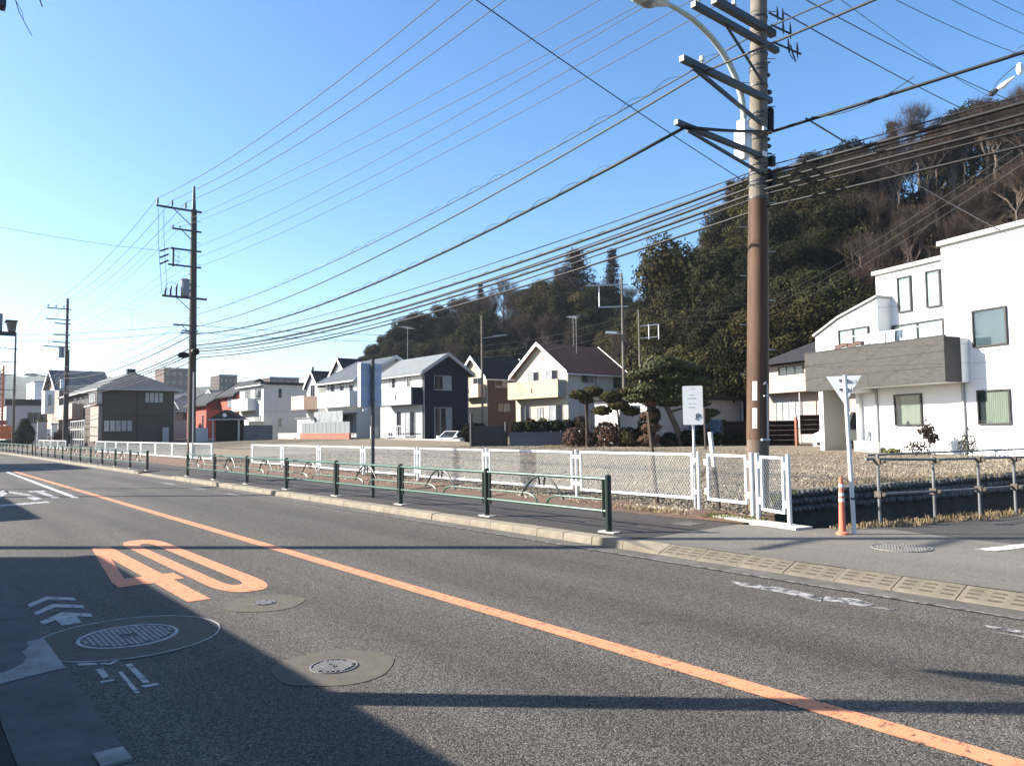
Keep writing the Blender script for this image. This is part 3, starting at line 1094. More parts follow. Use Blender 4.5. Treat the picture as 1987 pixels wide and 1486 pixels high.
def fence_run(posts, label, mesh=True, zt=1.2, pitch=.062, rr=.0029):
    root = empty('mesh_fence', (FX, posts[0], fence_z(posts[0])), label, 'mesh fence', 'white framed wire mesh fences round the vacant lot')
    for i, y in enumerate(posts):
        build(MB().cyl(FX, y, fence_z(y) - .2, zt + .01, .03, 10), 'post', M['white_metal'], root)
        if i == len(posts) - 1:
            break
        y1 = posts[i + 1]
        a, b = y + .12, y1 - .12
        zb, zt_ = .35 + .006 * max(0, min(16, y - 10)), zt - .02
        fr = MB()
        fr.box((FX - .02, a, zt_ - .042), (FX + .02, b, zt_)).box((FX - .02, a, zb), (FX + .02, b, zb + .042))
        fr.box((FX - .018, a, zb + .042), (FX + .018, a + .04, zt_ - .042)).box((FX - .018, b - .04, zb + .042), (FX + .018, b, zt_ - .042))
        f = build(fr, 'panel_frame', M['white_metal'], root)
        if mesh:
            build(chain_panel(FX, a + .03, b - .03, zb + .03, zt_ - .03, pitch=pitch, r=rr), 'wire_mesh', M['wire_mesh'], f, kind='stuff')
        for zz in (zb + .1, zt_ - .16):
            for (u, v) in ((y + .025, a + .005), (b - .005, y1 - .025)):
                build(MB().box((FX - .027, u, zz), (FX + .010, v, zz + .075)), 'bracket', M['white_metal'], root)
    return root


P1 = [8.8 + 3.2 * k for k in range(8)]
fence_run(P1, 'long run of white mesh fence panels along the near part of the gravel lot')
fence_run([36.2 + 3.3 * k for k in range(9)], 'white mesh fence run in front of the dark brown house', pitch=.12, rr=.0068)
fence_run([75.2, 79.4, 83.6, 87.6, 91.2], 'farthest white mesh fence run beside the hedge and air conditioner', pitch=.2, rr=.011)


def fence_piece(p, q, label, zb=.33, zt=1.2, posts=(True, True), tilt=0, zg=.13):
    """one short panel between two points in any direction"""
    d = Vector((q[0] - p[0], q[1] - p[1], 0))
    L = d.length
    ang = atan2(d.x, d.y)
    root = empty('mesh_fence', (p[0], p[1], zg), label, 'mesh fence', 'white framed wire mesh fences round the vacant lot', rz=-ang, local=True)
    for yy_, on in ((0, posts[0]), (L, posts[1])):
        if on:
            build(MB().cyl(0, yy_, -.05, zt - zg + .02, .036, 12), 'post', M['galv_white'], root)
    a, b = .11, L - .11
    zb, zt = zb - zg, zt - zg - .02
    fr = MB().box((-.02, a, zt - .042), (.02, b, zt)).box((-.02, a, zb), (.02, b, zb + .042))
    fr.box((-.018, a, zb + .042), (.018, a + .04, zt - .042)).box((-.018, b - .04, zb + .042), (.018, b, zt - .042))
    f = build(fr, 'panel_frame', M['white_metal'], root)
    build(chain_panel(0, a + .03, b - .03, zb + .03, zt - .03), 'wire_mesh', M['wire_mesh'], f, kind='stuff')
    for zz in (zb + .1, zt - .2):
        for (u, v) in ((.03, a + .005), (b - .005, L - .03)):
            br = build(MB().box((-.03, u, zz), (.012, v, zz + .10)), 'bracket', M['white_metal'], root)
            build(MB().box((-.034, (u + v) / 2 - .012, zz + .02), (-.028, (u + v) / 2 + .012, zz + .032)).box((-.034, (u + v) / 2 - .012, zz + .068), (-.028, (u + v) / 2 + .012, zz + .08)), 'bolt', M['steel_dark'], br)
    return root


fence_piece((11.33, 8.68), (11.10, 7.52), 'short white mesh panel between the long fence and the thick pole', posts=(False, True), zb=.36)
fence_piece((11.02, 7.36), (10.68, 6.59), 'narrow white mesh panel at the corner by the ditch and culvert slab', zb=.30)

# scaffold pipe railing beside the ditch
pr_ = empty('pipe_railing', (11.9, 5.8, .1), 'grey scaffold pipe railing along the ditch edge above the dry grass', 'railing')
pp = [(11.9, 5.8), (13.0, 5.45), (13.95, 5.14), (14.8, 4.9), (16.0, 4.6), (17.4, 4.22), (19.0, 3.8)]
for i, (x, y) in enumerate(pp):
    build(MB().cyl(x, y, -.1, 1.16 - .02 * min(i, 3) + (.04 if i == 0 else 0), .023, 10), 'post', M['pipe'], pr_)
    for z in (1.09 - .014 * min(i, 3), .585):
        build(MB().box((x - .05, y - .05, z - .045), (x + .05, y + .05, z + .045)).tube([(x - .03, y - .085, z), (x + .07, y - .07, z)], .03, 6), 'clamp', M['clamp'], pr_)
build(MB().tube([(11.72, 5.90, 1.13), (13.0, 5.41, 1.09), (19.2, 3.7, 1.05)], .021, 10), 'top_rail', M['pipe'], pr_)
build(MB().tube([(11.85, 5.80, .585), (13.0, 5.41, .585), (19.2, 3.7, .585)], .021, 10), 'mid_rail', M['pipe'], pr_)
build(MB().tube([(11.95, 5.99, 1.18), (13.9, 5.35, 1.20), (19.2, 3.95, 1.20)], .016, 8), 'upper_rail', M['pipe'], pr_)

# delineator post
dl = empty('delineator_post', (10.5, 5.66, .116), 'orange delineator post with white bands beside the triangular sign pole', 'delineator')
def dcyl(z0, z1, r0, r1):
    return MB().tube([(10.5 + .012 * z0, 5.66, .116 + z0), (10.5 + .012 * z1, 5.66, .116 + z1)], [r0 * .92, r1 * .92], 14)
build(MB().tube([(10.5, 5.66, .116), (10.5, 5.66, .14), (10.5, 5.66, .16)], [.095, .09, .055], 16), 'base', M['cone_orange'], dl)
build(dcyl(.04, .80, .052, .034), 'body', M['cone_orange'], dl, smooth=True)
for z in (.46, .54, .66):
    build(dcyl(z, z + .045, .052 - .0225 * z + .0025, .052 - .0225 * (z + .045) + .0025), 'white_band', M['sign_white'], dl, smooth=True)

# triangular sign seen from the back
ts = empty('traffic_sign', (10.62, 5.55, .116), 'white triangular road sign seen from behind on a slightly leaning white pole', 'road sign')
build(MB().tube([(10.62, 5.55, .1), (10.61, 5.57, 1.2), (10.585, 5.585, 2.37)], .03, 12), 'pole', M['galv_white'], ts, smooth=True)
build(MB().tube([(10.618, 5.553, .60), (10.617, 5.554, .63)], .034, 12), 'band', M['steel_dark'], ts)
vd = Vector((.46, -.89, 0))
c0 = Vector((10.605, 5.61, 0)) + Vector((.05, .03, 0))
tri = [c0 + vd * -.235 + Vector((0, 0, 2.365)), c0 + vd * .235 + Vector((0, 0, 2.365)), c0 + Vector((0, 0, 1.95))]
build(MB().extr(tri, Vector((.012, .006, 0))), 'plate', M['galv_white'], ts)
for z in (2.3, 2.17):
    build(MB().bar(c0 + vd * -.06 + Vector((-.01, -.005, z)), c0 + vd * .06 + Vector((-.01, -.005, z)), .03, .025), 'clamp', M['steel_dark'], ts)
pm = MB()
for k, (u, z, h) in enumerate(((.10, 2.31, .05), (.125, 2.305, .045), (.15, 2.31, .05), (.085, 2.20, .04), (.11, 2.2, .035))):
    q = c0 + vd * u + Vector((-.004, -.002, z))
    pm.bar(q, q + Vector((0, 0, -h)), .006, .002)
build(pm, 'faded_print', M['ink_faint'], ts)

# white notice on a post behind the fence
ns = empty('notice_sign', (11.71, 9.17, .13), 'white rectangular notice board with a black mark on a post behind the mesh fence', 'sign')
build(MB().cyl(11.71, 9.17, .0, 1.75, .024, 10), 'post', M['white_metal'], ns)
nd = Vector((.62, -.785, 0))
nn_ = Vector((-.785, -.62, 0))
nc = Vector((11.71, 9.17, 0)) + nn_ * .035
hb = .185
pl = rrect(-hb, 1.70, hb, 2.43, .025, .025, 3)
build(MB().extr([nc + nd * u + Vector((0, 0, z)) for u, z in pl], nn_ * .02), 'board', M['sign_white'], ns)
ft = nc + nn_ * .022
fm = MB()
for z, a, b in ((2.385, -.03, .03), (2.26, -.06, .02), (2.20, -.10, .06), (2.10, -.08, -.02), (2.10, .01, .05), (2.03, -.09, .02)):
    u = a
    while u < b:
        fm.bar(ft + nd * u + Vector((0, 0, z)), ft + nd * (u + .012) + Vector((0, 0, z)), .002, .014)
        u += .02
build(fm, 'faint_lettering', M['ink_faint'], ns)
em = MB()
for pts, r in ((([(.03, 1.80), (.05, 1.83), (.09, 1.84), (.11, 1.88)]), .009), (([(.04, 1.87), (.06, 1.90), (.10, 1.91), (.125, 1.88), (.12, 1.85)]), .009), (([(.05, 1.82), (.055, 1.87), (.07, 1.89)]), .010), (([(.07, 1.84), (.10, 1.86)]), .010), (([(.06, 1.79), (.09, 1.80)]), .007)):
    em.tube([ft + nd * (u + .005) + Vector((0, 0, z)) for u, z in pts], r * .8, 5)
build(em, 'emblem', M['ink'], ns)

# big sign seen from the back at the kerb
bs = empty('traffic_sign', (8.67, 16.03, .12), 'blue grey rectangular sign seen from behind on a dark pole by the green railing', 'road sign')
build(MB().cyl(8.67, 16.03, .1, 3.34, .045, 12), 'pole', M['steel_dark'], bs)
build(MB().box((8.40, 16.10, 2.22), (8.94, 16.14, 3.24)), 'panel', M['sign_back'], bs)
build(MB().box((8.385, 16.09, 2.22), (8.40, 16.22, 3.25)), 'lit_edge', M['sign_white'], bs)  # sunlit edge of the panel, its brightness put into white paint
for z in (2.36, 2.74, 3.10):
    build(MB().box((8.42, 16.07, z), (8.92, 16.10, z + .035)), 'channel', M['sign_back'], bs)
    build(MB().tube([(8.67, 16.03, z - .02), (8.67, 16.03, z + .06)], .052, 10), 'clamp', M['steel_dark'], bs)
build(MB().box((8.46, 16.11, 2.12), (8.60, 16.13, 2.18)), 'small_plate', M['sign_white'], bs)
# ------------------------------------------------------------------ utility poles
def crossarm(root, x, y, z, x_tip, m='steel_dark', w=.09, ins=(), brace=True, over=.3, name='crossarm', im='insul_dark', ih=.22):
    s = 1 if x_tip > x else -1
    a = build(MB().bar((x - s * over, y - .2, z), (x_tip, y - .2, z), w, w), name, M[m], root)
    if brace:
        d = abs(x_tip - x)
        build(MB().bar((x + s * d * .55, y - .2, z - .05), (x + s * .15, y - .2, z - d * .42), .035), 'brace', M[m], root)
    for xx in ins:
        build(MB().tube([(xx, y - .2, z + .04), (xx, y - .2, z + .1), (xx, y - .2, z + .12), (xx, y - .2, z + ih), (xx, y - .2, z + ih + .03)], [.02, .02, .055, .045, .03], 8), 'insulator', M[im], a)
    return a


# near pole: brown sleeve below, concrete above, leaning a little
PX, PY = 12.13, 8.12
LEAN = (.0265, .018, 0)
def pxz(z):
    return PX
root = empty('utility_pole', (PX, PY, .12), 'thick brown and grey concrete utility pole behind the narrow mesh panel', 'utility pole')
root.rotation_euler = LEAN
build(MB().tube([(PX, PY, z) for z in (-.3, 1.42)], [.200, .192], 20), 'foot_section', mat('pole_foot', (.15, .112, .085), .85, .2, 2, .15, 40, dirt=.4, stretch=(5, 5, .6)), root, smooth=True)
build(MB().tube([(PX, PY, z) for z in (1.42, 3.6, 5.80)], [.199, .190, .178], 20), 'sleeve', M['pole_brown'], root, smooth=True)
build(MB().tube([(PX, PY, z) for z in (5.80, 9.5, 13.4)], [.168, .15, .12], 18), 'shaft', M['pole_conc'], root, smooth=True)
for z in (1.45, 3.05, 4.45, 4.9, 5.25, 5.8, 6.05, 6.12, 6.25, 6.42, 6.9, 7.0, 7.3, 7.38, 7.9, 8.2, 8.28, 8.5, 9.2):
    build(MB().tube([(PX, PY, z), (PX, PY, z + .035)], .205 - .0058 * z + .012 * (z > 5.7), 18), 'band', M['steel_dark'] if z > 2 else M['galv_white'], root)
for k in range(17):   # steps
    z = 2.6 + .45 * k
    sgn = 1 if k % 2 else -1
    build(MB().bar((PX + sgn * .1, PY - sgn * .1, z), (PX + sgn * .24, PY - sgn * .20, z), .014), 'step', M['galv'], root)
for z0_, z1_ in ((2.12, 2.46), (1.62, 1.98)):
    pa, pb = radians(186), radians(210)
    rr_ = .199
    P_ = [(PX + rr_ * cos(pa + (pb - pa) * k / 4), PY + rr_ * sin(pa + (pb - pa) * k / 4)) for k in range(5)]
    b = MB()
    for k in range(4):
        b.face([(*P_[k], z0_), (*P_[k + 1], z0_), (*P_[k + 1], z1_), (*P_[k], z1_)])
    build(b, 'label_plate', M['box_white'], root)
build(MB().tube([(PX - .02, PY - .212, 1.4), (PX - .02, PY - .206, 2.3), (PX - .03, PY - .21, 2.4), (PX - .07, PY - .20, 2.44), (PX - .10, PY - .19, 2.40)], .017, 8), 'conduit', M['galv'], root)
build(MB().tube([(PX - .14, PY - .17, 1.42), (PX + .04, PY - .215, 1.42)], .022, 6).tube([(PX - .10, PY - .19, 2.2), (PX + .02, PY - .215, 2.2)], .014, 6), 'clamp', M['galv_white'], root)
AY = PY - .12


def arm1(z, xt, ins=(), w=.09, over=.3, im='insul', drop=None, m='steel_dark'):
    a = build(MB().bar((PX + over, AY, z), (xt, AY, z), w), 'crossarm', M[m], root)
    if drop:
        build(MB().bar((xt + .3, AY, z - .06), (PX - .1, AY, z - drop), w * .55), 'brace', M[m], root)
    for xx in ins:
        build(MB().tube([(xx, AY, z + .04), (xx, AY, z + .1), (xx, AY, z + .12), (xx, AY, z + .2)], [.02, .02, .05, .035], 8), 'insulator', M[im], a)
    return a


arm1(12.2, 10.0, (10.1, 10.75, 11.4), im='insul_dark', drop=.8)
arm1(8.97, 10.62, (10.75, 11.2), w=.12)
arm1(8.69, 10.06, (10.2,), w=.10, over=.42)
build(MB().bar((11.0, AY, 8.62), (PX - .05, AY, 7.95), .035), 'brace', M['steel_dark'], root)
arm1(7.67, 9.77, (10.3,), w=.10, over=.2, drop=.5)
arm1(6.57, 9.64, (), w=.08, over=.0, drop=.32)
# equipment strapped to the shaft
build(MB().tube([(PX + .19, PY - .12, 7.05), (PX + .19, PY - .12, 7.1), (PX + .19, PY - .12, 7.5), (PX + .19, PY - .12, 7.56)], [.03, .07, .07, .03], 8), 'cable_closure', M['black'], root)
build(MB().box((PX + .09, PY - .24, 6.02), (PX + .22, PY - .13, 6.3)).box((PX + .1, PY - .23, 6.42), (PX + .2, PY - .13, 6.6)), 'terminal_box', M['black'], root, kind='stuff')
for z in (6.1, 6.2, 6.35, 6.5, 6.66, 6.8, 6.95, 7.7, 7.85, 8.1, 8.4):
    build(MB().ball((PX + .125 + .03 * sin(z * 37), PY - .125, z + .03 * sin(z * 91)), (.05 + .02 * sin(z * 53), .05, .03 + .02 * sin(z * 29)), 6, 4), 'fitting', M['insul_dark'], root)
# switch gear with drop leads on the far side
for k, (dx, dz) in enumerate(((.38, 9.2), (.55, 8.95), (.70, 8.6))):
    build(MB().tube([(PX + .1, PY - .15 - .05 * k, dz + .10), (PX + dx, PY - .28 - .08 * k, dz)], .018, 6), 'switch', M['insul_dark'], root)
    for j in range(2):
        x_, y_ = PX + dx * (.55 + .35 * j), PY - .25 - .06 * k - .03 * j
        build(MB().tube([(x_, y_, dz + .22), (x_ + .015, y_, dz + .08), (x_ - .01, y_ - .02, dz - .06 - .04 * j)], [.008, .022, .008], 6), 'drop_lead', M['insul_dark'], root)
jp = [(PX + .5 + .30 * sin(t * 2.1) * t / 3, PY - .35 - .05 * t, 8.75 - .28 * abs(sin(t * 1.6)) - .04 * t) for t in [k * .16 for k in range(18)]]
build(MB().tube(jp, .008, 5), 'jumper', M['wire'], root)

# street lamp on the near pole
lp = empty('street_lamp', (PX, PY, .12), 'street lamp with curved pale arm and white control box on the thick pole', 'street lamp')
lp.rotation_euler = LEAN
ctl = [(11.66, PY, 6.5), (11.67, PY, 7.3), (11.60, PY, 7.58), (11.45, PY, 7.86), (11.24, PY, 8.08), (10.98, PY, 8.26), (10.71, PY, 8.39), (10.42, PY, 8.48), (10.15, PY, 8.54), (9.8, PY, 8.56), (9.48, PY, 8.56)]
build(MB().tube(ctl, [.055, .055, .055, .053, .052, .050, .048, .045, .043, .04, .036], 12), 'arm', M['lamp_paint'], lp, smooth=True)
hd = build(MB().tube([(9.55, PY, 8.56), (9.42, PY, 8.56), (9.2, PY, 8.54), (8.95, PY, 8.50), (8.76, PY, 8.44), (8.70, PY, 8.42)], [.045, .09, .15, .17, .12, .03], 16), 'lamp_head', M['lamp_paint'], lp, smooth=True)
build(MB().ball((9.02, PY, 8.44), (.24, .13, .12), 14, 7), 'lens', M['lamp_glass'], hd, smooth=True)
bx = build(MB().box((11.54, PY - .11, 6.52), (11.76, PY + .11, 6.98)).box((11.57, PY - .08, 6.983), (11.73, PY + .08, 7.15)).hexa([(11.60, PY - .06, 6.44), (11.70, PY - .06, 6.44), (11.70, PY + .06, 6.44), (11.60, PY + .06, 6.44), (11.54, PY - .11, 6.517), (11.76, PY - .11, 6.517), (11.76, PY + .11, 6.517), (11.54, PY + .11, 6.517)]), 'control_box', M['box_white'], lp)
for z in (6.55, 7.0):
    build(MB().box((11.763, PY - .05, z), (12.0, PY + .02, z + .06)).box((12.0, PY - .19, z), (12.12, PY - .165, z + .09)), 'bracket', M['box_white'], bx)

# second pole across the lot entrance
QX, QY = 11.48, 39.9
root = empty('utility_pole', (QX, QY, .4), 'tall dark utility pole with transformer at the far end of the lot fence', 'utility pole')
build(MB().tube([(QX, QY, 0), (QX, QY, 7), (QX - .02, QY, 12.95)], [.21, .18, .14], 14), 'shaft', M['pole_dark'], root, smooth=True)
build(MB().tube([(QX - .02, QY, 12.95), (QX - .03, QY, 14.15)], [.10, .06], 10), 'top_cap', M['steel_dark'], root)
crossarm(root, QX, QY, 12.82, 9.62, ins=(9.69, 10.36, 11.0), ih=.36, w=.09)
crossarm(root, QX, QY, 11.8, 10.36, ins=(10.42, 10.75), ih=.14, w=.08)
crossarm(root, QX, QY, 10.8, 10.3, brace=False, w=.08)
crossarm(root, QX, QY, 9.98, 10.2, brace=False, w=.08)
build(MB().tube([(10.45, QY - .2, 9.9), (10.45, QY - .2, 10.85)], .05, 8), 'switch', M['insul_dark'], root)
for k in range(3):
    build(MB().tube([(10.2, QY - .3, 10.75 - .3 * k), (9.8, QY - .3, 10.55 - .32 * k)], .045, 6), 'dead_end_insulator', M['insul_dark'], root)
    build(MB().tube([(10.45, QY - .3, 10.7 - .25 * k), (10.75, QY - .35, 10.6 - .25 * k), (10.6, QY - .3, 10.3 - .15 * k)], .013, 5), 'jumper', M['wire'], root)
crossarm(root, QX, QY, 8.4, 9.95, w=.10, over=.6)
build(MB().tube([(11.0, QY - .3, 8.46), (11.0, QY - .3, 9.2), (11.0, QY - .3, 9.28), (11.0, QY - .3, 9.34)], [.21, .21, .225, .1], 14), 'transformer', M['transf'], root)
build(MB().box((11.1, QY - .32, 8.7), (11.4, QY - .28, 8.8)).box((11.1, QY - .32, 9.0), (11.4, QY - .28, 9.1)), 'hanger', M['steel_dark'], root)
for x, z in ((10.62, 8.75), (10.35, 8.62), (10.1, 8.5)):
    build(MB().tube([(x, QY - .2, 8.44), (x, QY - .2, z + .1), (x + .05, QY - .2, z + .3)], [.05, .05, .02], 7), 'bushing', M['insul_dark'], root)
build(MB().tube([(10.62, QY - .2, 9.0), (10.4, QY - .2, 9.12), (10.1, QY - .2, 8.95), (10.1, QY - .2, 8.6)], .012, 5), 'jumper', M['wire'], root)
build(MB().tube([(9.72, QY - .2, 12.7), (9.75, QY - .2, 11.0), (9.95, QY - .2, 8.45)], .011, 5), 'drop_lead', M['wire'], root)
build(MB().tube([(9.98, QY - .2, 12.6), (10.0, QY - .2, 11.2), (10.2, QY - .2, 8.5)], .011, 5), 'drop_lead', M['wire'], root)
for z, l, w in ((7.02, 1.0, .07), (6.75, .6, .06), (6.62, .65, .06)):
    crossarm(root, QX, QY, z, QX - l, brace=z > 7, w=w, over=.2)
build(MB().ball((QX - .5, QY - .25, 5.52), (.3, .13, .16), 10, 6), 'cable_closure', M['black'], root)
build(MB().ball((QX + .05, QY - .28, 5.72), (.22, .2, .17), 10, 6), 'junction_box', M['black'], root)
for k in range(14):
    z = 5.2 + .55 * k
    sgn = 1 if k % 2 else -1
    build(MB().bar((QX + sgn * .12, QY - .1, z), (QX + sgn * .30, QY - .1, z), .02), 'step', M['steel_dark'], root)
# thin grey pipe beside it
build(MB().cyl(11.12, 38.4, .2, 4.6, .035, 8), 'guard_pipe', M['galv'], root)


def far_pole(x, y, h, label, arms, lamp=False, tf=None, r=.17, m='pole_dark'):
    z0 = g(x, y) - .1
    rt_ = empty('utility_pole', (x, y, z0), label, 'utility pole')
    build(MB().tube([(x, y, z0), (x, y, h)], [r, r * .62], 10), 'shaft', M[m], rt_, smooth=True)
    for z, xt, ins in arms:
        crossarm(rt_, x, y, z, xt, ins=ins, brace=False, w=.09, over=.25, ih=.3)
    if tf:
        build(MB().tube([(x - .42, y - .2, tf), (x - .42, y - .2, tf + .95)], .24, 10), 'transformer', M['transf'], rt_)
    if lamp:
        build(MB().tube([(x - .1, y, 6.1), (x - .9, y, 6.6), (x - 2.0, y, 6.85)], [.06, .05, .04], 8), 'lamp_arm', M['galv'], rt_)
        build(MB().ball((x - 2.6, y, 6.85), (.6, .2, .14), 10, 6), 'lamp_head', M['lamp_paint'], rt_, smooth=True)
        build(MB().box((x - .45, y - .4, 5.7), (x - .15, y - .1, 6.5)), 'control_box', M['box_white'], rt_)
    return rt_


far_pole(11.5, 77, 13.7, 'dark utility pole with a street lamp beside the dark brown house', [(12.7, 9.9, (10.0, 10.6, 11.2)), (11.75, 9.85, ()), (11.4, 10.5, ()), (10.4, 10.4, ()), (9.75, 10.4, ()), (9.35, 9.7, ())], True, 8.4)
far_pole(11.75, 77.6, 9.2, 'slim pole standing right behind the dark pole with the street lamp', [], m='steel_dark', r=.14)
far_pole(11.5, 115, 14.2, 'most distant utility pole beside the orange drilling rig', [(12.6, 9.6, (9.7, 10.4)), (10.9, 10.0, ()), (9.3, 10.0, ()), (7.4, 9.2, (9.4,))])
far_pole(38.3, 35.7, 12.2, 'slim grey utility pole rising from the clipped garden', [], m='pole_conc', r=.115)
q = [o for o in sc.objects if o.get('label', '').startswith('slim grey utility pole')][0]
ad = Vector((-.72, .69, 0))
for z, l, nm in ((11.4, 3.9, 'crossarm'), (9.9, 2.6, 'crossarm')):
    b0 = Vector((38.3, 35.7, z))
    build(MB().bar(b0 - ad * .4, b0 + ad * l * .62, .09), nm, M['galv'], q)
b0 = Vector((38.3, 35.7, 0))
build(MB().bar(b0 + ad * 1.55 + Vector((0, 0, 9.9)), b0 + ad * 1.55 + Vector((0, 0, 11.4)), .06), 'hanger', M['galv'], q)
build(MB().bar(b0 + Vector((0, 0, 8.0)), b0 + ad * .5 + Vector((0, 0, 8.1)), .06), 'lamp_arm', M['galv'], q)
build(MB().bar(b0 + ad * .4 + Vector((0, 0, 8.12)), b0 + ad * 1.15 + Vector((0, 0, 8.17)), .2, .15), 'lamp_head', M['box_white'], q)
far_pole(39.2, 53.0, 11.5, 'slim pale pole between the navy house and the cream house behind it', [], m='pole_conc', r=.115)
q = [o for o in sc.objects if o.get('label', '').startswith('slim pale pole')][0]
b0 = Vector((39.2, 53.0, 0))
build(MB().bar(b0 + Vector((0, 0, 9.55)), b0 - ad * 1.6 + Vector((0, 0, 9.7)), .05), 'lamp_arm', M['galv'], q)
build(MB().bar(b0 - ad * 1.0 + Vector((0, 0, 9.72)), b0 - ad * 2.2 + Vector((0, 0, 9.78)), .14, .1), 'lamp_head', M['galv'], q)
far_pole(45.2, 40.4, 10.9, 'slim pole with a square bracket in front of the dark wooded slope', [], m='pole_conc', r=.11)
q = [o for o in sc.objects if o.get('label', '').startswith('slim pole with a square')][0]
b0 = Vector((45.2, 40.4, 0))
sd_ = Vector((.66, -.75, 0))
for z in (8.65, 9.6):
    build(MB().bar(b0 + Vector((0, 0, z)), b0 + sd_ * 1.55 + Vector((0, 0, z + .10)), .055), 'crossarm', M['galv_white'], q)
for l in (.75, 1.5):
    build(MB().bar(b0 + sd_ * l + Vector((0, 0, 8.55)), b0 + sd_ * l + Vector((0, 0, 9.72)), .055), 'strut', M['galv_white'], q)
far_pole(47.5, 106, 11.2, 'distant dark pole behind the flat roofed white house', [], r=.24)
far_pole(33.2, 9.4, 14.8, 'concrete utility pole beside the white modern house', [(14.25, 31.3, ()), (12.6, 31.6, ()), (11.8, 31.9, ())], m='pole_conc')
q = [o for o in sc.objects if o.get('label', '').startswith('concrete utility pole beside the white modern')][0]
build(MB().tube([(31.56, 9.6, 14.3), (31.56, 9.6, 14.36), (31.56, 9.6, 14.5), (31.56, 9.6, 14.68), (31.56, 9.6, 14.75)], [.05, .10, .12, .10, .04], 10), 'insulator', M['insul'], q)
build(MB().tube([(31.50, 9.75, 14.28), (31.44, 10.0, 14.12), (31.40, 10.15, 14.02), (31.36, 10.28, 13.95), (31.32, 10.4, 13.88)], [.03, .09, .11, .06, .03], 10), 'strain_insulator', M['insul'], q)
build(MB().tube([(31.36, 10.28, 13.95), (31.30, 10.48, 13.82), (31.28, 10.55, 13.78)], [.07, .12, .03], 10), 'strain_cap', M['insul_dark'], q)
build(MB().tube([(31.3, 10.5, 13.8), (31.36, 10.3, 14.2), (31.45, 9.95, 14.5), (31.56, 9.65, 14.72)], .014, 5), 'jumper', M['wire'], q)
# poles and a tree on the camera's own side of the road, whose shadows cross it
far_pole(.25, 6.3, 9.0, 'concrete street pole on the near footway whose shadow crosses the road', [(4.6, -.7, ())], r=.125, m='pole_conc')
q = [o for o in sc.objects if o.get('label', '').startswith('concrete street pole on the near')][0]
build(MB().tube([(.25, 6.35, 4.22), (.26, 6.55, 4.2), (.27, 6.75, 4.1), (.28, 6.9, 3.98), (.29, 7.05, 3.86), (.30, 7.22, 3.74)], [.03, .035, .06, .11, .09, .02], 8), 'lamp_bracket', M['galv'], q)
far_pole(.18, 14.7, 10.5, 'concrete utility pole further along the near footway', [(7.0, -1.0, ()), (8.0, -.8, ())], r=.17, m='pole_conc')
far_pole(.1, 27.0, 9.5, 'concrete utility pole by the traffic sensor arm', [(6.5, -.8, ())], r=.15, m='pole_conc')
tsn = empty('traffic_sensor', (.2, 30.8, 0), 'traffic sensor boxes on a bar reaching over the road from the left', 'traffic sensor')
build(MB().cyl(.2, 30.8, 0, 5.4, .09, 10), 'post', M['galv'], tsn)
build(MB().box((.29, 30.75, 5.02), (3.1, 30.85, 5.16)), 'arm', M['steel_dark'], tsn)
build(MB().box((2.3, 30.6, 5.16), (2.68, 31.0, 5.74)), 'sensor_box', M['transf'], tsn)
sb_ = build(MB().hexa([(2.86, 30.6, 5.17), (3.06, 30.6, 5.17), (3.06, 30.95, 5.17), (2.86, 30.95, 5.17), (2.8, 30.5, 5.48), (3.08, 30.5, 5.48), (3.08, 31, 5.48), (2.8, 31, 5.48)]), 'camera_box', M['pipe'], tsn)
build(MB().box((2.76, 30.4, 5.485), (3.1, 31.05, 5.52)), 'hood', M['steel_dark'], sb_)

# ------------------------------------------------------------------ wires
def span(p, q, sag, n=18):
    p, q = Vector(p), Vector(q)
    return [p.lerp(q, k / n) - Vector((0, 0, 4 * sag * (k / n) * (1 - k / n))) for k in range(n + 1)]


WG = {}


def wire(pts, sags, r, label, group=None, m='wire', n=18, hang=None):
    P = []
    for i in range(len(pts) - 1):
        s_ = span(pts[i], pts[i + 1], sags[i] if isinstance(sags, (list, tuple)) else sags, n)
        P += s_ if i == 0 else s_[1:]
    o = thing(MB().tube(P, r, 5), 'overhead_wire', M[m], pts[0], label, 'cable', group, True)
    if hang:   # loose spiral hanger along the first spans
        for (i0, i1, pitch, rad) in hang:
            hp = []
            seg = P[i0:i1]
            L = sum((seg[k + 1] - seg[k]).length for k in range(len(seg) - 1))
            N = int(L / pitch * 10)
            cum = [0]
            for k in range(len(seg) - 1):
                cum.append(cum[-1] + (seg[k + 1] - seg[k]).length)
            for k in range(N):
                t = L * k / N
                j = max(i for i in range(len(cum)) if cum[i] <= t)
                j = min(j, len(seg) - 2)
                p = seg[j].lerp(seg[j + 1], (t - cum[j]) / (cum[j + 1] - cum[j]))
                a = 2 * pi * t / pitch
                hp.append(p + Vector((rad * cos(a), 0, rad * .9 + rad * sin(a))))
            build(MB().tube(hp, .0055, 3, False), 'spiral_hanger', M[m], o)
    return o


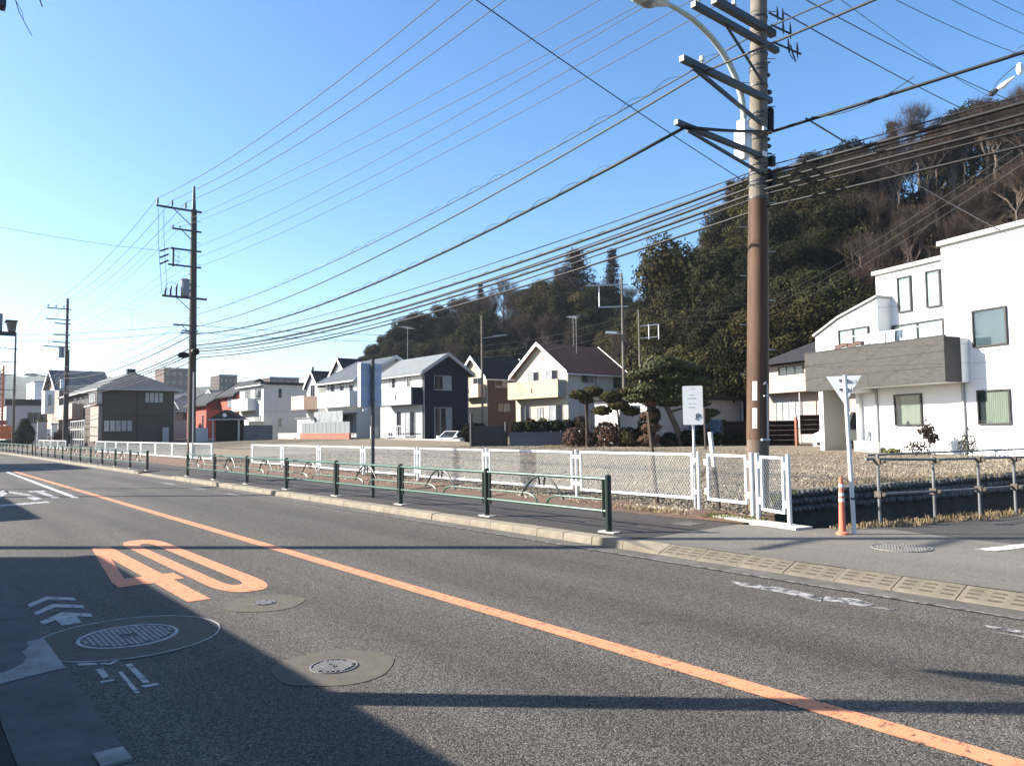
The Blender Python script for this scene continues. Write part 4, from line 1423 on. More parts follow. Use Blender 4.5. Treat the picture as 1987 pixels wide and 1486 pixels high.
S0 = -26.0
hv = 'high voltage wires along the poles'
for (x1, z1, x2, w) in ((10.1, 12.45, 9.69, 'leftmost'), (10.75, 12.45, 10.36, 'middle'), (11.4, 12.45, 11.0, 'right-hand')):
    wire([(x1, S0, 12.45), (x1, 8.0, z1), (x2, 39.7, 13.2), (x2 + .2, 76.8, 13.0), (x2, 114.8, 12.9)], [.5, .75, .8, .9], .013, 'high black wire, %s of the three running to the pole tops' % w, hv)
lv = 'low voltage wires along the poles'
for k, (x1, z1, x2, z2) in enumerate(((11.2, 10.5, 10.42, 11.95), (11.25, 9.95, 10.75, 11.9), (11.2, 9.9, 11.7, 11.1), (11.2, 9.5, 11.7, 10.55), (11.2, 9.15, 11.7, 10.05))):
    wire([(x1 + .3, S0, z1), (x1, 8.0, z1), (x2, 39.7, z2), (11.0, 76.8, 11.4 - .4 * k), (11, 114.8, 11 - .4 * k)], [.3, .35, .5, .6], .0085, 'thin pale wire, %s down of five below the high wires' % ('first', 'second', 'third', 'fourth', 'fifth')[k], lv, 'wire_grey')
wire([(12.3, S0, 9.2), (12.1, 7.7, 8.85), (11.75, 39.7, 7.65), (11.4, 76.8, 7.6), (11.4, 114.8, 7.4)], [.4, .55, .6, .7], .015, 'upper grey cable wound with a loose spiral hanger', None, 'wire_grey', hang=[(18, 36, .95, .055)])
wire([(11.9, S0, 8.3), (10.45, 7.75, 7.62), (11.6, 39.7, 7.0), (11.3, 76.8, 7.0), (11.3, 114.8, 6.8)], [.2, .65, .6, .7], .019, 'plain pale cable passing in front of the thick pole below the lamp arm', None, 'wire_grey')
wire([(12.4, S0, 7.1), (12.4, 7.72, 7.05), (9.95, 7.78, 6.56), (11.5, 39.7, 6.62), (11.3, 76.8, 6.6), (11.3, 114.8, 6.5)], [.3, .03, .8, .6, .7], .029, 'black telephone cable with spiral hanger on the lowest bracket of the thick pole', None, 'wire', hang=[(37, 54, .9, .05), (2, 17, .8, .06)])
wire([(12.5, S0, 6.5), (12.15, 7.74, 6.22), (11.6, 39.65, 6.05), (11.4, 76.7, 5.9)], [.3, .55, .6], .033, 'thick black cable, topmost of the bundle passing low on the thick pole', 'cable bundle low on the poles', hang=[(19, 36, .7, .02)])
wire([(12.5, S0, 6.3), (12.2, 7.74, 6.08), (11.65, 39.65, 5.88), (11.4, 76.7, 5.75)], [.3, .62, .6], .028, 'black cable, second of the low bundle on the thick pole', 'cable bundle low on the poles')
wire([(12.5, S0, 6.2), (12.2, 7.73, 5.95), (11.65, 39.6, 5.74), (11.4, 76.7, 5.6)], [.3, .60, .6], .030, 'black cable, third of the low bundle on the thick pole', 'cable bundle low on the poles', hang=[(2, 17, .9, .02), (19, 36, .8, .02)])
wire([(12.5, S0, 5.9), (12.25, 7.74, 5.64), (11.8, 39.6, 5.45), (11.4, 76.7, 5.3)], [.3, .55, .6], .025, 'lowest black cable of the bundle on the thick pole', 'cable bundle low on the poles')
wire([(12.45, S0, 6.55), (12.2, 7.74, 6.36), (11.5, 39.65, 6.2)], [.3, .45], .012, 'thin messenger wire just above the low cable bundle', 'cable bundle low on the poles')
wire([(.25, 6.3, 7.3), (12.2, 8.1, 6.1)], .12, .0075, 'single black wire crossing the sky from upper left down to the thick pole')
wire([(12.5, S0, 6.05), (12.2, 7.74, 5.86), (11.7, 39.6, 5.62), (11.4, 76.7, 5.4)], [.3, .66, .6], .018, 'black cable, fourth of the low bundle on the thick pole', 'cable bundle low on the poles')
wire([(12.5, S0, 6.42), (12.2, 7.74, 6.16), (11.6, 39.65, 5.97)], [.3, .68], .014, 'slack thin cable drooping among the low bundle', 'cable bundle low on the poles')
# branch lines to the right
RXp, RYp = 33.0, 9.4
bn = ('topmost', 'second from top', 'third from top', 'fourth from top', 'fifth from top', 'lowest')
for k, (dx, z1, z2, sg, rad) in enumerate(((.35, 12.3, 16.3, .25, .010), (.4, 11.7, 15.6, .25, .010), (.4, 10.9, 14.8, .25, .010), (.45, 10.6, 13.75, .2, .008), (.5, 9.95, 12.9, .2, .012), (.55, 9.45, 11.75, .2, .013))):
    wire([(PX + .2 + dx, 7.72, z1), (33.4, 9.3, z2 + .1 * (z2 - z1)) if k != 3 else (31.28, 10.55, 13.78)], sg, rad, 'black branch wire to the upper right, %s of the six' % bn[k], 'branch wires to the upper right')
wire([(12.36, 7.05, 7.06), (33.0, 9.3, 7.75)], .12, .016, 'thick black service cable dropping right towards the white house')
wire([(12.36, 6.95, 7.05), (12.36, 5.2, 7.12)], .16, .007, 'short loop of slack cable hanging by the service drop')
for k, (z1, zr, zl) in enumerate(((9.9, 9.3, 9.35), (9.45, 9.05, 8.95), (9.0, 8.75, 8.55))):
    wire([(38.3, 35.7, zl + .35), (42.3, 26.8, z1 - .35), (24.0, 7.4, zr), (20.5, 1.5, zr + .2)], [.35, .25, .1], .008, 'pale service wire, %s of three passing over the white house carport' % ('upper', 'middle', 'lower')[k], 'house service wires', 'wire_grey')
for k, (y1, z1, y2, z2) in enumerate(((24.6, 5.35, 11.2, 4.55), (23.8, 4.55, 10.6, 3.85), (23.5, 6.4, 11.2, 6.2), (22.5, 7.1, 10.8, 7.3))):
    wire([(26.5, y1, z1), (30.2, y2, z2)], .15, .0045, 'thin dark wire in front of the white house, %s' % ('level with the grey balcony top', 'across the grey balcony', 'under the upper windows', 'above the big window')[k], 'wires in front of the white house')
for k, (z1, z2) in enumerate(((7.1, 7.4), (6.75, 6.95))):
    wire([(2.0, 52, z1 + .2), (11.2, 40.1, z1), (38.2, 36.2, z2 + 1.0)], [.25, .5], .012, 'black wire crossing the road to the second pole, %s one' % ('upper', 'lower')[k], 'wires crossing the road')
wire([(-8, 36, 11.6), (10.0, 39.7, 10.6)], .6, .008, 'single thin wire coming in from the left to the second pole')
for k in range(3):
    wire([(38.3, 35.7, 9.6 - .4 * k), (45.2, 40.4, 9.6 - .4 * k)], .5, .010, 'slack wire between the two slim poles, %s' % ('upper', 'middle', 'lower')[k], 'wires between the slim poles', 'wire_grey')
for k in range(3):
    wire([(38.3, 35.7, 9.2 - .5 * k), (39.2, 53.0, 8.9 - .5 * k)], .35, .009, 'wire over the cream gabled house, %s' % ('upper', 'middle', 'lower')[k], 'wires over the cream houses')
for k in range(3):
    wire([(47.5, 106, 10.8 - .7 * k), (20, 112, 8.0 - .3 * k)], .5, .016, 'distant wire behind the red house, %s' % ('upper', 'middle', 'lower')[k], 'distant wires', 'wire_grey')
# ------------------------------------------------------------------ houses
H = {}
def hm(k, col, **kw):
    H[k] = mat(k + '_finish', col, **{**dict(rough=.85, var=.06, scale=1.2, dirt=.12), **kw})
hm('navy_siding', (.010, .014, .028), stripes=(2, .16, .35))
hm('white_siding', (.80, .79, .75), stripes=(2, .3, .25))
hm('grey_siding', (.33, .35, .35), stripes=(2, .2, .3))
hm('cream_siding', (.52, .42, .28), stripes=(2, .3, .25))
hm('cream_light', (.58, .50, .36), stripes=(2, .3, .2))
hm('pink_panel', (.66, .47, .36))
hm('brown_siding', (.12, .076, .064), stripes=(2, .3, .35))
hm('taupe_siding', (.085, .068, .060), stripes=(2, .45, .35))
hm('taupe_light', (.33, .27, .235), stripes=(2, .3, .25))
hm('red_render', (.40, .10, .07))
hm('grey_wall', (.45, .45, .45))
hm('pale_stucco', (.56, .55, .54), bump=.15, bscale=60)
hm('pink_beige', (.40, .325, .285), stripes=(0, .3, .3))
hm('modern_white', (.86, .86, .85), var=.02, dirt=.03)
hm('modern_grey', (.072, .069, .064), var=.3, scale=3, stretch=(1.2, 1.2, 9), dirt=0)
hm('dark_trim', (.035, .035, .038), rough=.5)
hm('pier_shaded', (.42, .39, .33), var=.03)
hm('roof_grey', (.165, .18, .19), rough=.7, var=.15, scale=2.5, stripes=(2, .11, .9))
hm('roof_dark', (.026, .025, .027), rough=.7, var=.2, scale=2.5, stripes=(2, .11, .9))
hm('roof_brown', (.25, .105, .065), rough=.75, var=.2, scale=2.5, stripes=(2, .11, .9))
hm('roof_slate', (.085, .092, .105), rough=.6, var=.2, scale=2.5, stripes=(2, .11, .9))
hm('roof_taupe', (.135, .13, .13), rough=.75, var=.15, scale=2, stripes=(2, .11, .9))
hm('trim_white', (.78, .78, .76), rough=.6, dirt=.05)
hm('trim_pale', (.42, .42, .41), rough=.6, dirt=.1)
hm('frame_alu', (.30, .31, .32), rough=.4, metal=.4, dirt=0)
hm('frame_dark', (.05, .045, .045), rough=.45, dirt=0)
hm('glass_dark', (.022, .026, .032), rough=.05, spec=.8, var=.3, dirt=0)
hm('glass_pale', (.30, .32, .33), rough=.12, spec=.6, var=.25, scale=2.5, dirt=0)
hm('glass_sky', (.12, .15, .18), rough=.06, spec=.8, var=.1, dirt=0)
hm('curtain_green', (.36, .345, .29), rough=.9, var=.12, scale=1.5, stretch=(9, 9, .4), dirt=0)
hm('curtain_white', (.72, .74, .74), rough=.9, var=.10, scale=1.5, stretch=(9, 9, .4), dirt=0)
hm('brick_red', (.30, .125, .085), var=.25, scale=6)
hm('block_cream', (.52, .48, .38), var=.15, scale=2)
hm('panel_grey', (.20, .22, .23), rough=.4)
hm('fence_brown', (.016, .011, .010), rough=.8, spec=.05)
hm('navy_concrete', (.10, .115, .14), var=.2, scale=1, dirt=.3)
CLEAR = clear_glass('window_glass')


class W:
    def __init__(s, p, d, n):
        s.p, s.d, s.n = Vector((p[0], p[1], 0)), Vector((d[0], d[1], 0)), Vector((n[0], n[1], 0))

    def at(s, u, z, o=0):
        return s.p + s.d * u + s.n * o + Vector((0, 0, z))

    def box(s, b, u0, u1, z0, z1, o0, o1):
        return b.hexa([s.at(u0, z0, o0), s.at(u1, z0, o0), s.at(u1, z0, o1), s.at(u0, z0, o1), s.at(u0, z1, o0), s.at(u1, z1, o0), s.at(u1, z1, o1), s.at(u0, z1, o1)])


def WS(x0, y0):
    return W((x0, y0), (1, 0), (0, -1))


def WW(x0, y0):
    return W((x0, y0), (0, 1), (-1, 0))


def window(root, w, u0, u1, z0, z1, fm='frame_alu', gm='glass_dark', sash=2, sill=True, t=.05, name='window', half=None, o=0.):
    u0, u1 = min(u0, u1), max(u0, u1)
    b = MB()
    w.box(b, u0, u1, z0, z0 + t, o, o + .06)
    w.box(b, u0, u1, z1 - t, z1, o, o + .06)
    w.box(b, u0, u0 + t, z0 + t, z1 - t, o, o + .058)
    w.box(b, u1 - t, u1, z0 + t, z1 - t, o, o + .058)
    for k in range(1, sash):
        uc = u0 + (u1 - u0) * k / sash
        w.box(b, uc - t * .5, uc + t * .5, z0 + t, z1 - t, o, o + .05)
    if sill:
        w.box(b, u0 - .05, u1 + .05, z0 - .045, z0 - .003, o, o + .10)
    f = build(b, name, H[fm], root)
    for k in range(sash):
        a, c = u0 + (u1 - u0) * k / sash, u0 + (u1 - u0) * (k + 1) / sash
        g_ = MB()
        w.box(g_, a + t * .7, c - t * .7, z0 + t, z1 - t, o + .004, o + .02 + .012 * (k % 2))
        build(g_, 'pane', H[half if (half and k == sash - 1) else gm], f)
    return f


def gable_walls(root, x0, y0, x1, y1, z0, ze, zp, axis, m, ze2=None):
    if axis == 'y':
        xm = (x0 + x1) / 2
        b = MB().extr([(x0, y0, z0), (x1, y0, z0), (x1, y0, ze), (xm, y0, zp), (x0, y0, ze)], (0, y1 - y0, 0))
    else:
        ym = (y0 + y1) / 2
        b = MB().extr([(x0, y0, z0), (x0, y1, z0), (x0, y1, ze), (x0, ym, zp), (x0, y0, ze)], (x1 - x0, 0, 0))
    return build(b, 'wall', H[m], root)


def gable_roof(root, x0, y0, x1, y1, ze, zp, axis, m, oh=.45, th=.14, barge='trim_white'):
    b, bb = MB(), MB()
    if axis == 'y':
        xm = (x0 + x1) / 2
        sl = (zp - ze) / (xm - x0)
        for s in (-1, 1):
            xe = xm + s * (xm - x0 + oh)
            zee = ze - sl * oh
            b.extr([(xm, y0 - oh, zp + .02), (xe, y0 - oh, zee + .02), (xe, y0 - oh, zee + .02 + th), (xm, y0 - oh, zp + .02 + th)], (0, y1 - y0 + 2 * oh, 0))
            for yy_ in (y0 - oh - .03, y1 + oh + .003):
                bb.extr([(xm, yy_, zp - .10), (xe, yy_, zee - .10), (xe, yy_, zee + .10 + th), (xm, yy_, zp + .10 + th)], (0, .027, 0))
            bb.box((xe + s * .003, y0 - oh, zee - .08), (xe + s * .11, y1 + oh, zee + .03))
    else:
        ym = (y0 + y1) / 2
        sl = (zp - ze) / (ym - y0)
        for s in (-1, 1):
            ye = ym + s * (ym - y0 + oh)
            zee = ze - sl * oh
            b.extr([(x0 - oh, ym, zp + .02), (x0 - oh, ye, zee + .02), (x0 - oh, ye, zee + .02 + th), (x0 - oh, ym, zp + .02 + th)], (x1 - x0 + 2 * oh, 0, 0))
            for xx in (x0 - oh - .03, x1 + oh + .003):
                bb.extr([(xx, ym, zp - .10), (xx, ye, zee - .10), (xx, ye, zee + .10 + th), (xx, ym, zp + .10 + th)], (.027, 0, 0))
            bb.box((x0 - oh, ye + s * .003, zee - .08), (x1 + oh, ye + s * .11, zee + .03))
    r = build(b, 'roof', H[m], root)
    build(bb, 'bargeboard', H[barge], r)
    return r


def hip_roof(root, x0, y0, x1, y1, ze, zp, m, oh=.6, trim='trim_pale'):
    x0, y0, x1, y1 = x0 - oh, y0 - oh, x1 + oh, y1 + oh
    w = min(x1 - x0, y1 - y0) / 2
    if (y1 - y0) > (x1 - x0):
        r0, r1 = ((x0 + x1) / 2, y0 + w), ((x0 + x1) / 2, y1 - w)
    else:
        r0, r1 = (x0 + w, (y0 + y1) / 2), (x1 - w, (y0 + y1) / 2)
    b = MB().add([(x0, y0, ze), (x1, y0, ze), (x1, y1, ze), (x0, y1, ze), (*r0, zp), (*r1, zp)],
                 [(0, 1, 4), (1, 2, 5, 4), (2, 3, 5), (3, 0, 4, 5), (3, 2, 1, 0)] if (y1 - y0) > (x1 - x0) else [(0, 1, 5, 4), (1, 2, 5), (2, 3, 4, 5), (3, 0, 4), (3, 2, 1, 0)])
    r = build(b, 'roof', H[m], root)
    t = MB().box((x0 - .04, y0 - .04, ze - .16), (x1 + .04, y0 + .05, ze - .004)).box((x0 - .04, y1 - .05, ze - .16), (x1 + .04, y1 + .04, ze - .004)).box((x0 - .04, y0 + .052, ze - .16), (x0 + .05, y1 - .052, ze - .004)).box((x1 - .05, y0 + .052, ze - .16), (x1 + .04, y1 - .052, ze - .004))
    build(t, 'fascia', H[trim], r)
    return r


def balcony(root, w, u0, u1, z0, z1, out, m, m_end=None, cap='trim_pale', slot=True):
    b = MB()
    w.box(b, u0, u1, z0, z1, out - .12, out)
    w.box(b, u0 + .12, u1 - .12, z0, z0 + .12, .004, out - .122)
    o = build(b, 'balcony', H[m], root)
    for ua in (u0, u1 - .118):
        e = MB()
        w.box(e, ua, ua + .118, z0, z1, .004, out - .122)
        build(e, 'end_wall', H[m_end or m], o)
    c = MB()
    w.box(c, u0 - .02, u1 + .02, z1 + .003, z1 + .05, out - .15, out + .03)
    build(c, 'coping', H[cap], o)
    if slot:
        s_ = MB()
        um = (u0 + u1) / 2
        w.box(s_, um - .09, um + .09, z0 + .45, z0 + .85, out + .002, out + .012)
        build(s_, 'slot', H['dark_trim'], o)
    return o


def downpipe(root, w, u, z0, z1, m='trim_pale', o=.05, r=.04):
    return build(MB().tube([w.at(u, z0, o), w.at(u, z1, o)], r, 6), 'downpipe', H[m], root)


def antenna(x, y, z0, z1, label, n=6, l=.9, dirn=0.):
    a = empty('tv_antenna', (x, y, z0), label, 'antenna', 'television antennas on the roofs')
    build(MB().tube([(x, y, z0 - .6), (x, y, z1)], .013, 5), 'mast', M['galv'], a)
    c, s = cos(dirn), sin(dirn)
    b = MB().bar((x - c * l, y - s * l, z1 - .05), (x + c * l, y + s * l, z1 - .05), .02)
    for k in range(n):
        t = -l + 2 * l * k / (n - 1)
        w_ = .42 - .03 * k
        b.bar((x + c * t - s * -w_, y + s * t - c * w_, z1 - .05), (x + c * t + s * -w_, y + s * t + c * w_, z1 - .05), .015)
    b.bar((x - c * .3, y - s * .3, z1 - .55), (x + c * .5, y + s * .5, z1 - .55), .025)
    build(b, 'elements', M['galv'], a)
    return a


# --- navy gabled house
x0, y0, x1, y1 = 34.28, 54.7, 38.97, 61.9
r = empty('house', (x0, y0, 1.0), 'navy gabled house with white and grey long side and grey roof', 'house')
gable_walls(r, x0, y0, x1, y1, .6, 6.62, 8.08, 'y', 'navy_siding')
ws, ww = WS(x0, y0), WW(x0, y0)
b = MB(); ww.box(b, .06, y1 - y0, 5.32, 6.45, .004, .03); build(b, 'upper_cladding', H['white_siding'], r)
b = MB(); ww.box(b, .06, y1 - y0, .6, 3.82, .004, .026); build(b, 'lower_cladding', H['grey_siding'], r)
gable_roof(r, x0, y0, x1, y1, 6.62, 8.08, 'y', 'roof_grey', .42, barge='trim_pale')
window(r, ws, 1.1, 2.87, 5.09, 6.32, half='glass_pale')
d = window(r, ws, 1.1, 2.9, 1.05, 3.62, sash=3, half='glass_pale', sill=False, t=.09, name='patio_door')
for u0, z0_, z1_, u1 in ((4.47, 5.42, 6.31, 5.55), (1.95, 5.42, 6.31, 2.9)):
    window(r, ww, u0, u1, z0_, z1_, half='glass_pale', o=.03)
balcony(r, ww, .35, 5.4, 3.86, 5.30, .95, 'grey_siding', 'navy_siding')
window(r, ww, 3.6, 4.2, 1.3, 3.3, 'frame_dark', 'glass_dark', 1, False, name='front_door', o=.026)
window(r, ww, 1.2, 2.8, 1.2, 3.3, o=.026, half='glass_pale')
downpipe(r, ws, .08, .8, 6.4)
downpipe(r, ws, 4.6, .8, 6.4)
b = MB()
for k in range(9):
    b.box((33.3, 56 + .4 * k, 1.0), (33.33, 56.03 + .4 * k, 2.05))
b.box((33.28, 55.9, 2.05), (33.35, 59.4, 2.1)).box((33.28, 55.9, 1.15), (33.35, 59.4, 1.2))
build(b, 'terrace_railing', H['trim_white'], r)
build(MB().box((32.9, 60.6, .8), (33.4, 61.3, 2.1)), 'meter_cabinet', H['grey_wall'], r)
antenna(36.6, 61, 8.2, 11.2, 'television antenna on the grey roof of the navy house', dirn=.5)

# --- white house with the long balcony, left of the navy one
x0, y0, x1, y1 = 33.62, 65.3, 41.5, 72.0
r = empty('house', (x0, y0, 1.1), 'white house with a long plain balcony and bluish grey roof left of the navy house', 'house')
gable_walls(r, x0, y0, x1, y1, .7, 6.7, 8.75, 'y', 'white_siding')
gable_roof(r, x0, y0, x1, y1, 6.7, 8.75, 'y', 'roof_slate', .6)
ww = WW(x0, y0)
balcony(r, ww, -.5, 6.4, 4.0, 5.45, 1.0, 'white_siding')
for u in (.6, 2.6, 4.6):
    window(r, ww, u, u + 1.5, 5.1, 6.5, half='glass_pale')
b = MB(); ww.box(b, .0, 6.7, .7, 3.8, .004, .02); build(b, 'lower_cladding', H['grey_wall'], r)
window(r, ww, .5, 1.3, 1.3, 3.2, 'trim_pale', 'glass_pale', 2, False, o=.02)
window(r, ww, 1.8, 3.2, 1.3, 3.3, half='glass_pale', o=.02, sill=False)
window(r, ww, 4.2, 5.4, 1.3, 3.3, half='glass_pale', o=.02, sill=False)
build(MB().box((32.5, 65, 3.3), (33.6, 72.3, 3.42)), 'canopy', H['panel_grey'], r)

# --- white house with two small gables
r = empty('house', (35, 72.6, 1.2), 'white house with two steep dark roofed gables', 'house')
gable_walls(r, 36.5, 72.3, 43, 77.2, .8, 7.0, 9.3, 'x', 'white_siding')
gable_roof(r, 36.5, 72.3, 43, 77.2, 7.0, 9.3, 'x', 'roof_dark', .35)
gable_walls(r, 34.9, 76.4, 39.0, 79.4, .8, 6.6, 8.1, 'x', 'white_siding')
gable_roof(r, 34.9, 76.4, 39.0, 79.4, 6.6, 8.1, 'x', 'roof_dark', .3)
window(r, WW(34.9, 76.4), .9, 2.0, 5.3, 6.7, gm='glass_dark')
window(r, WW(36.5, 72.3), 2.2, 2.6, 7.4, 8.1, gm='glass_pale', sash=1)
b = balcony(r, WW(34.9, 76.4), .1, 3.4, 4.05, 5.45, 1.6, 'pink_panel', slot=False)
antenna(37.5, 75, 9.2, 12.6, 'television antenna above the twin gabled white house', l=.7)

# --- flat roofed white house
x0, y0, x1, y1 = 32.1, 84.7, 37.3, 92.4
r = empty('house', (x0, y0, 1.2), 'pale flat roofed house with a dark roof edge and corner balcony', 'house')
build(MB().box((x0, y0, .8), (x1, y1, 7.05)), 'wall', H['pale_stucco'], r)
build(MB().box((x0 - .45, y0 - .25, 7.06), (x1 + .3, y1 + .3, 7.36)), 'roof', H['dark_trim'], r)
build(MB().box((x0 - .5, y0 - .3, 6.95), (x0 - .02, y1 + .3, 7.055)), 'eave_board', H['trim_white'], r)
ws, ww = WS(x0, y0), WW(x0, y0)
window(r, ws, 1.7, 2.1, 5.55, 6.65, sash=1, sill=False)
window(r, ws, 1.7, 2.1, 2.2, 3.3, sash=1, sill=False)
window(r, ww, .7, 2.5, 5.35, 6.7)
window(r, ww, 4.1, 5.9, 5.5, 6.65)
balcony(r, ww, 2.2, 7.4, 4.2, 5.55, 1.05, 'white_siding', slot=False)
window(r, ww, .7, 2.6, 1.4, 3.6, gm='glass_pale')
b = MB(); ws.box(b, 0, 5.2, 4.02, 4.10, .002, .03); build(b, 'band_course', H['grey_wall'], r)

# --- red house
r = empty('house', (30.5, 96, 1.3), 'red rendered house with dark roofs behind the second pole', 'house')
gable_walls(r, 32.6, 95, 38, 101, .8, 6.5, 8.2, 'y', 'red_render')
gable_roof(r, 32.6, 95, 38, 101, 6.5, 8.2, 'y', 'roof_dark', .5, barge='roof_dark')
gable_walls(r, 31.6, 102, 36.5, 112, .8, 5.6, 7.1, 'y', 'red_render')
gable_roof(r, 31.6, 102, 36.5, 112, 5.6, 7.1, 'y', 'roof_dark', .6, barge='roof_dark')
build(MB().box((30.6, 100.2, .8), (32.55, 103.5, 4.6)), 'wing', H['red_render'], r)
window(r, WW(32.6, 95), 1.5, 3.2, 4.9, 6.0, gm='glass_pale')
window(r, WW(30.6, 100.2), 1.0, 1.6, 2.2, 4.0, sash=1)

# --- small gatehouse with pediment
r = empty('gatehouse', (24.6, 77.5, 1.0), 'small dark gatehouse with a white round mark on its low gable', 'gatehouse')
vv = Vector((.78, -.62, 0)); nv = Vector((-.62, -.78, 0))
def gp(u, z, o=0):
    p = Vector((24.3, 78.0, 0)) + vv * u + nv * o
    return Vector((p.x, p.y, z))
wg = W((24.3, 78.0), (vv.x, vv.y), (nv.x, nv.y))
b = MB(); wg.box(b, .1, 2.8, .8, 3.0, -1.4, -.9); build(b, 'wall', H['fence_brown'], r)
build(MB().extr([gp(-.2, 3.05, .3), gp(3.1, 3.05, .3), gp(1.45, 3.95, .3)], -nv * 1.8), 'roof', H['roof_dark'], r)
b = MB(); wg.box(b, -.25, 3.15, 2.95, 3.045, -1.6, .32); build(b, 'beam', H['trim_pale'], r)
build(MB().tube([gp(1.45, 3.42, .31), gp(1.45, 3.42, .34)], .2, 14), 'round_mark', H['trim_white'], r)
for u in (.15, 2.7):
    b = MB(); wg.box(b, u, u + .14, .8, 2.94, .0, .14); build(b, 'gate_post', H['trim_pale'], r)
# low walls by the gatehouse
thing(MB().box((22.6, 78.6, .7), (24.2, 78.8, 2.2)), 'garden_wall', H['pale_stucco'], (22.6, 78.6, .7), 'bluish grey garden wall left of the small gatehouse', 'wall')
thing(MB().box((26.9, 76.1, .7), (29.8, 76.3, 2.4)), 'garden_wall', H['navy_concrete'], (26.9, 76.1, .7), 'dark garden wall right of the small gatehouse', 'wall')
thing(MB().box((30.0, 83.5, .8), (31.8, 83.7, 2.9)), 'garden_wall', H['block_cream'], (30, 83.5, .8), 'cream gate wall in front of the flat roofed house', 'wall')

# --- dark brown house, long hip roof
x0, y0, x1, y1 = 15.52, 82.5, 22.0, 104
r = empty('house', (x0, y0, .8), 'dark taupe house with a hip roof and chimney cap at the left', 'house')
build(MB().box((x0, y0, .4), (x1, y1, 6.0)), 'wall', H['taupe_siding'], r)
rf = hip_roof(r, x0, y0, x1, y1, 6.1, 8.05, 'roof_taupe', .65)
build(MB().box((18.3, 85.8, 7.7), (19.1, 86.4, 8.35)), 'roof_vent', H['dark_trim'], rf)
ws, ww = WS(x0, y0), WW(x0, y0)
window(r, ws, 3.7, 5.45, 4.75, 5.82, 'frame_dark', 'glass_pale', 4, t=.06)
window(r, ws, .05, 2.65, 1.9, 3.05, 'frame_dark', 'glass_pale', 5, t=.06)
b = MB(); ws.box(b, 0, 6.48, 3.42, 3.48, .002, .03); build(b, 'band_course', H['dark_trim'], r)
b = MB(); ws.box(b, 2.95, 3.05, .6, 5.9, .002, .05); build(b, 'downpipe', H['dark_trim'], r)
b = MB(); ww.box(b, .3, 4.3, 4.55, 5.9, .004, .55); bay = build(b, 'bay', H['taupe_light'], r)
b = MB(); ww.box(b, .3, 4.3, 1.0, 4.4, .004, .35); build(b, 'bay', H['taupe_light'], r)
window(r, W((x0 - .55, y0 + .3), (0, 1), (-1, 0)), .3, 3.7, 4.75, 5.75, 'frame_dark', 'glass_pale', 3)
window(r, W((x0 - .54, y0 + .3), (1, 0), (0, -1)), .04, .5, 4.7, 5.8, 'trim_pale', 'glass_pale', 1, False)
balcony(r, ww, 10, 20, 3.4, 4.95, 1.1, 'pink_panel', 'taupe_light', slot=False)
for u in (6.0, 8.0, 11, 14):
    window(r, ww, u, u + 1.4, 4.6, 5.7, 'trim_white', 'glass_dark', 2)
b = MB()
for k in range(7):
    b.tube([(14.2 + .04 * k, 84 + 1.5 * k, .5), (14.2 + .04 * k, 84 + 1.5 * k, 3.1)], .05, 5)
for z in (1.2, 2.2, 3.05):
    b.tube([(14.2, 84, z), (14.45, 93, z)], .04, 5)
build(b, 'trellis', H['trim_white'], r)
build(MB().box((20.9, 82.15, .8), (21.45, 82.45, 2.3)), 'meter_cabinet', H['grey_wall'], r)
antenna(18.7, 86.1, 8.3, 14.6, 'tall television antenna on the dark taupe hip roof', l=1.0)
antenna(22.5, 112, 7.5, 13.5, 'television antenna behind the dark taupe house', l=1.0)

# --- slate roofed house behind it
r = empty('house', (14, 106, .8), 'house with a dark slate gable roof behind the street lamp pole', 'house')
gable_walls(r, 15.3, 107, 20.5, 116, .4, 7.4, 9.7, 'x', 'taupe_light')
gable_roof(r, 15.3, 107, 20.5, 116, 7.4, 9.7, 'x', 'roof_slate', .6)
build(MB().box((13.5, 104.6, 4.2), (14.5, 106.9, 6.9)), 'wing', H['white_siding'], r)
window(r, W((13.5, 104.6), (1, 0), (0, -1)), .35, .65, 5.2, 6.4, gm='glass_pale', sash=1)
# --- low grey building and white tower block
r = empty('building', (13, 132, .8), 'low grey flat building behind the orange drilling rig', 'building')
build(MB().box((12.2, 131, .4), (19, 140, 6.0)), 'wall', H['grey_wall'], r)
build(MB().box((12.0, 130.8, 6.01), (19.2, 140.2, 6.9)), 'roof', H['roof_dark'], r)
window(r, WS(12.2, 131), 2.6, 5.6, 3.4, 5.0, gm='glass_dark', sash=4)
r = empty('building', (17.8, 150, .8), 'narrow bright white building above the low grey one', 'building')
build(MB().box((17.6, 148, .4), (20.3, 158, 10.4)), 'wall', H['modern_white'], r)
build(MB().box((17.5, 147.9, 10.41), (20.4, 158.1, 10.6)), 'roof', H['trim_pale'], r)
window(r, WW(17.6, 148), 2, 4, 6, 8, gm='glass_dark')

# --- cream and brown house behind the slim pale pole
x0, y0, x1, y1 = 45.64, 61.0, 51.2, 65.4
r = empty('house', (x0, y0, 1.3), 'cream and brown gabled house behind the slim pale pole', 'house')
gable_walls(r, x0, y0, x1, y1, .9, 7.0, 8.95, 'x', 'cream_siding')
gable_roof(r, x0, y0, x1, y1, 7.0, 8.95, 'x', 'roof_dark', .4)
ws, ww = WS(x0, y0), WW(x0, y0)
b = MB(); ws.box(b, .1, 5.5, .9, 6.85, .004, .03); build(b, 'side_facing', H['brown_siding'], r)
window(r, ws, 1.05, 2.85, 5.9, 6.9, o=.03, half='glass_pale')
window(r, ws, 1.3, 2.95, 3.4, 4.35, 'frame_dark', o=.03, half='glass_pale')
balcony(r, ww, .2, 3.4, 4.9, 6.2, .9, 'pink_panel')
window(r, ww, .7, 2.2, 5.6, 6.9)
downpipe(r, ws, .03, .9, 6.8)

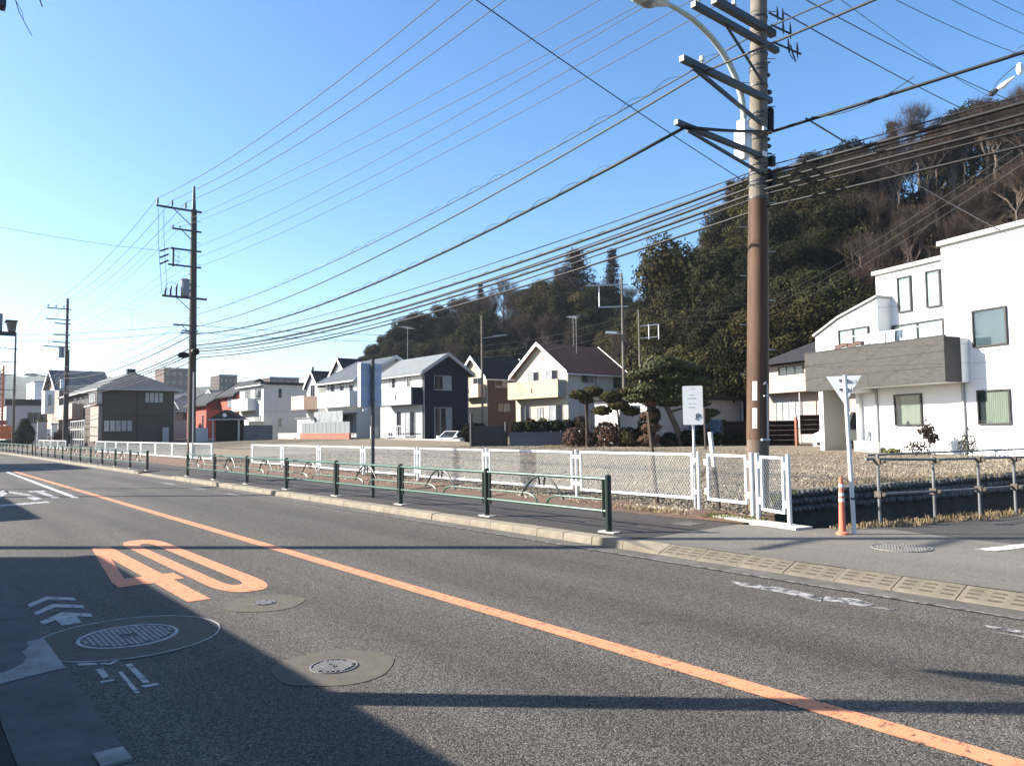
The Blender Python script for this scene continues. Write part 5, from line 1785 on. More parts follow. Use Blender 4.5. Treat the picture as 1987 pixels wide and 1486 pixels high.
# --- cream gabled house with brown roof
x0, y0, x1, y1 = 45.07, 48.6, 52.0, 55.7
r = empty('house', (x0, y0, 1.2), 'cream gabled house with a reddish brown roof and wide balcony', 'house')
gable_walls(r, x0, y0, x1, y1, .8, 6.7, 9.25, 'x', 'cream_light')
gable_roof(r, x0, y0, x1, y1, 6.7, 9.25, 'x', 'roof_brown', .45)
ws, ww = WS(x0, y0), WW(x0, y0)
b = MB(); ws.box(b, .1, 6.9, .8, 6.55, .004, .03); build(b, 'side_facing', H['pale_stucco'], r)  # shaded side of the cream walls, its shade put into a grey sheet
window(r, ws, 1.65, 3.1, 5.74, 6.55, o=.03, half='glass_pale')
window(r, ws, 5.6, 6.7, 5.3, 6.5, o=.03)
balcony(r, ww, .2, 7.1, 4.4, 5.9, .95, 'cream_siding', 'grey_siding')
window(r, ww, 3.75, 5.2, 5.2, 6.85, half='glass_pale')
window(r, ww, 1.2, 2.75, 5.2, 6.85, half='glass_pale')
b = MB(); ww.box(b, 3.25, 3.7, 7.8, 8.2, .002, .05); build(b, 'gable_vent', H['trim_pale'], r)
window(r, ww, .6, 2.4, 1.7, 3.8, half='glass_pale')
window(r, ww, 3.2, 4.0, 2.4, 3.6, gm='glass_pale')
window(r, ww, 5.0, 6.4, 1.7, 3.8, gm='glass_dark')
downpipe(r, ws, .04, 1, 6.6)
downpipe(r, ws, 3.4, 1, 6.6, 'dark_trim')
antenna(48.5, 51, 9.0, 12.0, 'television antenna on the reddish brown roof', l=.6, dirn=.9)
antenna(50.5, 53.5, 9.2, 12.4, 'television antenna behind the reddish brown roof ridge', l=.6, dirn=.3)

# --- long garage with a flat roof
x0, y0, x1, y1 = 33.8, 29.75, 43.0, 34
r = empty('garage', (x0, y0, .8), 'long pale grey garage with a thin dark flat roof behind the white notice', 'garage')
build(MB().box((x0, y0, .4), (x1, y1, 3.35)), 'wall', H['grey_wall'], r)
build(MB().box((x0 - .3, y0 - .5, 3.36), (x1 + .3, y1 + .2, 3.58)), 'roof', H['roof_dark'], r)
ws = WS(x0, y0)
for k in range(4):
    b = MB(); ws.box(b, .15 + 2.26 * k, 2.28 + 2.26 * k, .9, 3.1, .002, .035); build(b, 'panel', H['grey_wall'], r)
downpipe(r, ws, 9.15, .8, 3.3, 'trim_white', .1, .06)
# --- pinkish house behind the carport
r = empty('house', (40.5, 26.0, .6), 'pinkish beige house with a dark tiled roof behind the modern white house', 'house', rz=-radians(17), local=True)
wp = W((0, 0), (0, 1), (-1, 0))
build(MB().box((0, -7, 0), (6, .3, 4.6)), 'wall', H['pink_beige'], r)
b = MB().extr([(-.6, -7.6, 4.7), (-.6, .9, 4.7), (3, -.8, 6.4), (3, -5.8, 6.4)], (.001, 0, .001))
b = MB().add([(-.7, -7.7, 4.65), (6.7, -7.7, 4.65), (6.7, .95, 4.65), (-.7, .95, 4.65), (3, -4.2, 6.5), (3, -2.6, 6.5)], [(0, 1, 4), (1, 2, 5, 4), (2, 3, 5), (3, 0, 4, 5), (3, 2, 1, 0)])
build(b, 'roof', H['roof_dark'], r)
balcony(r, wp, -6.8, .2, 2.95, 3.85, .9, 'pink_beige', slot=False)
window(r, wp, -2.6, -.5, .9, 2.6, gm='glass_pale', sash=4, sill=False)
window(r, wp, -6.0, -4.2, .9, 2.6, gm='glass_dark', sash=3, sill=False)
window(r, wp, -2.8, -.8, 3.95, 4.5, 'frame_dark', 'glass_dark', 3, False)
for u in (-3.3, -.1):
    downpipe(r, wp, u, 0, 2.9, o=.8)

# --- modern white house
A = radians(17)
r = empty('house', (31.84, 14.25, .5), 'large modern white house with a long grey clad balcony over its carport', 'house', rz=-A, local=True)
# local: +Y away to the left of the picture (s), -X outward (towards the lot); z from .5
ZB = .5
w = W((0, 0), (0, 1), (-1, 0))
T = H['modern_white']
# ground floor and right block share the front plane
build(MB().box((0, -12, -.3), (9, -1.86, 8.5 - ZB)), 'wall', T, r)
build(MB().box((0, -1.858, -.3), (9, 2.25, 3.2 - ZB)), 'wall', T, r)
build(MB().box((.8, -1.858, 3.21 - ZB), (8, 2.02, 8.16 - ZB)), 'wall', T, r)
build(MB().extr([(0, 1.27, 3.25 - ZB), (0, 4.85, 3.25 - ZB), (0, 4.85, 5.78 - ZB), (0, 3.4, 6.42 - ZB), (0, 1.27, 7.02 - ZB)], (6, 0, 0)), 'wall', T, r)
rb = MB().box((-.16, -12, 8.505 - ZB), (9.1, -1.8, 8.68 - ZB)).box((.66, -1.79, 8.165 - ZB), (8, 2.12, 8.33 - ZB))
rb.extr([(-.12, 1.2, 7.05 - ZB), (-.12, 3.4, 6.45 - ZB), (-.12, 4.92, 5.79 - ZB), (-.12, 4.92, 5.87 - ZB), (-.12, 3.4, 6.53 - ZB), (-.12, 1.2, 7.13 - ZB)], (6.2, 0, 0))
build(rb, 'roof_edge', H['trim_pale'], r)
# seams between cladding panels
sm = MB()
for z in (3.3, 3.85, 7.3):
    w.box(sm, -12, -2.95, z - ZB, z + .012 - ZB, .001, .004)
for u in (-2.6, -5.6):
    w.box(sm, u, u + .012, .6 - ZB, 8.4 - ZB, .001, .005)
build(sm, 'panel_seam', H['trim_pale'], r)


def mod_window(u0, u1, z0, z1, back, o=0, sash=1, fm='frame_dark', wv=None, t=.055):
    wv = wv or w
    b = MB()
    wv.box(b, u0, u1, z0, z0 + t, o, o + .09)
    wv.box(b, u0, u1, z1 - t, z1, o, o + .09)
    wv.box(b, u0, u0 + t, z0 + t, z1 - t, o, o + .088)
    wv.box(b, u1 - t, u1, z0 + t, z1 - t, o, o + .088)
    for k in range(1, sash):
        uc = u0 + (u1 - u0) * k / sash
        wv.box(b, uc - t / 2, uc + t / 2, z0 + t, z1 - t, o + .02, o + .08)
    f = build(b, 'window', H[fm], r)
    for k in range(sash):
        a, c = u0 + (u1 - u0) * k / sash + t * .6, u0 + (u1 - u0) * (k + 1) / sash - t * .6
        b = MB().face([wv.at(c, z0 + t, o + .062), wv.at(a, z0 + t, o + .062), wv.at(a, z1 - t, o + .062), wv.at(c, z1 - t, o + .062)]); build(b, 'pane', CLEAR, f)
    b = MB()
    n_ = 22   # pleated curtain / blind behind the pane
    if back.startswith('curtain'):
        u = u0 + t
        du = (u1 - t - (.2 * (u1 - u0) if back == 'curtain_green' else 0) - u) / n_
        P = [wv.at(u + du * k, z0 + t, o + .012 + .016 * (k % 2)) for k in range(n_ + 1)]
        Q = [wv.at(u + du * k, z1 - t, o + .012 + .016 * (k % 2)) for k in range(n_ + 1)]
        for k in range(n_):
            b.face([P[k], P[k + 1], Q[k + 1], Q[k]])
        build(b, 'curtain', H[back], f)
        b = MB()
        wv.box(b, u0 + t, u1 - t, z0 + t, z1 - t, o + .002, o + .006)
        build(b, 'curtain_backing', H['dark_trim'] if back == 'curtain_green' else H[back], f)  # beside green curtains, the unlit room's darkness is painted on this sheet
    else:
        wv.box(b, u0 + t, u1 - t, z0 + t, z1 - t, o + .002, o + .02)
        build(b, 'blind', H[back], f)
    return f


mod_window(-.74, .56, 1.62 - ZB, 2.89 - ZB, 'curtain_green')
mod_window(-4.34, -3.1, 1.62 - ZB, 2.88 - ZB, 'curtain_green')
mod_window(-4.36, -3.05, 4.45 - ZB, 5.82 - ZB, 'glass_sky')
w8 = W((.8, 0), (0, 1), (-1, 0))
mod_window(.2, .87, 6.34 - ZB, 7.84 - ZB, 'curtain_white', wv=w8)
mod_window(-1.17, -.5, 6.34 - ZB, 7.84 - ZB, 'curtain_white', wv=w8)
mod_window(-1.24, 1.2, 3.9 - ZB, 5.85 - ZB, 'curtain_white', sash=2, wv=w8)
mod_window(1.72, 3.4, 3.9 - ZB, 5.9 - ZB, 'curtain_white', sash=2)
# balcony box, clad in dark stone strips
bw = W((-1.3, 0), (0, 1), (-1, 0))
zt, zb_ = 4.87 - ZB, 3.20 - ZB
bal = build(MB().box((-1.2, -2.7, zb_ + .05), (-.004, 4.1, zb_ + .2)), 'balcony', H['dark_trim'], r)
row = 0
rows = 3
for rr in range(rows):
    za, zc = zb_ + (zt - zb_) * rr / rows, zb_ + (zt - zb_) * (rr + 1) / rows
    for k in range(2):
        ua = -2.85 + 3.515 * k
        b = MB(); bw.box(b, ua + .004, ua + 3.511, za + .006, zc - .006, -.1, .0 + .004 * ((rr + k) % 2)); build(b, 'cladding_panel', H['modern_grey'], bal)
build(MB().box((-1.296, -2.86, zt + .003), (-1.17, 4.19, zt + .05)), 'coping', H['dark_trim'], bal)
build(MB().box((-1.2, -2.85, zb_), (-.45, -2.72, zt)), 'end_wall', H['dark_trim'], bal)
build(MB().box((-1.2, 4.05, zb_), (-.004, 4.18, zt)), 'end_wall', H['dark_trim'], bal)
build(MB().box((-.45, -2.84, zb_), (-.004, -2.72, zt - .03)), 'end_wall', H['modern_white'], bal)
build(MB().box((-1.19, -2.7, zb_ - .001), (-.01, 4.1, zb_ + .048)), 'soffit', T, bal)
# carport pier, wall stub and downpipes
build(MB().box((-1.15, 3.30, -.3), (.15, 3.52, zb_ - .004)), 'carport_pier', H['pier_shaded'], r)  # beige here puts the shade on the pier into its colour
build(MB().box((-1.18, 3.295, -.3), (-1.152, 3.525, zb_ - .004)), 'pier_lit_side', T, r)  # white sheet, sunlight on the pier's outer side put into colour
build(MB().box((-.2, 2.252, -.3), (.2, 2.42, zb_ - .004)), 'wall_stub', T, r)
build(MB().box((-.9, 1.6, zb_ - .16), (-.02, 2.6, zb_ - .006)), 'beam', T, r)
for u, z1_ in ((-2.55, 3.6), (1.45, 2.7)):
    downpipe(r, w, u, -.2, z1_, 'trim_pale', .07, .05)
build(MB().tube([(-.75, -2.6, zb_ + .55), (-.3, -2.6, zb_ + .45), (-.07, -2.55, zb_ + .35)], .04, 6), 'downpipe', H['dark_trim'], r)
build(MB().tube([(-.06, 1.9, .9), (-.1, 1.95, .6), (-.3, 2.0, .3)], .05, 6), 'hose_cover', H['frame_alu'], r)
build(MB().box((-.03, -12, -.2), (.0, 2.2, .02)), 'plinth', H['trim_pale'], r)
hw = Matrix.Rotation(-A, 4, 'Z'); hw.translation = (31.84, 14.25, .5)


def mw_(x, y, z):
    return hw @ Vector((x, y, z - ZB))


# things by the modern house: laundry, air conditioners, plant frames
lr = empty('laundry_pole', mw_(-.5, 0, 4.9), 'laundry hung on a pole on the grey balcony of the white house', 'laundry', rz=-A, local=True)
lr_m = Matrix.Translation((0, 0, 0))
build(MB().tube([(-.1, -1.2, .55), (-.1, 2.4, .55)], .02, 6), 'rod', H['trim_white'], lr)
for k, (u, wd, h, c) in enumerate(((-1.0, .35, .5, 'curtain_white'), (-.5, .25, .35, 'glass_sky'), (-.1, .4, .55, 'curtain_white'), (.4, .3, .45, 'trim_white'), (.9, .45, .40, 'curtain_white'))):
    b = MB()
    for j in range(5):
        b.face([(-.1 + .02 * sin(j * 2), u + wd * j / 5, .55), (-.1 + .02 * sin(j * 2 + 2), u + wd * (j + 1) / 5, .55), (-.13 + .03 * sin(j * 2 + 2), u + wd * (j + 1) / 5, .55 - h), (-.13 + .03 * sin(j * 2), u + wd * j / 5, .55 - h)])
    build(b, 'garment', H[c], lr)
for k, (u, c, lab) in enumerate(((2.1, 'brown_siding', 'dark bedding airing over the balcony edge under the sliding window'), (1.35, 'brown_siding', 'folded brown blanket over the balcony edge beside the laundry'))):
    p_ = mw_(-1.26, u, 4.9)
    b = MB()
    for j in range(6):
        t0, t1 = -.35 + .7 * j / 6 / 1, -.35 + .7 * (j + 1) / 6
        q0, q1 = mw_(-1.26, u + t0, 4.96 + .06 * sin(j)), mw_(-1.26, u + t1, 4.96 + .06 * sin(j + 1))
        q2, q3 = mw_(-1.08, u + t1, 5.0), mw_(-1.08, u + t0, 5.0)
        b.hexa([q0 - Vector((0, 0, .03)), q1 - Vector((0, 0, .03)), q2 - Vector((0, 0, .03)), q3 - Vector((0, 0, .03)), q0 + Vector((0, 0, .13)), q1 + Vector((0, 0, .13)), q2 + Vector((0, 0, .12)), q3 + Vector((0, 0, .12))])
    thing(b, 'blanket', H[c], p_, lab, 'blanket')


def ac_unit(p, rz, label='', s=1.):
    a = empty('air_conditioner', p, label, 'air conditioner', rz=rz, local=True)
    build(MB().box((-.15 * s, -.4 * s, .06), (.15 * s, .4 * s, .62 * s)), 'casing', H['trim_white'], a)
    b = MB()
    for k in range(5):
        b.tube([(-.152 * s, .1 * s + .22 * s * cos(t) * (k + 1) / 5, .34 * s + .22 * s * sin(t) * (k + 1) / 5) for t in [2 * pi * j / 12 for j in range(13)]], .008, 4)
    build(b, 'grille', H['dark_trim'], a)
    build(MB().box((-.12 * s, -.36 * s, 0), (.12 * s, -.28 * s, .058)).box((-.12 * s, .28 * s, 0), (.12 * s, .36 * s, .058)), 'feet', H['dark_trim'], a)
    return a


ac_unit(mw_(-.6, 1.75, .48), -A, s=.85, label= 'white air conditioner unit at the foot of the carport wall')
ac_unit(mw_(-.9, 1.0, .45), -A + .3, s=.8, label= 'second white air conditioner unit nearer the pipe railing')
ac_unit(Vector((13.2, 101.5, 1.0)), radians(60), 'air conditioner unit beside the far left hedge', 2.2)


def obelisk(u, o, h, label, wd=.28):
    p_ = mw_(-o, u, .45)
    a = empty('plant_support', p_, label, 'plant support', 'wire plant supports in front of the white house')
    b = MB()
    for k in range(4):
        t = pi / 4 + k * pi / 2
        b.tube([(p_.x + wd * cos(t), p_.y + wd * sin(t), p_.z), (p_.x + wd * .8 * cos(t), p_.y + wd * .8 * sin(t), p_.z + h * .6), (p_.x, p_.y, p_.z + h)], .012, 4)
    build(b, 'leg', M['steel_dark'], a)
    b = MB()
    for z in (.25, .5, .72):
        rr_ = wd * (1 - .3 * z)
        b.tube([(p_.x + rr_ * cos(t), p_.y + rr_ * sin(t), p_.z + h * z) for t in [2 * pi * j / 10 for j in range(11)]], .009, 4)
    build(b, 'ring', M['steel_dark'], a)


obelisk(-.9, 1.0, 1.35, 'wire plant support nearest the carport side of the planting bed')
obelisk(-1.7, 1.0, 1.45, 'wire plant support holding the red leaved shrub')
obelisk(-3.4, 1.0, 1.1, 'short wire plant support right of the downpipe')
for k, u in enumerate((-3.6, -4.9)):
    p0, p1 = mw_(-1.1, u, .4), mw_(-1.1, u - .9, .4)
    b = MB()
    b.tube([p0, p0.lerp(p1, .2) + Vector((0, 0, 1.35)), p0.lerp(p1, .8) + Vector((0, 0, 1.35)), p1], .014, 5)
    thing(b, 'plant_hoop', M['steel_dark'], p0, 'bent wire plant hoop, %s under the curtained window' % ('left one' if k == 0 else 'right one'), 'plant hoop', 'wire plant hoops')

# ------------------------------------------------------------------ walls and fences between the houses
r = empty('boundary_wall', (31.6, 62.6, .9), 'red brick wall topped with grey panels in front of the white balcony house', 'wall')
build(MB().box((31.5, 62.6, .7), (31.7, 73.1, 1.52)), 'brick_base', H['brick_red'], r)
pn = None
for k in range(11):
    b = MB().box((31.57, 62.65 + .95 * k, 1.525), (31.62, 63.55 + .95 * k, 2.55))
    build(b, 'panel', H['panel_grey'], r)
r = empty('boundary_wall', (31.6, 73.2, .9), 'cream block wall left of the red brick wall', 'wall')
for k in range(5):
    for j in range(2):
        build(MB().box((31.5, 73.2 + 1.15 * k, .75 + .42 * j), (31.7, 74.33 + 1.15 * k, 1.155 + .42 * j)), 'block', H['block_cream'], r)
r = empty('shed', (31.8, 72.2, .9), 'small shed of white corrugated panels behind the block wall', 'shed')
for k in range(6):
    build(MB().box((31.85, 71.5 + .55 * k, .9), (31.9, 72.02 + .55 * k, 3.0)), 'panel', H['white_siding'], r)
build(MB().box((31.7, 71.2, 3.01), (33.4, 75.1, 3.1)), 'roof', H['panel_grey'], r)
r = empty('screen_fence', (32.0, 65.2, .9), 'grey translucent screen fence under the long white balcony', 'fence')
for k in range(5):
    build(MB().box((32.2, 65.3 + 1.25 * k, 2.5), (32.24, 66.5 + 1.25 * k, 3.6)), 'panel', H['glass_pale'], r)
thing(MB().box((30.9, 44.5, .5), (31.1, 55.5, 1.02)), 'kerb_wall', M['concrete'], (31, 44.5, .5), 'low white kerb wall in front of the parked sedan', 'kerb wall')
r = empty('garden_wall', (27.5, 34.5, .5), 'dark bluish concrete retaining wall below the cream gabled house', 'wall')
build(MB().extr([(27.4, 34.5, .3), (30.4, 32.0, .3), (30.4, 32.0, 1.42), (27.4, 34.5, 1.42)], (.18, .22, 0)), 'wall_face', H['navy_concrete'], r)
build(MB().extr([(27.38, 34.45, 1.425), (30.4, 31.93, 1.425), (30.4, 31.93, 1.50), (27.38, 34.45, 1.50)], (.25, .3, 0)), 'coping', H['navy_concrete'], r)
build(MB().box((30.42, 31.8, .3), (30.52, 31.95, 1.55)), 'end_post', H['trim_white'], r)
r = empty('boundary_wall', (25.6, 36.6, .5), 'dark gate and low wall between the navy house and the bluish retaining wall', 'wall')
build(MB().extr([(26.0, 36.2, .4), (27.5, 34.9, .4), (27.5, 34.9, 1.9), (26.0, 36.2, 1.9)], (.05, .06, 0)), 'gate_panel', H['dark_trim'], r)
build(MB().box((25.9, 36.15, .4), (26.02, 36.3, 2.6)).box((27.4, 34.8, .4), (27.52, 34.95, 2.1)), 'gate_post', H['dark_trim'], r)


def board_fence(p, q, z0, z1, n, m, label, posts=True, horizontal=True):
    p, q = Vector((p[0], p[1], 0)), Vector((q[0], q[1], 0))
    a = empty('board_fence', (p.x, p.y, z0), label, 'fence')
    d = (q - p).normalized()
    nn = Vector((d.y, -d.x, 0)) * .012
    for k in range(n):
        za, zc = z0 + (z1 - z0) * k / n, z0 + (z1 - z0) * (k + 1) / n - .004
        b = MB().hexa([p - nn + Vector((0, 0, za)), q - nn + Vector((0, 0, za)), q + nn + Vector((0, 0, za)), p + nn + Vector((0, 0, za)), p - nn + Vector((0, 0, zc)), q - nn + Vector((0, 0, zc)), q + nn + Vector((0, 0, zc)), p + nn + Vector((0, 0, zc))])
        build(b, 'board', H[m], a)
    if posts:
        for t in (0, .5, 1):
            c = p.lerp(q, t) + nn * 5
            build(MB().box((c.x - .04, c.y - .04, .3), (c.x + .04, c.y + .04, z1 + .04)), 'post', H['dark_trim'], a)
    return a


board_fence((33.5, 24.4), (36.6, 22.0), .45, 1.95, 6, 'fence_brown', 'long dark brown board fence behind the thick pole')
board_fence((34.9, 20.8), (35.6, 20.1), 1.25, 2.2, 4, 'fence_brown', 'short raised dark board fence panel left of the carport pier', posts=False)
fp = empty('fence_post', (34.75, 20.95, .5), 'rusty brown square post beside the raised dark fence panel', 'post')
build(MB().box((34.72, 20.9, .3), (34.83, 21.0, 2.1)), 'shaft', H['brick_red'], fp)
build(MB().box((34.70, 20.88, 2.1), (34.85, 21.02, 2.16)), 'cap', H['trim_pale'], fp)
# leaning weathered post and slim stakes in the lot
bp_ = empty('boundary_post', (11.9, 8.77, .2), 'leaning stake with a white upper half just behind the short mesh panel', 'post')
build(MB().bar((11.9, 8.77, .05), (11.845, 8.825, .92), .055), 'shaft', M['pole_dark'], bp_)
build(MB().bar((11.845, 8.825, .92), (11.805, 8.865, 1.56), .062), 'marker', M['galv_white'], bp_)
thing(MB().bar((11.9, 10.25, .1), (11.8, 10.36, 1.97), .055), 'wooden_stake', M['bark'], (11.9, 10.25, .1), 'leaning dark wooden stake just behind the mesh fence in front of the pine', 'post')
thing(MB().tube([(30.0, 22.8, .4), (29.95, 22.8, 2.6)], [.05, .05], 6), 'wooden_post', M['pole_dark'], (30, 22.8, .4), 'thin dark post between the pine and the white notice', 'post')

# ------------------------------------------------------------------ far blocks and small far houses
def block(x, y, wx, wy, h, m, label, rows=4, cols=4):
    a = empty('apartment_block', (x, y, 0), label, 'apartment block')
    build(MB().box((x, y, -1), (x + wx, y + wy, h)), 'wall', H[m], a)
    build(MB().box((x - .3, y - .3, h + .01), (x + wx + .3, y + wy + .3, h + .5)), 'roof', H['trim_pale'], a)
    ws = WS(x, y)
    for i in range(rows):
        b = MB()
        for j in range(cols):
            u = wx * (j + .25) / cols
            z = h - (h * .5) * (i + .8) / rows
            ws.box(b, u, u + wx * .5 / cols, z, z + h * .22 / rows, .01, .2)
        build(b, 'window_row', H['glass_dark'], a, kind='stuff')
    return a


block(84, 330, 10, 14, 28, 'brown_siding', 'distant dark brown apartment block left of the second pole top of the hip roof')
block(106, 330, 7.5, 12, 26, 'taupe_siding', 'distant brown apartment block right of the second pole')
block(124, 320, 13, 10, 25, 'taupe_siding', 'distant low brown block above the flat roofed house')
block(35, 480, 9, 14, 33, 'pale_stucco', 'distant pale tower block at the left edge', 6, 3)
spots = [(24, 118, 'roof_slate', 'white_siding'), (31, 125, 'roof_dark', 'pale_stucco'), (38, 118, 'roof_taupe', 'cream_siding'), (46, 130, 'roof_dark', 'white_siding'), (28, 150, 'roof_slate', 'pale_stucco'), (55, 140, 'roof_slate', 'white_siding'), (8.5, 165, 'roof_dark', 'pale_stucco'), (26, 175, 'roof_dark', 'taupe_light'), (44, 180, 'roof_taupe', 'pale_stucco'), (62, 165, 'roof_dark', 'white_siding'), (13, 210, 'roof_slate', 'white_siding'), (70, 120, 'roof_slate', 'pale_stucco')]
wd = ['first', 'second', 'third', 'fourth', 'fifth', 'sixth', 'seventh', 'eighth', 'ninth', 'tenth', 'eleventh', 'twelfth']
for k, (x, y, rm_, wm_) in enumerate(spots):
    a = empty('far_house', (x, y, .9), 'small %s house with a %s roof among the distant roofs%s' % ({'white_siding': 'white', 'pale_stucco': 'pale grey', 'cream_siding': 'cream', 'taupe_light': 'taupe'}[wm_], {'roof_slate': 'slate blue', 'roof_dark': 'dark', 'roof_taupe': 'taupe'}[rm_], ('', '', '', '', ' further back', ' to the right', ', far off', '', '', ', rearmost', ', far off', ' near the wood')[k]), 'house')
    h = 5.2 + (k % 3) * .5
    gable_walls(a, x, y, x + 7.5, y + 8, .3, h, h + 2, 'xy'[k % 2], wm_)
    gable_roof(a, x, y, x + 7.5, y + 8, h, h + 2, 'xy'[k % 2], rm_, .5)
    window(a, WS(x, y), 2.5, 4.5, h - 1.9, h - .7, sash=2)
    window(a, WW(x, y), 3, 5, h - 1.9, h - .7, sash=2)

# orange drilling rig far down the road
r = empty('drilling_rig', (10.6, 122, .5), 'tall orange drilling rig mast far down the road at the left edge', 'drilling rig')
HO = mat('rig_orange', (.62, .17, .045), .5, .2, 2)
b = MB()
for dx, dy in ((0, 0), (.9, 0), (.9, .9), (0, .9)):
    b.box((10.0 + dx, 122 + dy, 1.2), (10.16 + dx, 122.16 + dy, 11.0))
b.box((10.3, 122.4, 1.5), (10.6, 122.7, 10.6))
build(b, 'mast', HO, r)
b = MB()
for k in range(10):
    z = 1.6 + .9 * k
    b.bar((10.1, 122, z), (11.0, 122, z + .9), .09).bar((11.0, 122, z), (10.1, 122, z + .9), .09).bar((10.1, 122, z), (11.0, 122, z), .09)
build(b, 'brace', HO, r)
build(MB().box((10.7, 121.5, 1.2), (12.1, 123.5, 3.0)), 'cab', HO, r)
build(MB().box((9.6, 121, 0.1), (12.6, 121.7, 1.1)).box((9.6, 123.2, .1), (12.6, 123.9, 1.1)), 'track', H['dark_trim'], r)
build(MB().box((9.8, 121.6, 3.1), (11.4, 123.6, 3.7)), 'platform', H['red_render'], r)
for k, (x, y, c, lab) in enumerate(((11.9, 97, 'grey_wall', 'tall pale green and white sign board by the far pavement'), (12.6, 92.5, 'trim_white', 'white gate pillar at the end of the farthest mesh fence'), (10.9, 104, 'trim_white', 'white post board near the far left edge'))):
    a = empty('sign_board' if k != 1 else 'gate_pillar', (x, y, .6), lab, 'sign board' if k != 1 else 'pillar')
    build(MB().box((x, y, .4), (x + .9 - .35 * (k == 1), y + .25, 3.1 - .4 * k)), 'board', H[c], a)
    build(MB().box((x - .05, y - .05, 3.11 - .4 * k), (x + .95 - .35 * (k == 1), y + .3, 3.3 - .4 * k)), 'cap', M['green_weed'] if k == 0 else H['trim_pale'], a)

# buildings on the camera's side of the road, out of the frame, that throw the shade on the lane
r = empty('roadside_building', (-1.45, -8, 0), 'long low grey building along the near footway', 'building')
build(MB().box((-7, -14, -.1), (-1.45, 15.1, 2.5)), 'wall', H['grey_wall'], r)
build(MB().box((-7.1, -14.1, 2.501), (-1.36, 15.2, 2.6)), 'roof', H['roof_taupe'], r)
r = empty('roadside_building', (-2, 22, 0), 'small shed roofed building next along the near footway', 'building')
build(MB().box((-8, 22, -.1), (-2.1, 29, 2.9)), 'wall', H['taupe_light'], r)
build(MB().box((-8.2, 21.8, 2.91), (-1.95, 29.2, 3.1)), 'roof', H['roof_dark'], r)
r = empty('roadside_building', (-1, 49, 0), 'two storey building further along the near side of the road', 'building')
build(MB().box((-10, 50, -.1), (-1.2, 60, 5.9)), 'wall', H['pale_stucco'], r)
build(MB().box((-10.2, 49.8, 5.91), (-1.0, 60.2, 6.2)), 'roof', H['roof_slate'], r)
# ------------------------------------------------------------------ vegetation
def quads_mesh(name, C, S, N, m, aspect=1.0):
    """leaf clumps: small quads at C with half size S and (roughly) normal N"""
    n = len(C)
    N = N / np.maximum(1e-6, np.linalg.norm(N, axis=1, keepdims=True))
    R = rng.normal(size=(n, 3))
    A = np.cross(N, R)
    A /= np.maximum(1e-6, np.linalg.norm(A, axis=1, keepdims=True))
    B = np.cross(N, A)
    S = S.reshape(-1, 1)
    fold = N * S * .35
    V = np.stack([C - A * S, C - B * S * aspect * .8 + fold * .3, C + A * S * 1.1 + fold, C + B * S * aspect * .8], 1).reshape(-1, 3)
    me = bpy.data.meshes.new(name)
    me.vertices.add(4 * n)
    me.vertices.foreach_set('co', V.astype(np.float32).ravel())
    me.loops.add(4 * n)
    me.loops.foreach_set('vertex_index', np.arange(4 * n, dtype=np.int32))
    me.polygons.add(n)
    me.polygons.foreach_set('loop_start', np.arange(0, 4 * n, 4, dtype=np.int32))
    me.update(calc_edges=True)
    me.materials.append(m)
    return me


def blob_points(blobs, n, shell=.62):
    wts = np.array([b[3] * b[4] + b[3] * b[5] for b in blobs])
    wts = wts / wts.sum()
    Cs, Ns = [], []
    for b, k in zip(blobs, (wts * n).astype(int)):
        d = rng.normal(size=(k, 3))
        d /= np.linalg.norm(d, axis=1, keepdims=True)
        rad = shell + (1 - shell) * rng.random((k, 1)) ** .6
        rad *= 1 + .26 * np.sin(d[:, :1] * 8 + b[0] * 3) * np.cos(d[:, 1:2] * 9 + b[1] * 3) * np.cos(d[:, 2:] * 7 + b[2] * 2)
        p = np.array(b[:3]) + d * rad * np.array(b[3:6])
        Cs.append(p)
        Ns.append(d + rng.normal(0, .36, (k, 3)) + [0, 0, .12])
    return np.concatenate(Cs), np.concatenate(Ns)


def mesh_obj(me, name, parent):
    o = bpy.data.objects.new(name, me)
    COL.objects.link(o)
    o.parent = parent
    return o


def trunk_mb(h, r, lean=(0, 0), limbs=5, spread=2.4, hh=.55):
    b = MB()
    P = [(0, 0, -.6)] + [(lean[0] * t * t * h, lean[1] * t * t * h, h * t) for t in (.15, .4, .7, 1.0)]
    b.tube(P, [r * 1.25, r, r * .8, r * .55, r * .2], 7)
    for k in range(limbs):
        a = 2 * pi * k / limbs + random.random()
        t0 = hh + .35 * random.random()
        s = Vector((lean[0] * t0 * t0 * h, lean[1] * t0 * t0 * h, h * t0))
        e = s + Vector((cos(a) * spread, sin(a) * spread, h * .22))
        m_ = s.lerp(e, .5) + Vector((0, 0, -.2))
        b.tube([s, m_, e], [r * .4, r * .28, r * .1], 5)
    return b


def proto_broad(leaf, seed, R=3.6, hgt=9.0, n=24000, size=.092):
    rr = random.Random(seed)
    root = empty('evergreen_tree', (0, 0, 0), 'x', 'tree', local=True)
    blobs = []
    for k in range(24):
        a = rr.random() * 6.28
        z = rr.random()
        d = R * (.30 + .55 * rr.random()) * (1 - .55 * max(0, z - .45))
        s = R * rr.uniform(.22, .46)
        blobs.append((cos(a) * d, sin(a) * d, hgt * (.20 + .68 * z), s, s, s * rr.uniform(.62, .85)))
    blobs.append((0, 0, hgt * .62, R * .6, R * .6, R * .75))
    C, N = blob_points(blobs, n)
    me = quads_mesh('crown', C, rng.uniform(size * .6, size * 1.35, len(C)), N, M[leaf])
    mesh_obj(me, 'crown', root)
    build(trunk_mb(hgt * .75, .26, limbs=6, spread=R * .55), 'trunk', M['bark'], root, smooth=True)
    return root


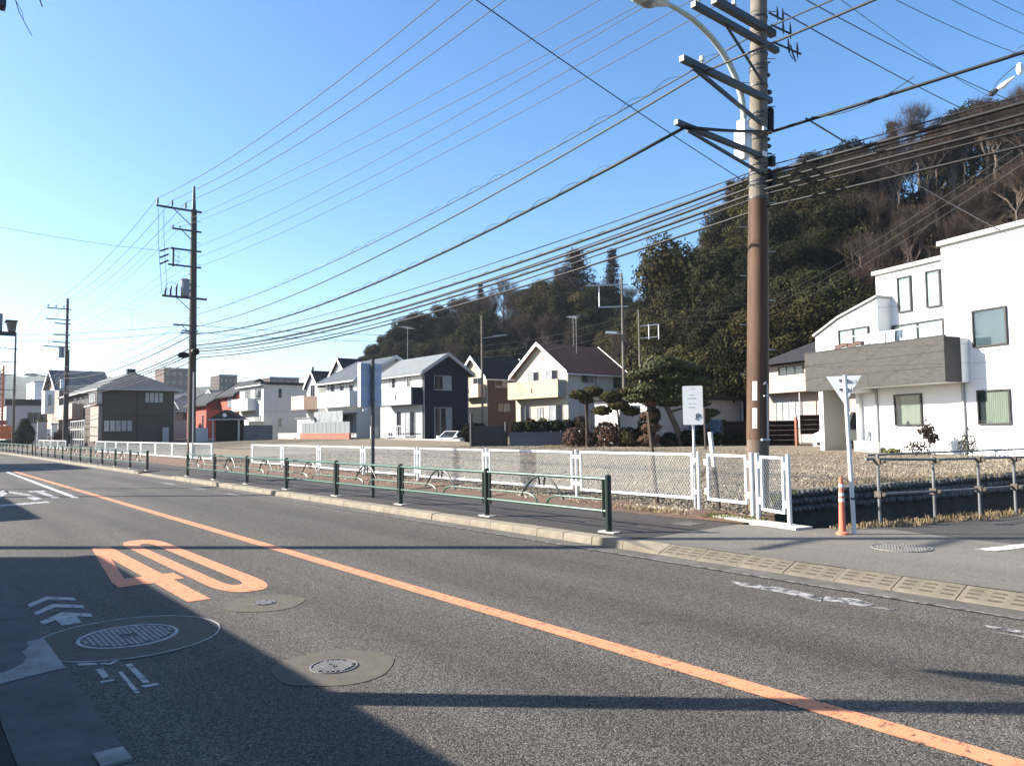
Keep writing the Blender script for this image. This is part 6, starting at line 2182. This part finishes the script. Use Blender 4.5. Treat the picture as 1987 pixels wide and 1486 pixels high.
def proto_conifer(leaf, seed, R=2.2, hgt=11, n=14000, size=.095, taper=1.0):
    rr = random.Random(seed)
    root = empty('conifer_tree', (0, 0, 0), 'x', 'tree', local=True)
    Cs, Ns = [], []
    L = 17
    for k in range(L):
        t = k / (L - 1)
        z = hgt * (.18 + .80 * t)
        rad = R * (1 - t) ** taper * (.8 + .35 * rr.random()) + .12
        nb = max(4, int(9 * (1 - t) + 3))
        for j in range(nb):
            a = 2 * pi * (j + rr.random()) / nb
            ln = rad * (.7 + .45 * rr.random())
            q = max(6, int(n / L / nb * (1.5 - t)))
            u = rng.random(q) ** .7
            droop = -.28 * ln * u ** 1.6
            p = np.stack([cos(a) * ln * u, sin(a) * ln * u, z + droop + .1], 1) + rng.normal(0, .11 + .06 * R, (q, 3)) * np.array([1, 1, .6])
            Cs.append(p)
            Ns.append(np.tile([cos(a) * .5, sin(a) * .5, .9], (q, 1)) + rng.normal(0, .5, (q, 3)))
    C, N = np.concatenate(Cs), np.concatenate(Ns)
    me = quads_mesh('crown', C, rng.uniform(size * .6, size * 1.3, len(C)), N, M[leaf])
    mesh_obj(me, 'crown', root)
    b = MB().tube([(0, 0, -.6), (0, 0, hgt * .5), (0, 0, hgt * .99)], [.22, .14, .03], 7)
    build(b, 'trunk', M['bark'], root, smooth=True)
    return root


def branch_rec(b, p, d, ln, r, lev, rr, maxlev, sprd):
    q = p + d * ln
    mid = p.lerp(q, .5) + Vector((rr.uniform(-1, 1), rr.uniform(-1, 1), rr.uniform(-.4, .6))) * ln * .06
    b.tube([p, mid, q], [r, r * .82, r * .62], 5 if lev < 2 else 3, False)
    if lev >= maxlev:
        return
    k = rr.choice((2, 3, 3)) if lev > 0 else 5
    for i in range(k):
        t = 1.0 if i == 0 else rr.uniform(.45, 1.0)
        s = p.lerp(q, t)
        nd = (d + Vector((rr.uniform(-1, 1), rr.uniform(-1, 1), rr.uniform(-.25, .75))) * sprd).normalized()
        nd.z = max(nd.z, -.1)
        branch_rec(b, s, nd, ln * rr.uniform(.58, .82), r * rr.uniform(.5, .66), lev + 1, rr, maxlev, sprd)


def proto_bare(m, seed, hgt=9.5, maxlev=6, rmin=.013, sprd=.62, twigs=5600):
    rr = random.Random(seed)
    root = empty('bare_tree', (0, 0, 0), 'x', 'tree', local=True)
    t = MB()
    base = hgt * .28
    t.tube([(0, 0, -.6), (0, 0, base * .5), (.05, .05, base)], [.24, .19, .16], 8)
    build(t, 'trunk', M['bark'], root, smooth=True)
    b = MB()
    branch_rec(b, Vector((0, 0, base * .9)), Vector((0, 0, 1)), hgt * .22, .13, 0, rr, maxlev, sprd)
    o = build(b, 'branches', M['pale_branch'], root)
    # fine twigs as thin blades fanning out from the branch ends
    V = np.array(b.v)
    top = V[V[:, 2] > base * 1.3]
    idx_ = rng.integers(0, len(top), twigs)
    P = top[idx_]
    out = P - np.array([0, 0, base * 1.2])
    out /= np.linalg.norm(out, axis=1, keepdims=True)
    D = out * .7 + rng.normal(0, .6, P.shape) + [0, 0, .3]
    D /= np.linalg.norm(D, axis=1, keepdims=True)
    Ls = rng.uniform(.35, 1.1, (twigs, 1)) * hgt / 9
    Wd = np.cross(D, rng.normal(size=D.shape))
    Wd /= np.linalg.norm(Wd, axis=1, keepdims=True)
    Wd *= .0068
    V4 = np.stack([P - Wd, P + Wd, P + D * Ls + Wd * .3, P + D * Ls - Wd * .3], 1).reshape(-1, 3)
    me = bpy.data.meshes.new('twigs')
    me.from_pydata(V4.tolist(), [], [(4 * i, 4 * i + 1, 4 * i + 2, 4 * i + 3) for i in range(twigs)])
    me.materials.append(M[m])
    mesh_obj(me, 'twigs', root)
    return root


PROTO = {
    'broad': [proto_broad('leaf_a', 1), proto_broad('leaf_a', 2, 4.0, 9.5), proto_broad('leaf_a', 3, 3.3, 10.5)],
    'olive': [proto_broad('leaf_b', 4, 3.8, 9.0), proto_broad('leaf_b', 5, 3.4, 8.5)],
    'cedar': [proto_conifer('leaf_c', 6), proto_conifer('leaf_c', 7, 2.7, 12.5)],
    'red': [proto_conifer('leaf_red', 8, 2.8, 12, taper=.75)],
    'bare': [proto_bare('twig', 9), proto_bare('twig', 10, 10.5), proto_bare('twig', 12, 9, sprd=.5)],
    'barered': [proto_bare('twig_red', 13, 10, sprd=.55), proto_bare('twig_red', 14, 9)],
}
USED = set()


def plant(kind, x, y, sc_, label, group, z=None, rot=None, zs=1.0):
    p = random.choice(PROTO[kind])
    if p in USED:
        t = copy_tree(p)
    else:
        t = p
        USED.add(p)
    t.location = (x, y, (ground_z(x, y) if z is None else z) - .1)
    t.rotation_euler = (0, 0, random.random() * 6.28 if rot is None else rot)
    t.scale = (sc_, sc_, sc_ * zs)
    t['label'] = label
    t['category'] = 'tree'
    t['group'] = group
    return t


def polar(px, d):
    a = YAW + atan2(px - 993.5, 1490)
    return d * sin(a), d * cos(a)


NAMEK = {'broad': 'dark evergreen broadleaf tree', 'olive': 'olive green broadleaf tree', 'cedar': 'dark pointed cedar', 'red': 'reddish brown cedar', 'bare': 'bare brown deciduous tree', 'barered': 'bare reddish deciduous tree'}


def region(px):
    if px < 880:
        return 'at the hill\'s left end'
    if px < 1080:
        return 'above the navy house'
    if px < 1290:
        return 'above the cream houses'
    if px < 1480:
        return 'left of the thick pole'
    if px < 1700:
        return 'right of the thick pole'
    return 'above the modern house'


def kind_at(px, f, rr):
    if px < 870:
        return rr.choice(['broad', 'broad', 'olive'])
    if px < 1010:
        return rr.choice(['bare', 'bare', 'broad', 'barered']) if f > .25 else rr.choice(['broad', 'bare', 'olive'])
    if px < 1130:
        return rr.choice(['bare', 'broad', 'bare', 'olive'])
    if px < 1280:
        return rr.choice(['broad', 'broad', 'bare', 'olive'])
    if px < 1460:
        return rr.choice(['broad', 'broad', 'olive'])
    if px < 1665:
        return rr.choice(['broad', 'broad', 'broad', 'olive']) if f < .75 else rr.choice(['bare', 'barered', 'broad', 'broad'])
    return rr.choice(['bare', 'barered', 'bare', 'barered', 'bare', 'broad'])


rr = random.Random(5)
TREES = []
for row, (f, stp) in enumerate(((.02, 42), (.16, 44), (.32, 46), (.48, 46), (.64, 48), (.82, 50), (1.0, 44))):
    px = 640 + rr.random() * 30
    while px < 2080:
        a = degrees(YAW + atan2(px - 993.5, 1490))
        d = np.interp(a, HA, HFOOT) * (1 - f) + np.interp(a, HA, HRIDGE) * f
        d += rr.uniform(-2.5, 2.5)
        x, y = polar(px, d)
        hz_ = hill_h(x, y)
        scl = .82 + .3 * rr.random()
        if 690 < px < 2080 and not (f < .15 and 1360 < px < 1450):
            k = kind_at(px, f, rr)
            if px < 760:
                scl *= .8
            if f < .15 and px < 1280:
                scl *= .8
            TREES.append((row, k, region(px), px, plant(k, x, y, scl, 'x', 'trees on the wooded hill')))
        px += stp * rr.uniform(.8, 1.2) * (1.0 if px < 1280 else 1.25) * (100 / d) ** .5
ORD = ['first', 'second', 'third', 'fourth', 'fifth', 'sixth', 'seventh', 'eighth', 'ninth', 'tenth', 'eleventh', 'twelfth']
ROWN = ['at the foot', 'low', 'lower middle', 'mid height', 'upper middle', 'high', 'on the crest']
for row in range(7):
    for k in NAMEK:
        for rg in {t[2] for t in TREES}:
            L_ = sorted([t for t in TREES if t[0] == row and t[1] == k and t[2] == rg], key=lambda t: t[3])
            for i, t in enumerate(L_):
                t[4]['label'] = NAMEK[k] + ' ' + rg + ', ' + ROWN[row] + ('' if len(L_) == 1 else ', ' + ORD[i] + ' from left')
# landmark trees on the skyline
for px, ytop, d, k, sc_, lab in ((1122, 482, 128, 'red', 1.5, 'broad brown topped cedar standing highest on the middle skyline'), (1193, 492, 124, 'cedar', .85, 'slender cedar on the skyline right of the brown topped one'),
                                 (1265, 520, 122, 'cedar', .75, 'small dark cedar on the skyline beside the big evergreens'), (934, 548, 136, 'red', .62, 'small reddish cedar poking above the left part of the hill'),
                                 (1430, 345, 92, 'red', 1.25, 'tall reddish brown cedar just left of the thick pole'), (1752, 240, 96, 'cedar', .95, 'dark cedar on the skyline above the white house'),
                                 (1790, 285, 96, 'barered', 1.1, 'bare reddish tree in the skyline gap above the white house'), (1815, 300, 94, 'bare', 1.05, 'bare brown tree right of the reddish one in the skyline gap'), (1840, 310, 90, 'broad', .9, 'low evergreen filling the skyline gap above the white house'), (1990, 165, 92, 'cedar', 1.1, 'dark cedar at the right edge of the skyline'), (1880, 285, 88, 'cedar', .8, 'dark cedar among bare trees above the white house roof'),
                                 (1325, 455, 76, 'olive', 1.15, 'big rounded evergreen at the left corner of the steep slope'), (1395, 470, 74, 'broad', 1.2, 'big dark evergreen next to the thick pole'), (1300, 600, 70, 'olive', .9, 'olive evergreen low on the corner of the steep slope'),
                                 (1560, 400, 74, 'broad', 1.25, 'big dark evergreen right of the thick pole'), (1500, 330, 86, 'olive', 1.2, 'tall evergreen crown on the skyline behind the thick pole'), (1640, 300, 88, 'broad', 1.1, 'evergreen crown on the skyline above the carport')):
    x, y = polar(px, d)
    a = atan2(px - 993.5, 1490)
    ztop = 1.65 + ((833 - (px - 993) * .0122) - ytop) / 1490 * d * cos(a)
    hgt = {'red': 12, 'cedar': 11.7, 'olive': 8.6, 'broad': 9.3, 'bare': 9.5, 'barered': 9.5}[k] * sc_
    z0 = ztop - hgt
    gz_ = ground_z(x, y)
    t = plant(k, x, y, sc_, lab, 'landmark trees of the hill')
    if z0 > gz_ - .5:   # taller tree so that it still stands on the slope
        t.scale.z = sc_ * (ztop - gz_) / hgt
        t.scale.x = t.scale.y = sc_ * (1 + .3 * ((ztop - gz_) / hgt - 1))
    else:
        t.scale = [sc_ * max(.55, (ztop - gz_) / hgt)] * 3

for o in sc.objects:
    if o.get('label', '').startswith('broad brown topped'):
        o.scale.x *= 1.9
        o.scale.y *= 1.9
    if o.get('label', '').startswith('slender cedar on'):
        o.scale.x *= 1.3
        o.scale.y *= 1.3
for ps in PROTO.values():   # a prototype that was never planted goes
    for p in ps:
        if p not in USED:
            for c in list(p.children):
                bpy.data.objects.remove(c)
            bpy.data.objects.remove(p)


# bushes and saplings covering the slope floor
UC, UN = [], []
for i in range(5200):
    a_ = radians(random.uniform(24, 84))
    f_ = random.random() ** .8
    aa = degrees(a_)
    d_ = np.interp(aa, HA, HFOOT) * (1 - f_) + (np.interp(aa, HA, HRIDGE) + 6) * f_
    x_, y_ = d_ * sin(a_), d_ * cos(a_)
    if hill_h(x_, y_) < .25 or (51 < aa < 56.3 and d_ < 76):
        continue
    s_ = random.uniform(.5, 1.5)
    q_ = 12
    dd = rng.normal(size=(q_, 3))
    dd /= np.linalg.norm(dd, axis=1, keepdims=True)
    dd[:, 2] = np.abs(dd[:, 2])
    UC.append(dd * [s_, s_, s_ * 1.1] + [x_, y_, ground_z(x_, y_) + .1])
    UN.append(dd + rng.normal(0, .4, dd.shape))
UC, UN = np.concatenate(UC), np.concatenate(UN)
um = bpy.data.objects.new('undergrowth', quads_mesh('undergrowth', UC, rng.uniform(.14, .34, len(UC)), UN, mat('undergrowth_leaves', (.030, .024, .013), .9, .4, .15, island=.5, spec=.05)))
COL.objects.link(um)
um['kind'] = 'stuff'
um['label'] = 'brown and dark green undergrowth covering the wooded hill'
# ---- garden in front of the garage
def leafy(name, blobs, n, size, leaf, loc, label, cat, trunk=None, group=None, shell=.75):
    root = empty(name, loc, label, cat, group)
    C, N = blob_points(blobs, n, shell)
    mesh_obj(quads_mesh('foliage', C, rng.uniform(size * .6, size * 1.3, len(C)), N, M[leaf]), 'foliage', root)
    if trunk:
        ORG[root] = Vector((0, 0, 0))
        build(trunk, 'trunk', M['bark'], root, smooth=True)
    return root


# clipped pine with cloud pads on a leaning trunk
px_, py_ = 31.4, 26.2
tr = MB().tube([(.5, -.4, -.2), (.35, -.3, 1.0), (-.1, 0, 2.2), (-.15, .2, 3.2), (.1, 0, 4.2)], [.17, .15, .13, .10, .05], 8)
pads = [(-.1, .1, 4.55, .95, .95, .38), (.7, -.5, 4.25, .85, .85, .30), (-1.0, .9, 3.9, .85, .85, .30), (.25, -.1, 3.75, 1.1, 1.1, .32), (1.1, -.9, 3.5, .85, .85, .28), (-.7, .6, 3.15, 1.0, 1.0, .30), (.9, -.6, 2.9, 1.1, 1.1, .30), (-1.1, 1.1, 2.65, .7, .7, .25), (.2, .1, 2.45, .9, .9, .25), (1.2, -1.1, 2.35, .6, .6, .22), (-.5, .3, 4.2, .9, .9, .4), (.6, -.2, 3.3, 1.1, 1.1, .45), (-.3, .5, 2.8, .9, .9, .4), (.4, -.5, 2.65, .9, .9, .35)]
for q_ in pads:
    tr.tube([(0, .05, q_[2] - .45), (q_[0] * .6, q_[1] * .6, q_[2] - .2), (q_[0], q_[1], q_[2] - .05)], [.06, .045, .02], 5)
leafy('pine_tree', pads, 15000, .07, 'needle', (px_, py_, .55), 'clipped Japanese garden pine with layered cloud pads on a leaning trunk', 'pine tree', tr, shell=.5)
leafy('shrub', [(0, 0, .9, .55, .55, .22), (-.2, .2, .55, .4, .4, .2)], 2600, .05, 'needle', (33.2, 25.0, 1.5), 'small clipped pine shrub beside the white notice post', 'shrub', MB().tube([(0, 0, -1.0), (0, 0, .8)], [.06, .04], 6))
leafy('shrub', [(0, 0, .75, .78, .78, .72)], 4200, .05, 'leaf_rust', (29.9, 29.2, .55), 'large round clipped rust brown bush in the garden', 'shrub')
leafy('shrub', [(0, 0, .6, .62, .62, .6), (.4, .3, .4, .4, .4, .4)], 3000, .05, 'leaf_rust', (28.8, 30.6, .55), 'smaller rust brown bush at the end of the bluish wall', 'shrub')
tb = MB().tube([(0, 0, -.3), (.05, 0, 1.2), (-.05, .1, 2.6)], [.09, .07, .04], 6)
lb = [(-.3, .3, 2.75, .62, .62, .30), (.45, -.3, 2.95, .6, .6, .28), (.0, 0, 2.3, .62, .62, .28), (-.65, .55, 2.0, .55, .55, .25), (.55, -.4, 1.95, .5, .5, .24)]
leafy('shrub', lb, 5200, .06, 'leaf_b', (30.0, 28.4, .6), 'clipped cloud shaped tree standing left of the slim grey pole', 'tree', tb, shell=.6)
tb = MB().tube([(0, 0, -.3), (.0, 0, 2.2)], [.07, .05], 6)
leafy('shrub', [(0, 0, 2.45, .42, .42, .26), (.0, .05, 1.75, .5, .5, .24), (.05, 0, 1.1, .55, .55, .26), (0, 0, .5, .6, .6, .3)], 4600, .05, 'leaf_rust', (30.75, 26.9, .55), 'tiered rust brown topiary right of the slim grey pole', 'shrub', tb, shell=.6)
tb = MB()
for k in range(4):
    tb.tube([(.12 * k - .2, .1 * k, -.3), (.14 * k - .2, .12 * k, 1.4), (.2 * k - .3, .12 * k, 2.5)], [.07, .06, .04], 6)
leafy('shrub', [(-.4, .4, 2.6, .5, .5, .25), (.3, 0, 2.75, .55, .55, .28), (0, .2, 2.3, .4, .4, .2)], 3000, .06, 'leaf_b', (29.0, 29.6, .9), 'tall pruned shrub with pale stems in front of the cream house', 'shrub', tb, shell=.6)
tb = MB()
r5 = random.Random(4)
branch_rec(tb, Vector((0, 0, -.2)), Vector((.1, 0, 1)), .8, .045, 0, r5, 4, .7)
root = empty('bare_shrub', (28.9, 29.6, .6), 'bare grey shrub between the two rust brown bushes', 'shrub')
ORG[root] = Vector((0, 0, 0))
build(tb, 'branches', M['twig'], root)
thing(MB().box((30.7, 29.0, .6), (32.4, 30.2, 2.9)), 'garden_shed', H['modern_white'], (31.5, 29.5, .6), 'white garden shed wall glimpsed between the clipped shrubs', 'shed')
leafy('hedge', [(.7 * k, -.55 * k, .45 + .1 * (k % 3), .55, .5, .45) for k in range(6)], 5000, .07, 'leaf_a', (31.6, 26.3, .5), 'low dark hedge at the foot of the clipped pine', 'hedge')
leafy('hedge', [(.55 * k, -.45 * k, .3 + .08 * (k % 2), .42, .4, .35 + .1 * (k % 3)) for k in range(6)], 4200, .06, 'leaf_a', (28.1, 34.5, 1.45), 'row of dark potted plants on the bluish concrete wall', 'hedge')
leafy('shrub', [(0, 0, .7, .7, .7, .6)], 2600, .07, 'leaf_a', (26.6, 36.9, .8), 'dark shrub behind the gate left of the bluish wall', 'shrub')
leafy('shrub', [(0, 0, 1.0, 1.0, 1.0, 1.2), (0, 0, 2.1, .55, .55, .8)], 3600, .10, 'leaf_a', (11.3, 102, .7), 'dark cone shaped evergreen at the far left', 'shrub')
leafy('hedge', [(.9 * k, .9 * k, .8, .9, .9, .8) for k in range(4)], 3000, .12, 'leaf_rust', (13.4, 93, .7), 'brown hedge behind the farthest mesh fence', 'hedge')
leafy('shrub', [(0, 0, .5, .7, .7, .6), (.5, -.4, .4, .5, .5, .45)], 3000, .06, 'leaf_b', (30.6, 28.2, .6), 'loose olive shrub between the cloud shaped tree and the tiered topiary', 'shrub')
leafy('shrub', [(0, 0, .9, .5, .5, .9), (.3, -.2, 1.7, .4, .4, .5)], 2600, .06, 'leaf_a', (31.3, 27.6, .6), 'dark upright shrub behind the tiered topiary', 'shrub')
leafy('shrub', [(0, 0, .45, .5, .5, .45)], 1800, .05, 'leaf_rust', (29.35, 30.1, .6), 'small rust brown bush wedged between the two larger ones', 'shrub')
# plants in front of the white house
p_ = mw_(-1.0, -1.75, .45)
tb = MB()
for k in range(6):
    tb.tube([(0, 0, 0), (.12 * cos(k), .12 * sin(k), .6), (.25 * cos(k), .25 * sin(k), 1.0)], [.012, .01, .006], 4)
leafy('shrub', [(0, .05, 1.0, .36, .36, .25), (.15, -.1, .7, .3, .3, .2)], 420, .055, 'leaf_red', p_, 'red leaved shrub in front of the white house wall', 'shrub', tb, shell=.2)
leafy('shrub', [(0, 0, .35, .5, .5, .35)], 300, .04, 'leaf_red', mw_(-1.1, -1.3, .45), 'low dark leafy plant under the red leaved shrub', 'shrub', shell=.2)
leafy('shrub', [(0, 0, .45, .38, .38, .40)], 300, .035, 'leaf_a', mw_(-1.0, -3.35, .45), 'small round dark plant right of the downpipe of the white house', 'shrub', shell=.3)
leafy('shrub', [(0, 0, .15, .25, .5, .15)], 200, .05, 'green_weed', mw_(-.7, .2, .45), 'low green weeds at the foot of the white wall under the left window', 'plant', shell=.2)

# bare tree on the near footway, a few of its twigs hang into the frame
root = empty('bare_tree', (-.9, 5.7, 0), 'bare thin tree on the near footway whose twig tips hang at the upper left', 'tree')
t = MB().tube([(-.9, 5.7, -.1), (-.88, 5.68, 2.4), (-.8, 5.65, 4.6)], [.09, .07, .04], 7)
build(t, 'trunk', M['bark'], root, smooth=True)
b = MB()
b.tube([(-.82, 5.66, 4.4), (-.2, 5.55, 4.75), (.30, 5.50, 4.65), (.5, 5.48, 4.33), (.52, 5.48, 4.26), (.59, 5.47, 4.13)], [.03, .018, .008, .003, .0025, .002], 5)
b.tube([(.30, 5.50, 4.65), (.55, 5.47, 4.52), (.62, 5.46, 4.38), (.64, 5.46, 4.33)], [.008, .006, .0045, .004], 5)
b.tube([(.5, 5.48, 4.33), (.535, 5.48, 4.27), (.545, 5.48, 4.22)], [.002, .0015, .001], 4)
r6 = random.Random(9)
for k in range(4):
    branch_rec(b, Vector((-.85, 5.67, 3.2 + .4 * k)), Vector((-.6, .5 - .3 * k, .6)).normalized(), .7, .025, 1, r6, 4, .6)
build(b, 'branches', M['twig'], root)

# ------------------------------------------------------------------ vehicles
def car(x, y, z, rz, paint_m, label, L=4.3, Wd=1.7, Hh=1.45, van=False, plate=True):
    """local +X is forward"""
    r = empty('parked_car', (x, y, z), label, 'car' if not van else 'van', rz=rz, local=True)
    h, w2 = Hh, Wd / 2
    if van:
        low = [(-L / 2, .28), (L / 2 - .05, .28), (L / 2, .55), (L / 2 - .08, .85), (L / 2 - .45, .98), (-L / 2, .98)]
        cab = [(L / 2 - .50, .985), (L / 2 - 1.05, h), (-L / 2 + .12, h), (-L / 2 + .02, .985)]
    else:
        low = [(-L / 2, .32), (-L / 2 + .05, .25), (L / 2 - .05, .25), (L / 2, .42), (L / 2 - .06, .66), (L / 2 - .95, .86), (-L / 2 + .55, .90), (-L / 2 + .02, .84)]
        cab = [(L / 2 - 1.05, .87), (L / 2 - 1.80, h), (-L / 2 + 1.35, h), (-L / 2 + .50, .905)]
    b = MB().extr([(px, -w2, pz) for px, pz in low], (0, Wd, 0))
    build(b, 'body', paint_m, r)
    n = len(cab)
    ins = .12
    bot = [(cab[0][0], -w2 + .04), (cab[3][0], -w2 + .04)]
    V = []
    for sgn in (-1, 1):
        for i, (px, pz) in enumerate(cab):
            V.append((px, sgn * (w2 - .03 - (ins if i in (1, 2) else 0)), pz))
    b = MB().add(V, [(0, 1, 2, 3), (7, 6, 5, 4), (0, 4, 5, 1), (1, 5, 6, 2), (2, 6, 7, 3), (3, 7, 4, 0)])
    build(b, 'cabin', paint_m, r)
    for sgn in (-1, 1):
        q = [Vector(V[i + (0 if sgn < 0 else 4)]) for i in range(4)]
        c = sum(q, Vector()) / 4
        k1 = [c + (p - c) * .86 + Vector((0, sgn * .012, 0)) for p in q]
        mid0, mid1 = k1[0].lerp(k1[3], .5), k1[1].lerp(k1[2], .5)
        for qq in ([k1[0], k1[1], mid1 + Vector((.03, 0, 0)), mid0 + Vector((.03, 0, 0))], [mid0 - Vector((.03, 0, 0)), mid1 - Vector((.03, 0, 0)), k1[2], k1[3]]):
            build(MB().face(qq), 'side_window', H['glass_dark'], r)
    for (i0, i1), nm in (((0, 1), 'windscreen'), ((3, 2), 'rear_window')):
        q = [Vector(V[i0]), Vector(V[i0 + 4]), Vector(V[i1 + 4]), Vector(V[i1])]
        c = sum(q, Vector()) / 4
        dx = .014 if nm == 'windscreen' else -.014
        build(MB().face([c + (p - c) * .88 + Vector((dx, 0, .006)) for p in q]), nm, H['glass_dark'], r)
    for sgn in (-1, 1):
        for fx in (L / 2 - .75, -L / 2 + .75):
            t = MB().tube([(fx, sgn * (w2 - .19), .30), (fx, sgn * (w2 + .012), .30)], .30, 18)
            wl = build(t, 'wheel', M['black'], r)
            build(MB().tube([(fx, sgn * (w2 + .013), .30), (fx, sgn * (w2 + .022), .30)], .18, 14), 'rim', M['galv'], wl)
        build(MB().box((L / 2 - .16, sgn * .45 - (.0 if sgn > 0 else .22), .56), (L / 2 + .012, sgn * .45 + (.22 if sgn > 0 else 0), .70)), 'headlight', M['insul'], r)
        build(MB().box((-L / 2 - .014, sgn * .5 - (.0 if sgn > 0 else .2), .58), (-L / 2 + .1, sgn * .5 + (.2 if sgn > 0 else 0), .76)), 'tail_light', M['cone_orange'], r)
        build(MB().box((cab[0][0] - .22, sgn * (w2 + .10) - .08, .92), (cab[0][0] - .12, sgn * (w2 + .10) + .08, 1.05)), 'wing_mirror', paint_m, r)
    build(MB().box((L / 2 - .05, -.45, .34), (L / 2 + .016, .45, .48)), 'grille', M['black'], r)
    build(MB().box((L / 2 + .017, -.17, .40), (L / 2 + .026, .17, .56)), 'number_plate', M['sign_white'], r)
    return r


PW = mat('white_car_paint', (.80, .80, .80), .25, .02, 2, spec=.6)
PS = mat('silver_car_paint', (.42, .44, .45), .25, .03, 2, spec=.6, metal=.4)
PB = mat('dark_blue_car_paint', (.08, .11, .17), .25, .03, 2, spec=.6)
car(34.2, 49.9, .2, radians(195), PW, 'white sedan parked in front of the navy house, half hidden by the kerb wall', 4.4, 1.7, 1.40)
c_ = mw_(1.75, 4.6, .42)
car(c_.x, c_.y, .42, radians(180 - 17), PW, 'small white van nosing out just left of the carport pier', 3.4, 1.48, 1.85, True)
c_ = mw_(4.3, 3.5, .42)
car(c_.x, c_.y, .42, radians(180 - 17), PS, 'silver van parked deep in the carport of the white house', 4.4, 1.65, 1.9, True)
car(38.2, 28.6, .6, radians(200), PB, 'dark blue car peeking out left of the long dark board fence', 4.0, 1.65, 1.5)

# ------------------------------------------------------------------ air between here and the far hills
hz_m = bpy.data.materials.new('thin_haze')
hz_m.use_nodes = True
nt = hz_m.node_tree
for n_ in list(nt.nodes):
    if n_.type != 'OUTPUT_MATERIAL':
        nt.nodes.remove(n_)
vol = nt.nodes.new('ShaderNodeVolumePrincipled')
vol.inputs['Color'].default_value = (.80, .88, 1.0, 1)
vol.inputs['Density'].default_value = HAZE if 'HAZE' in globals() else .00020
vol.inputs['Anisotropy'].default_value = .3
nt.links.new(vol.outputs[0], nt.nodes['Material Output'].inputs['Volume'])
hzb = MB().box((-5000, -5000, -8), (5000, 5500, 112))
hz_o = build(hzb, 'haze', hz_m)
hz_o['kind'] = 'stuff'
hz_o['label'] = 'thin blue haze over the distant hills'
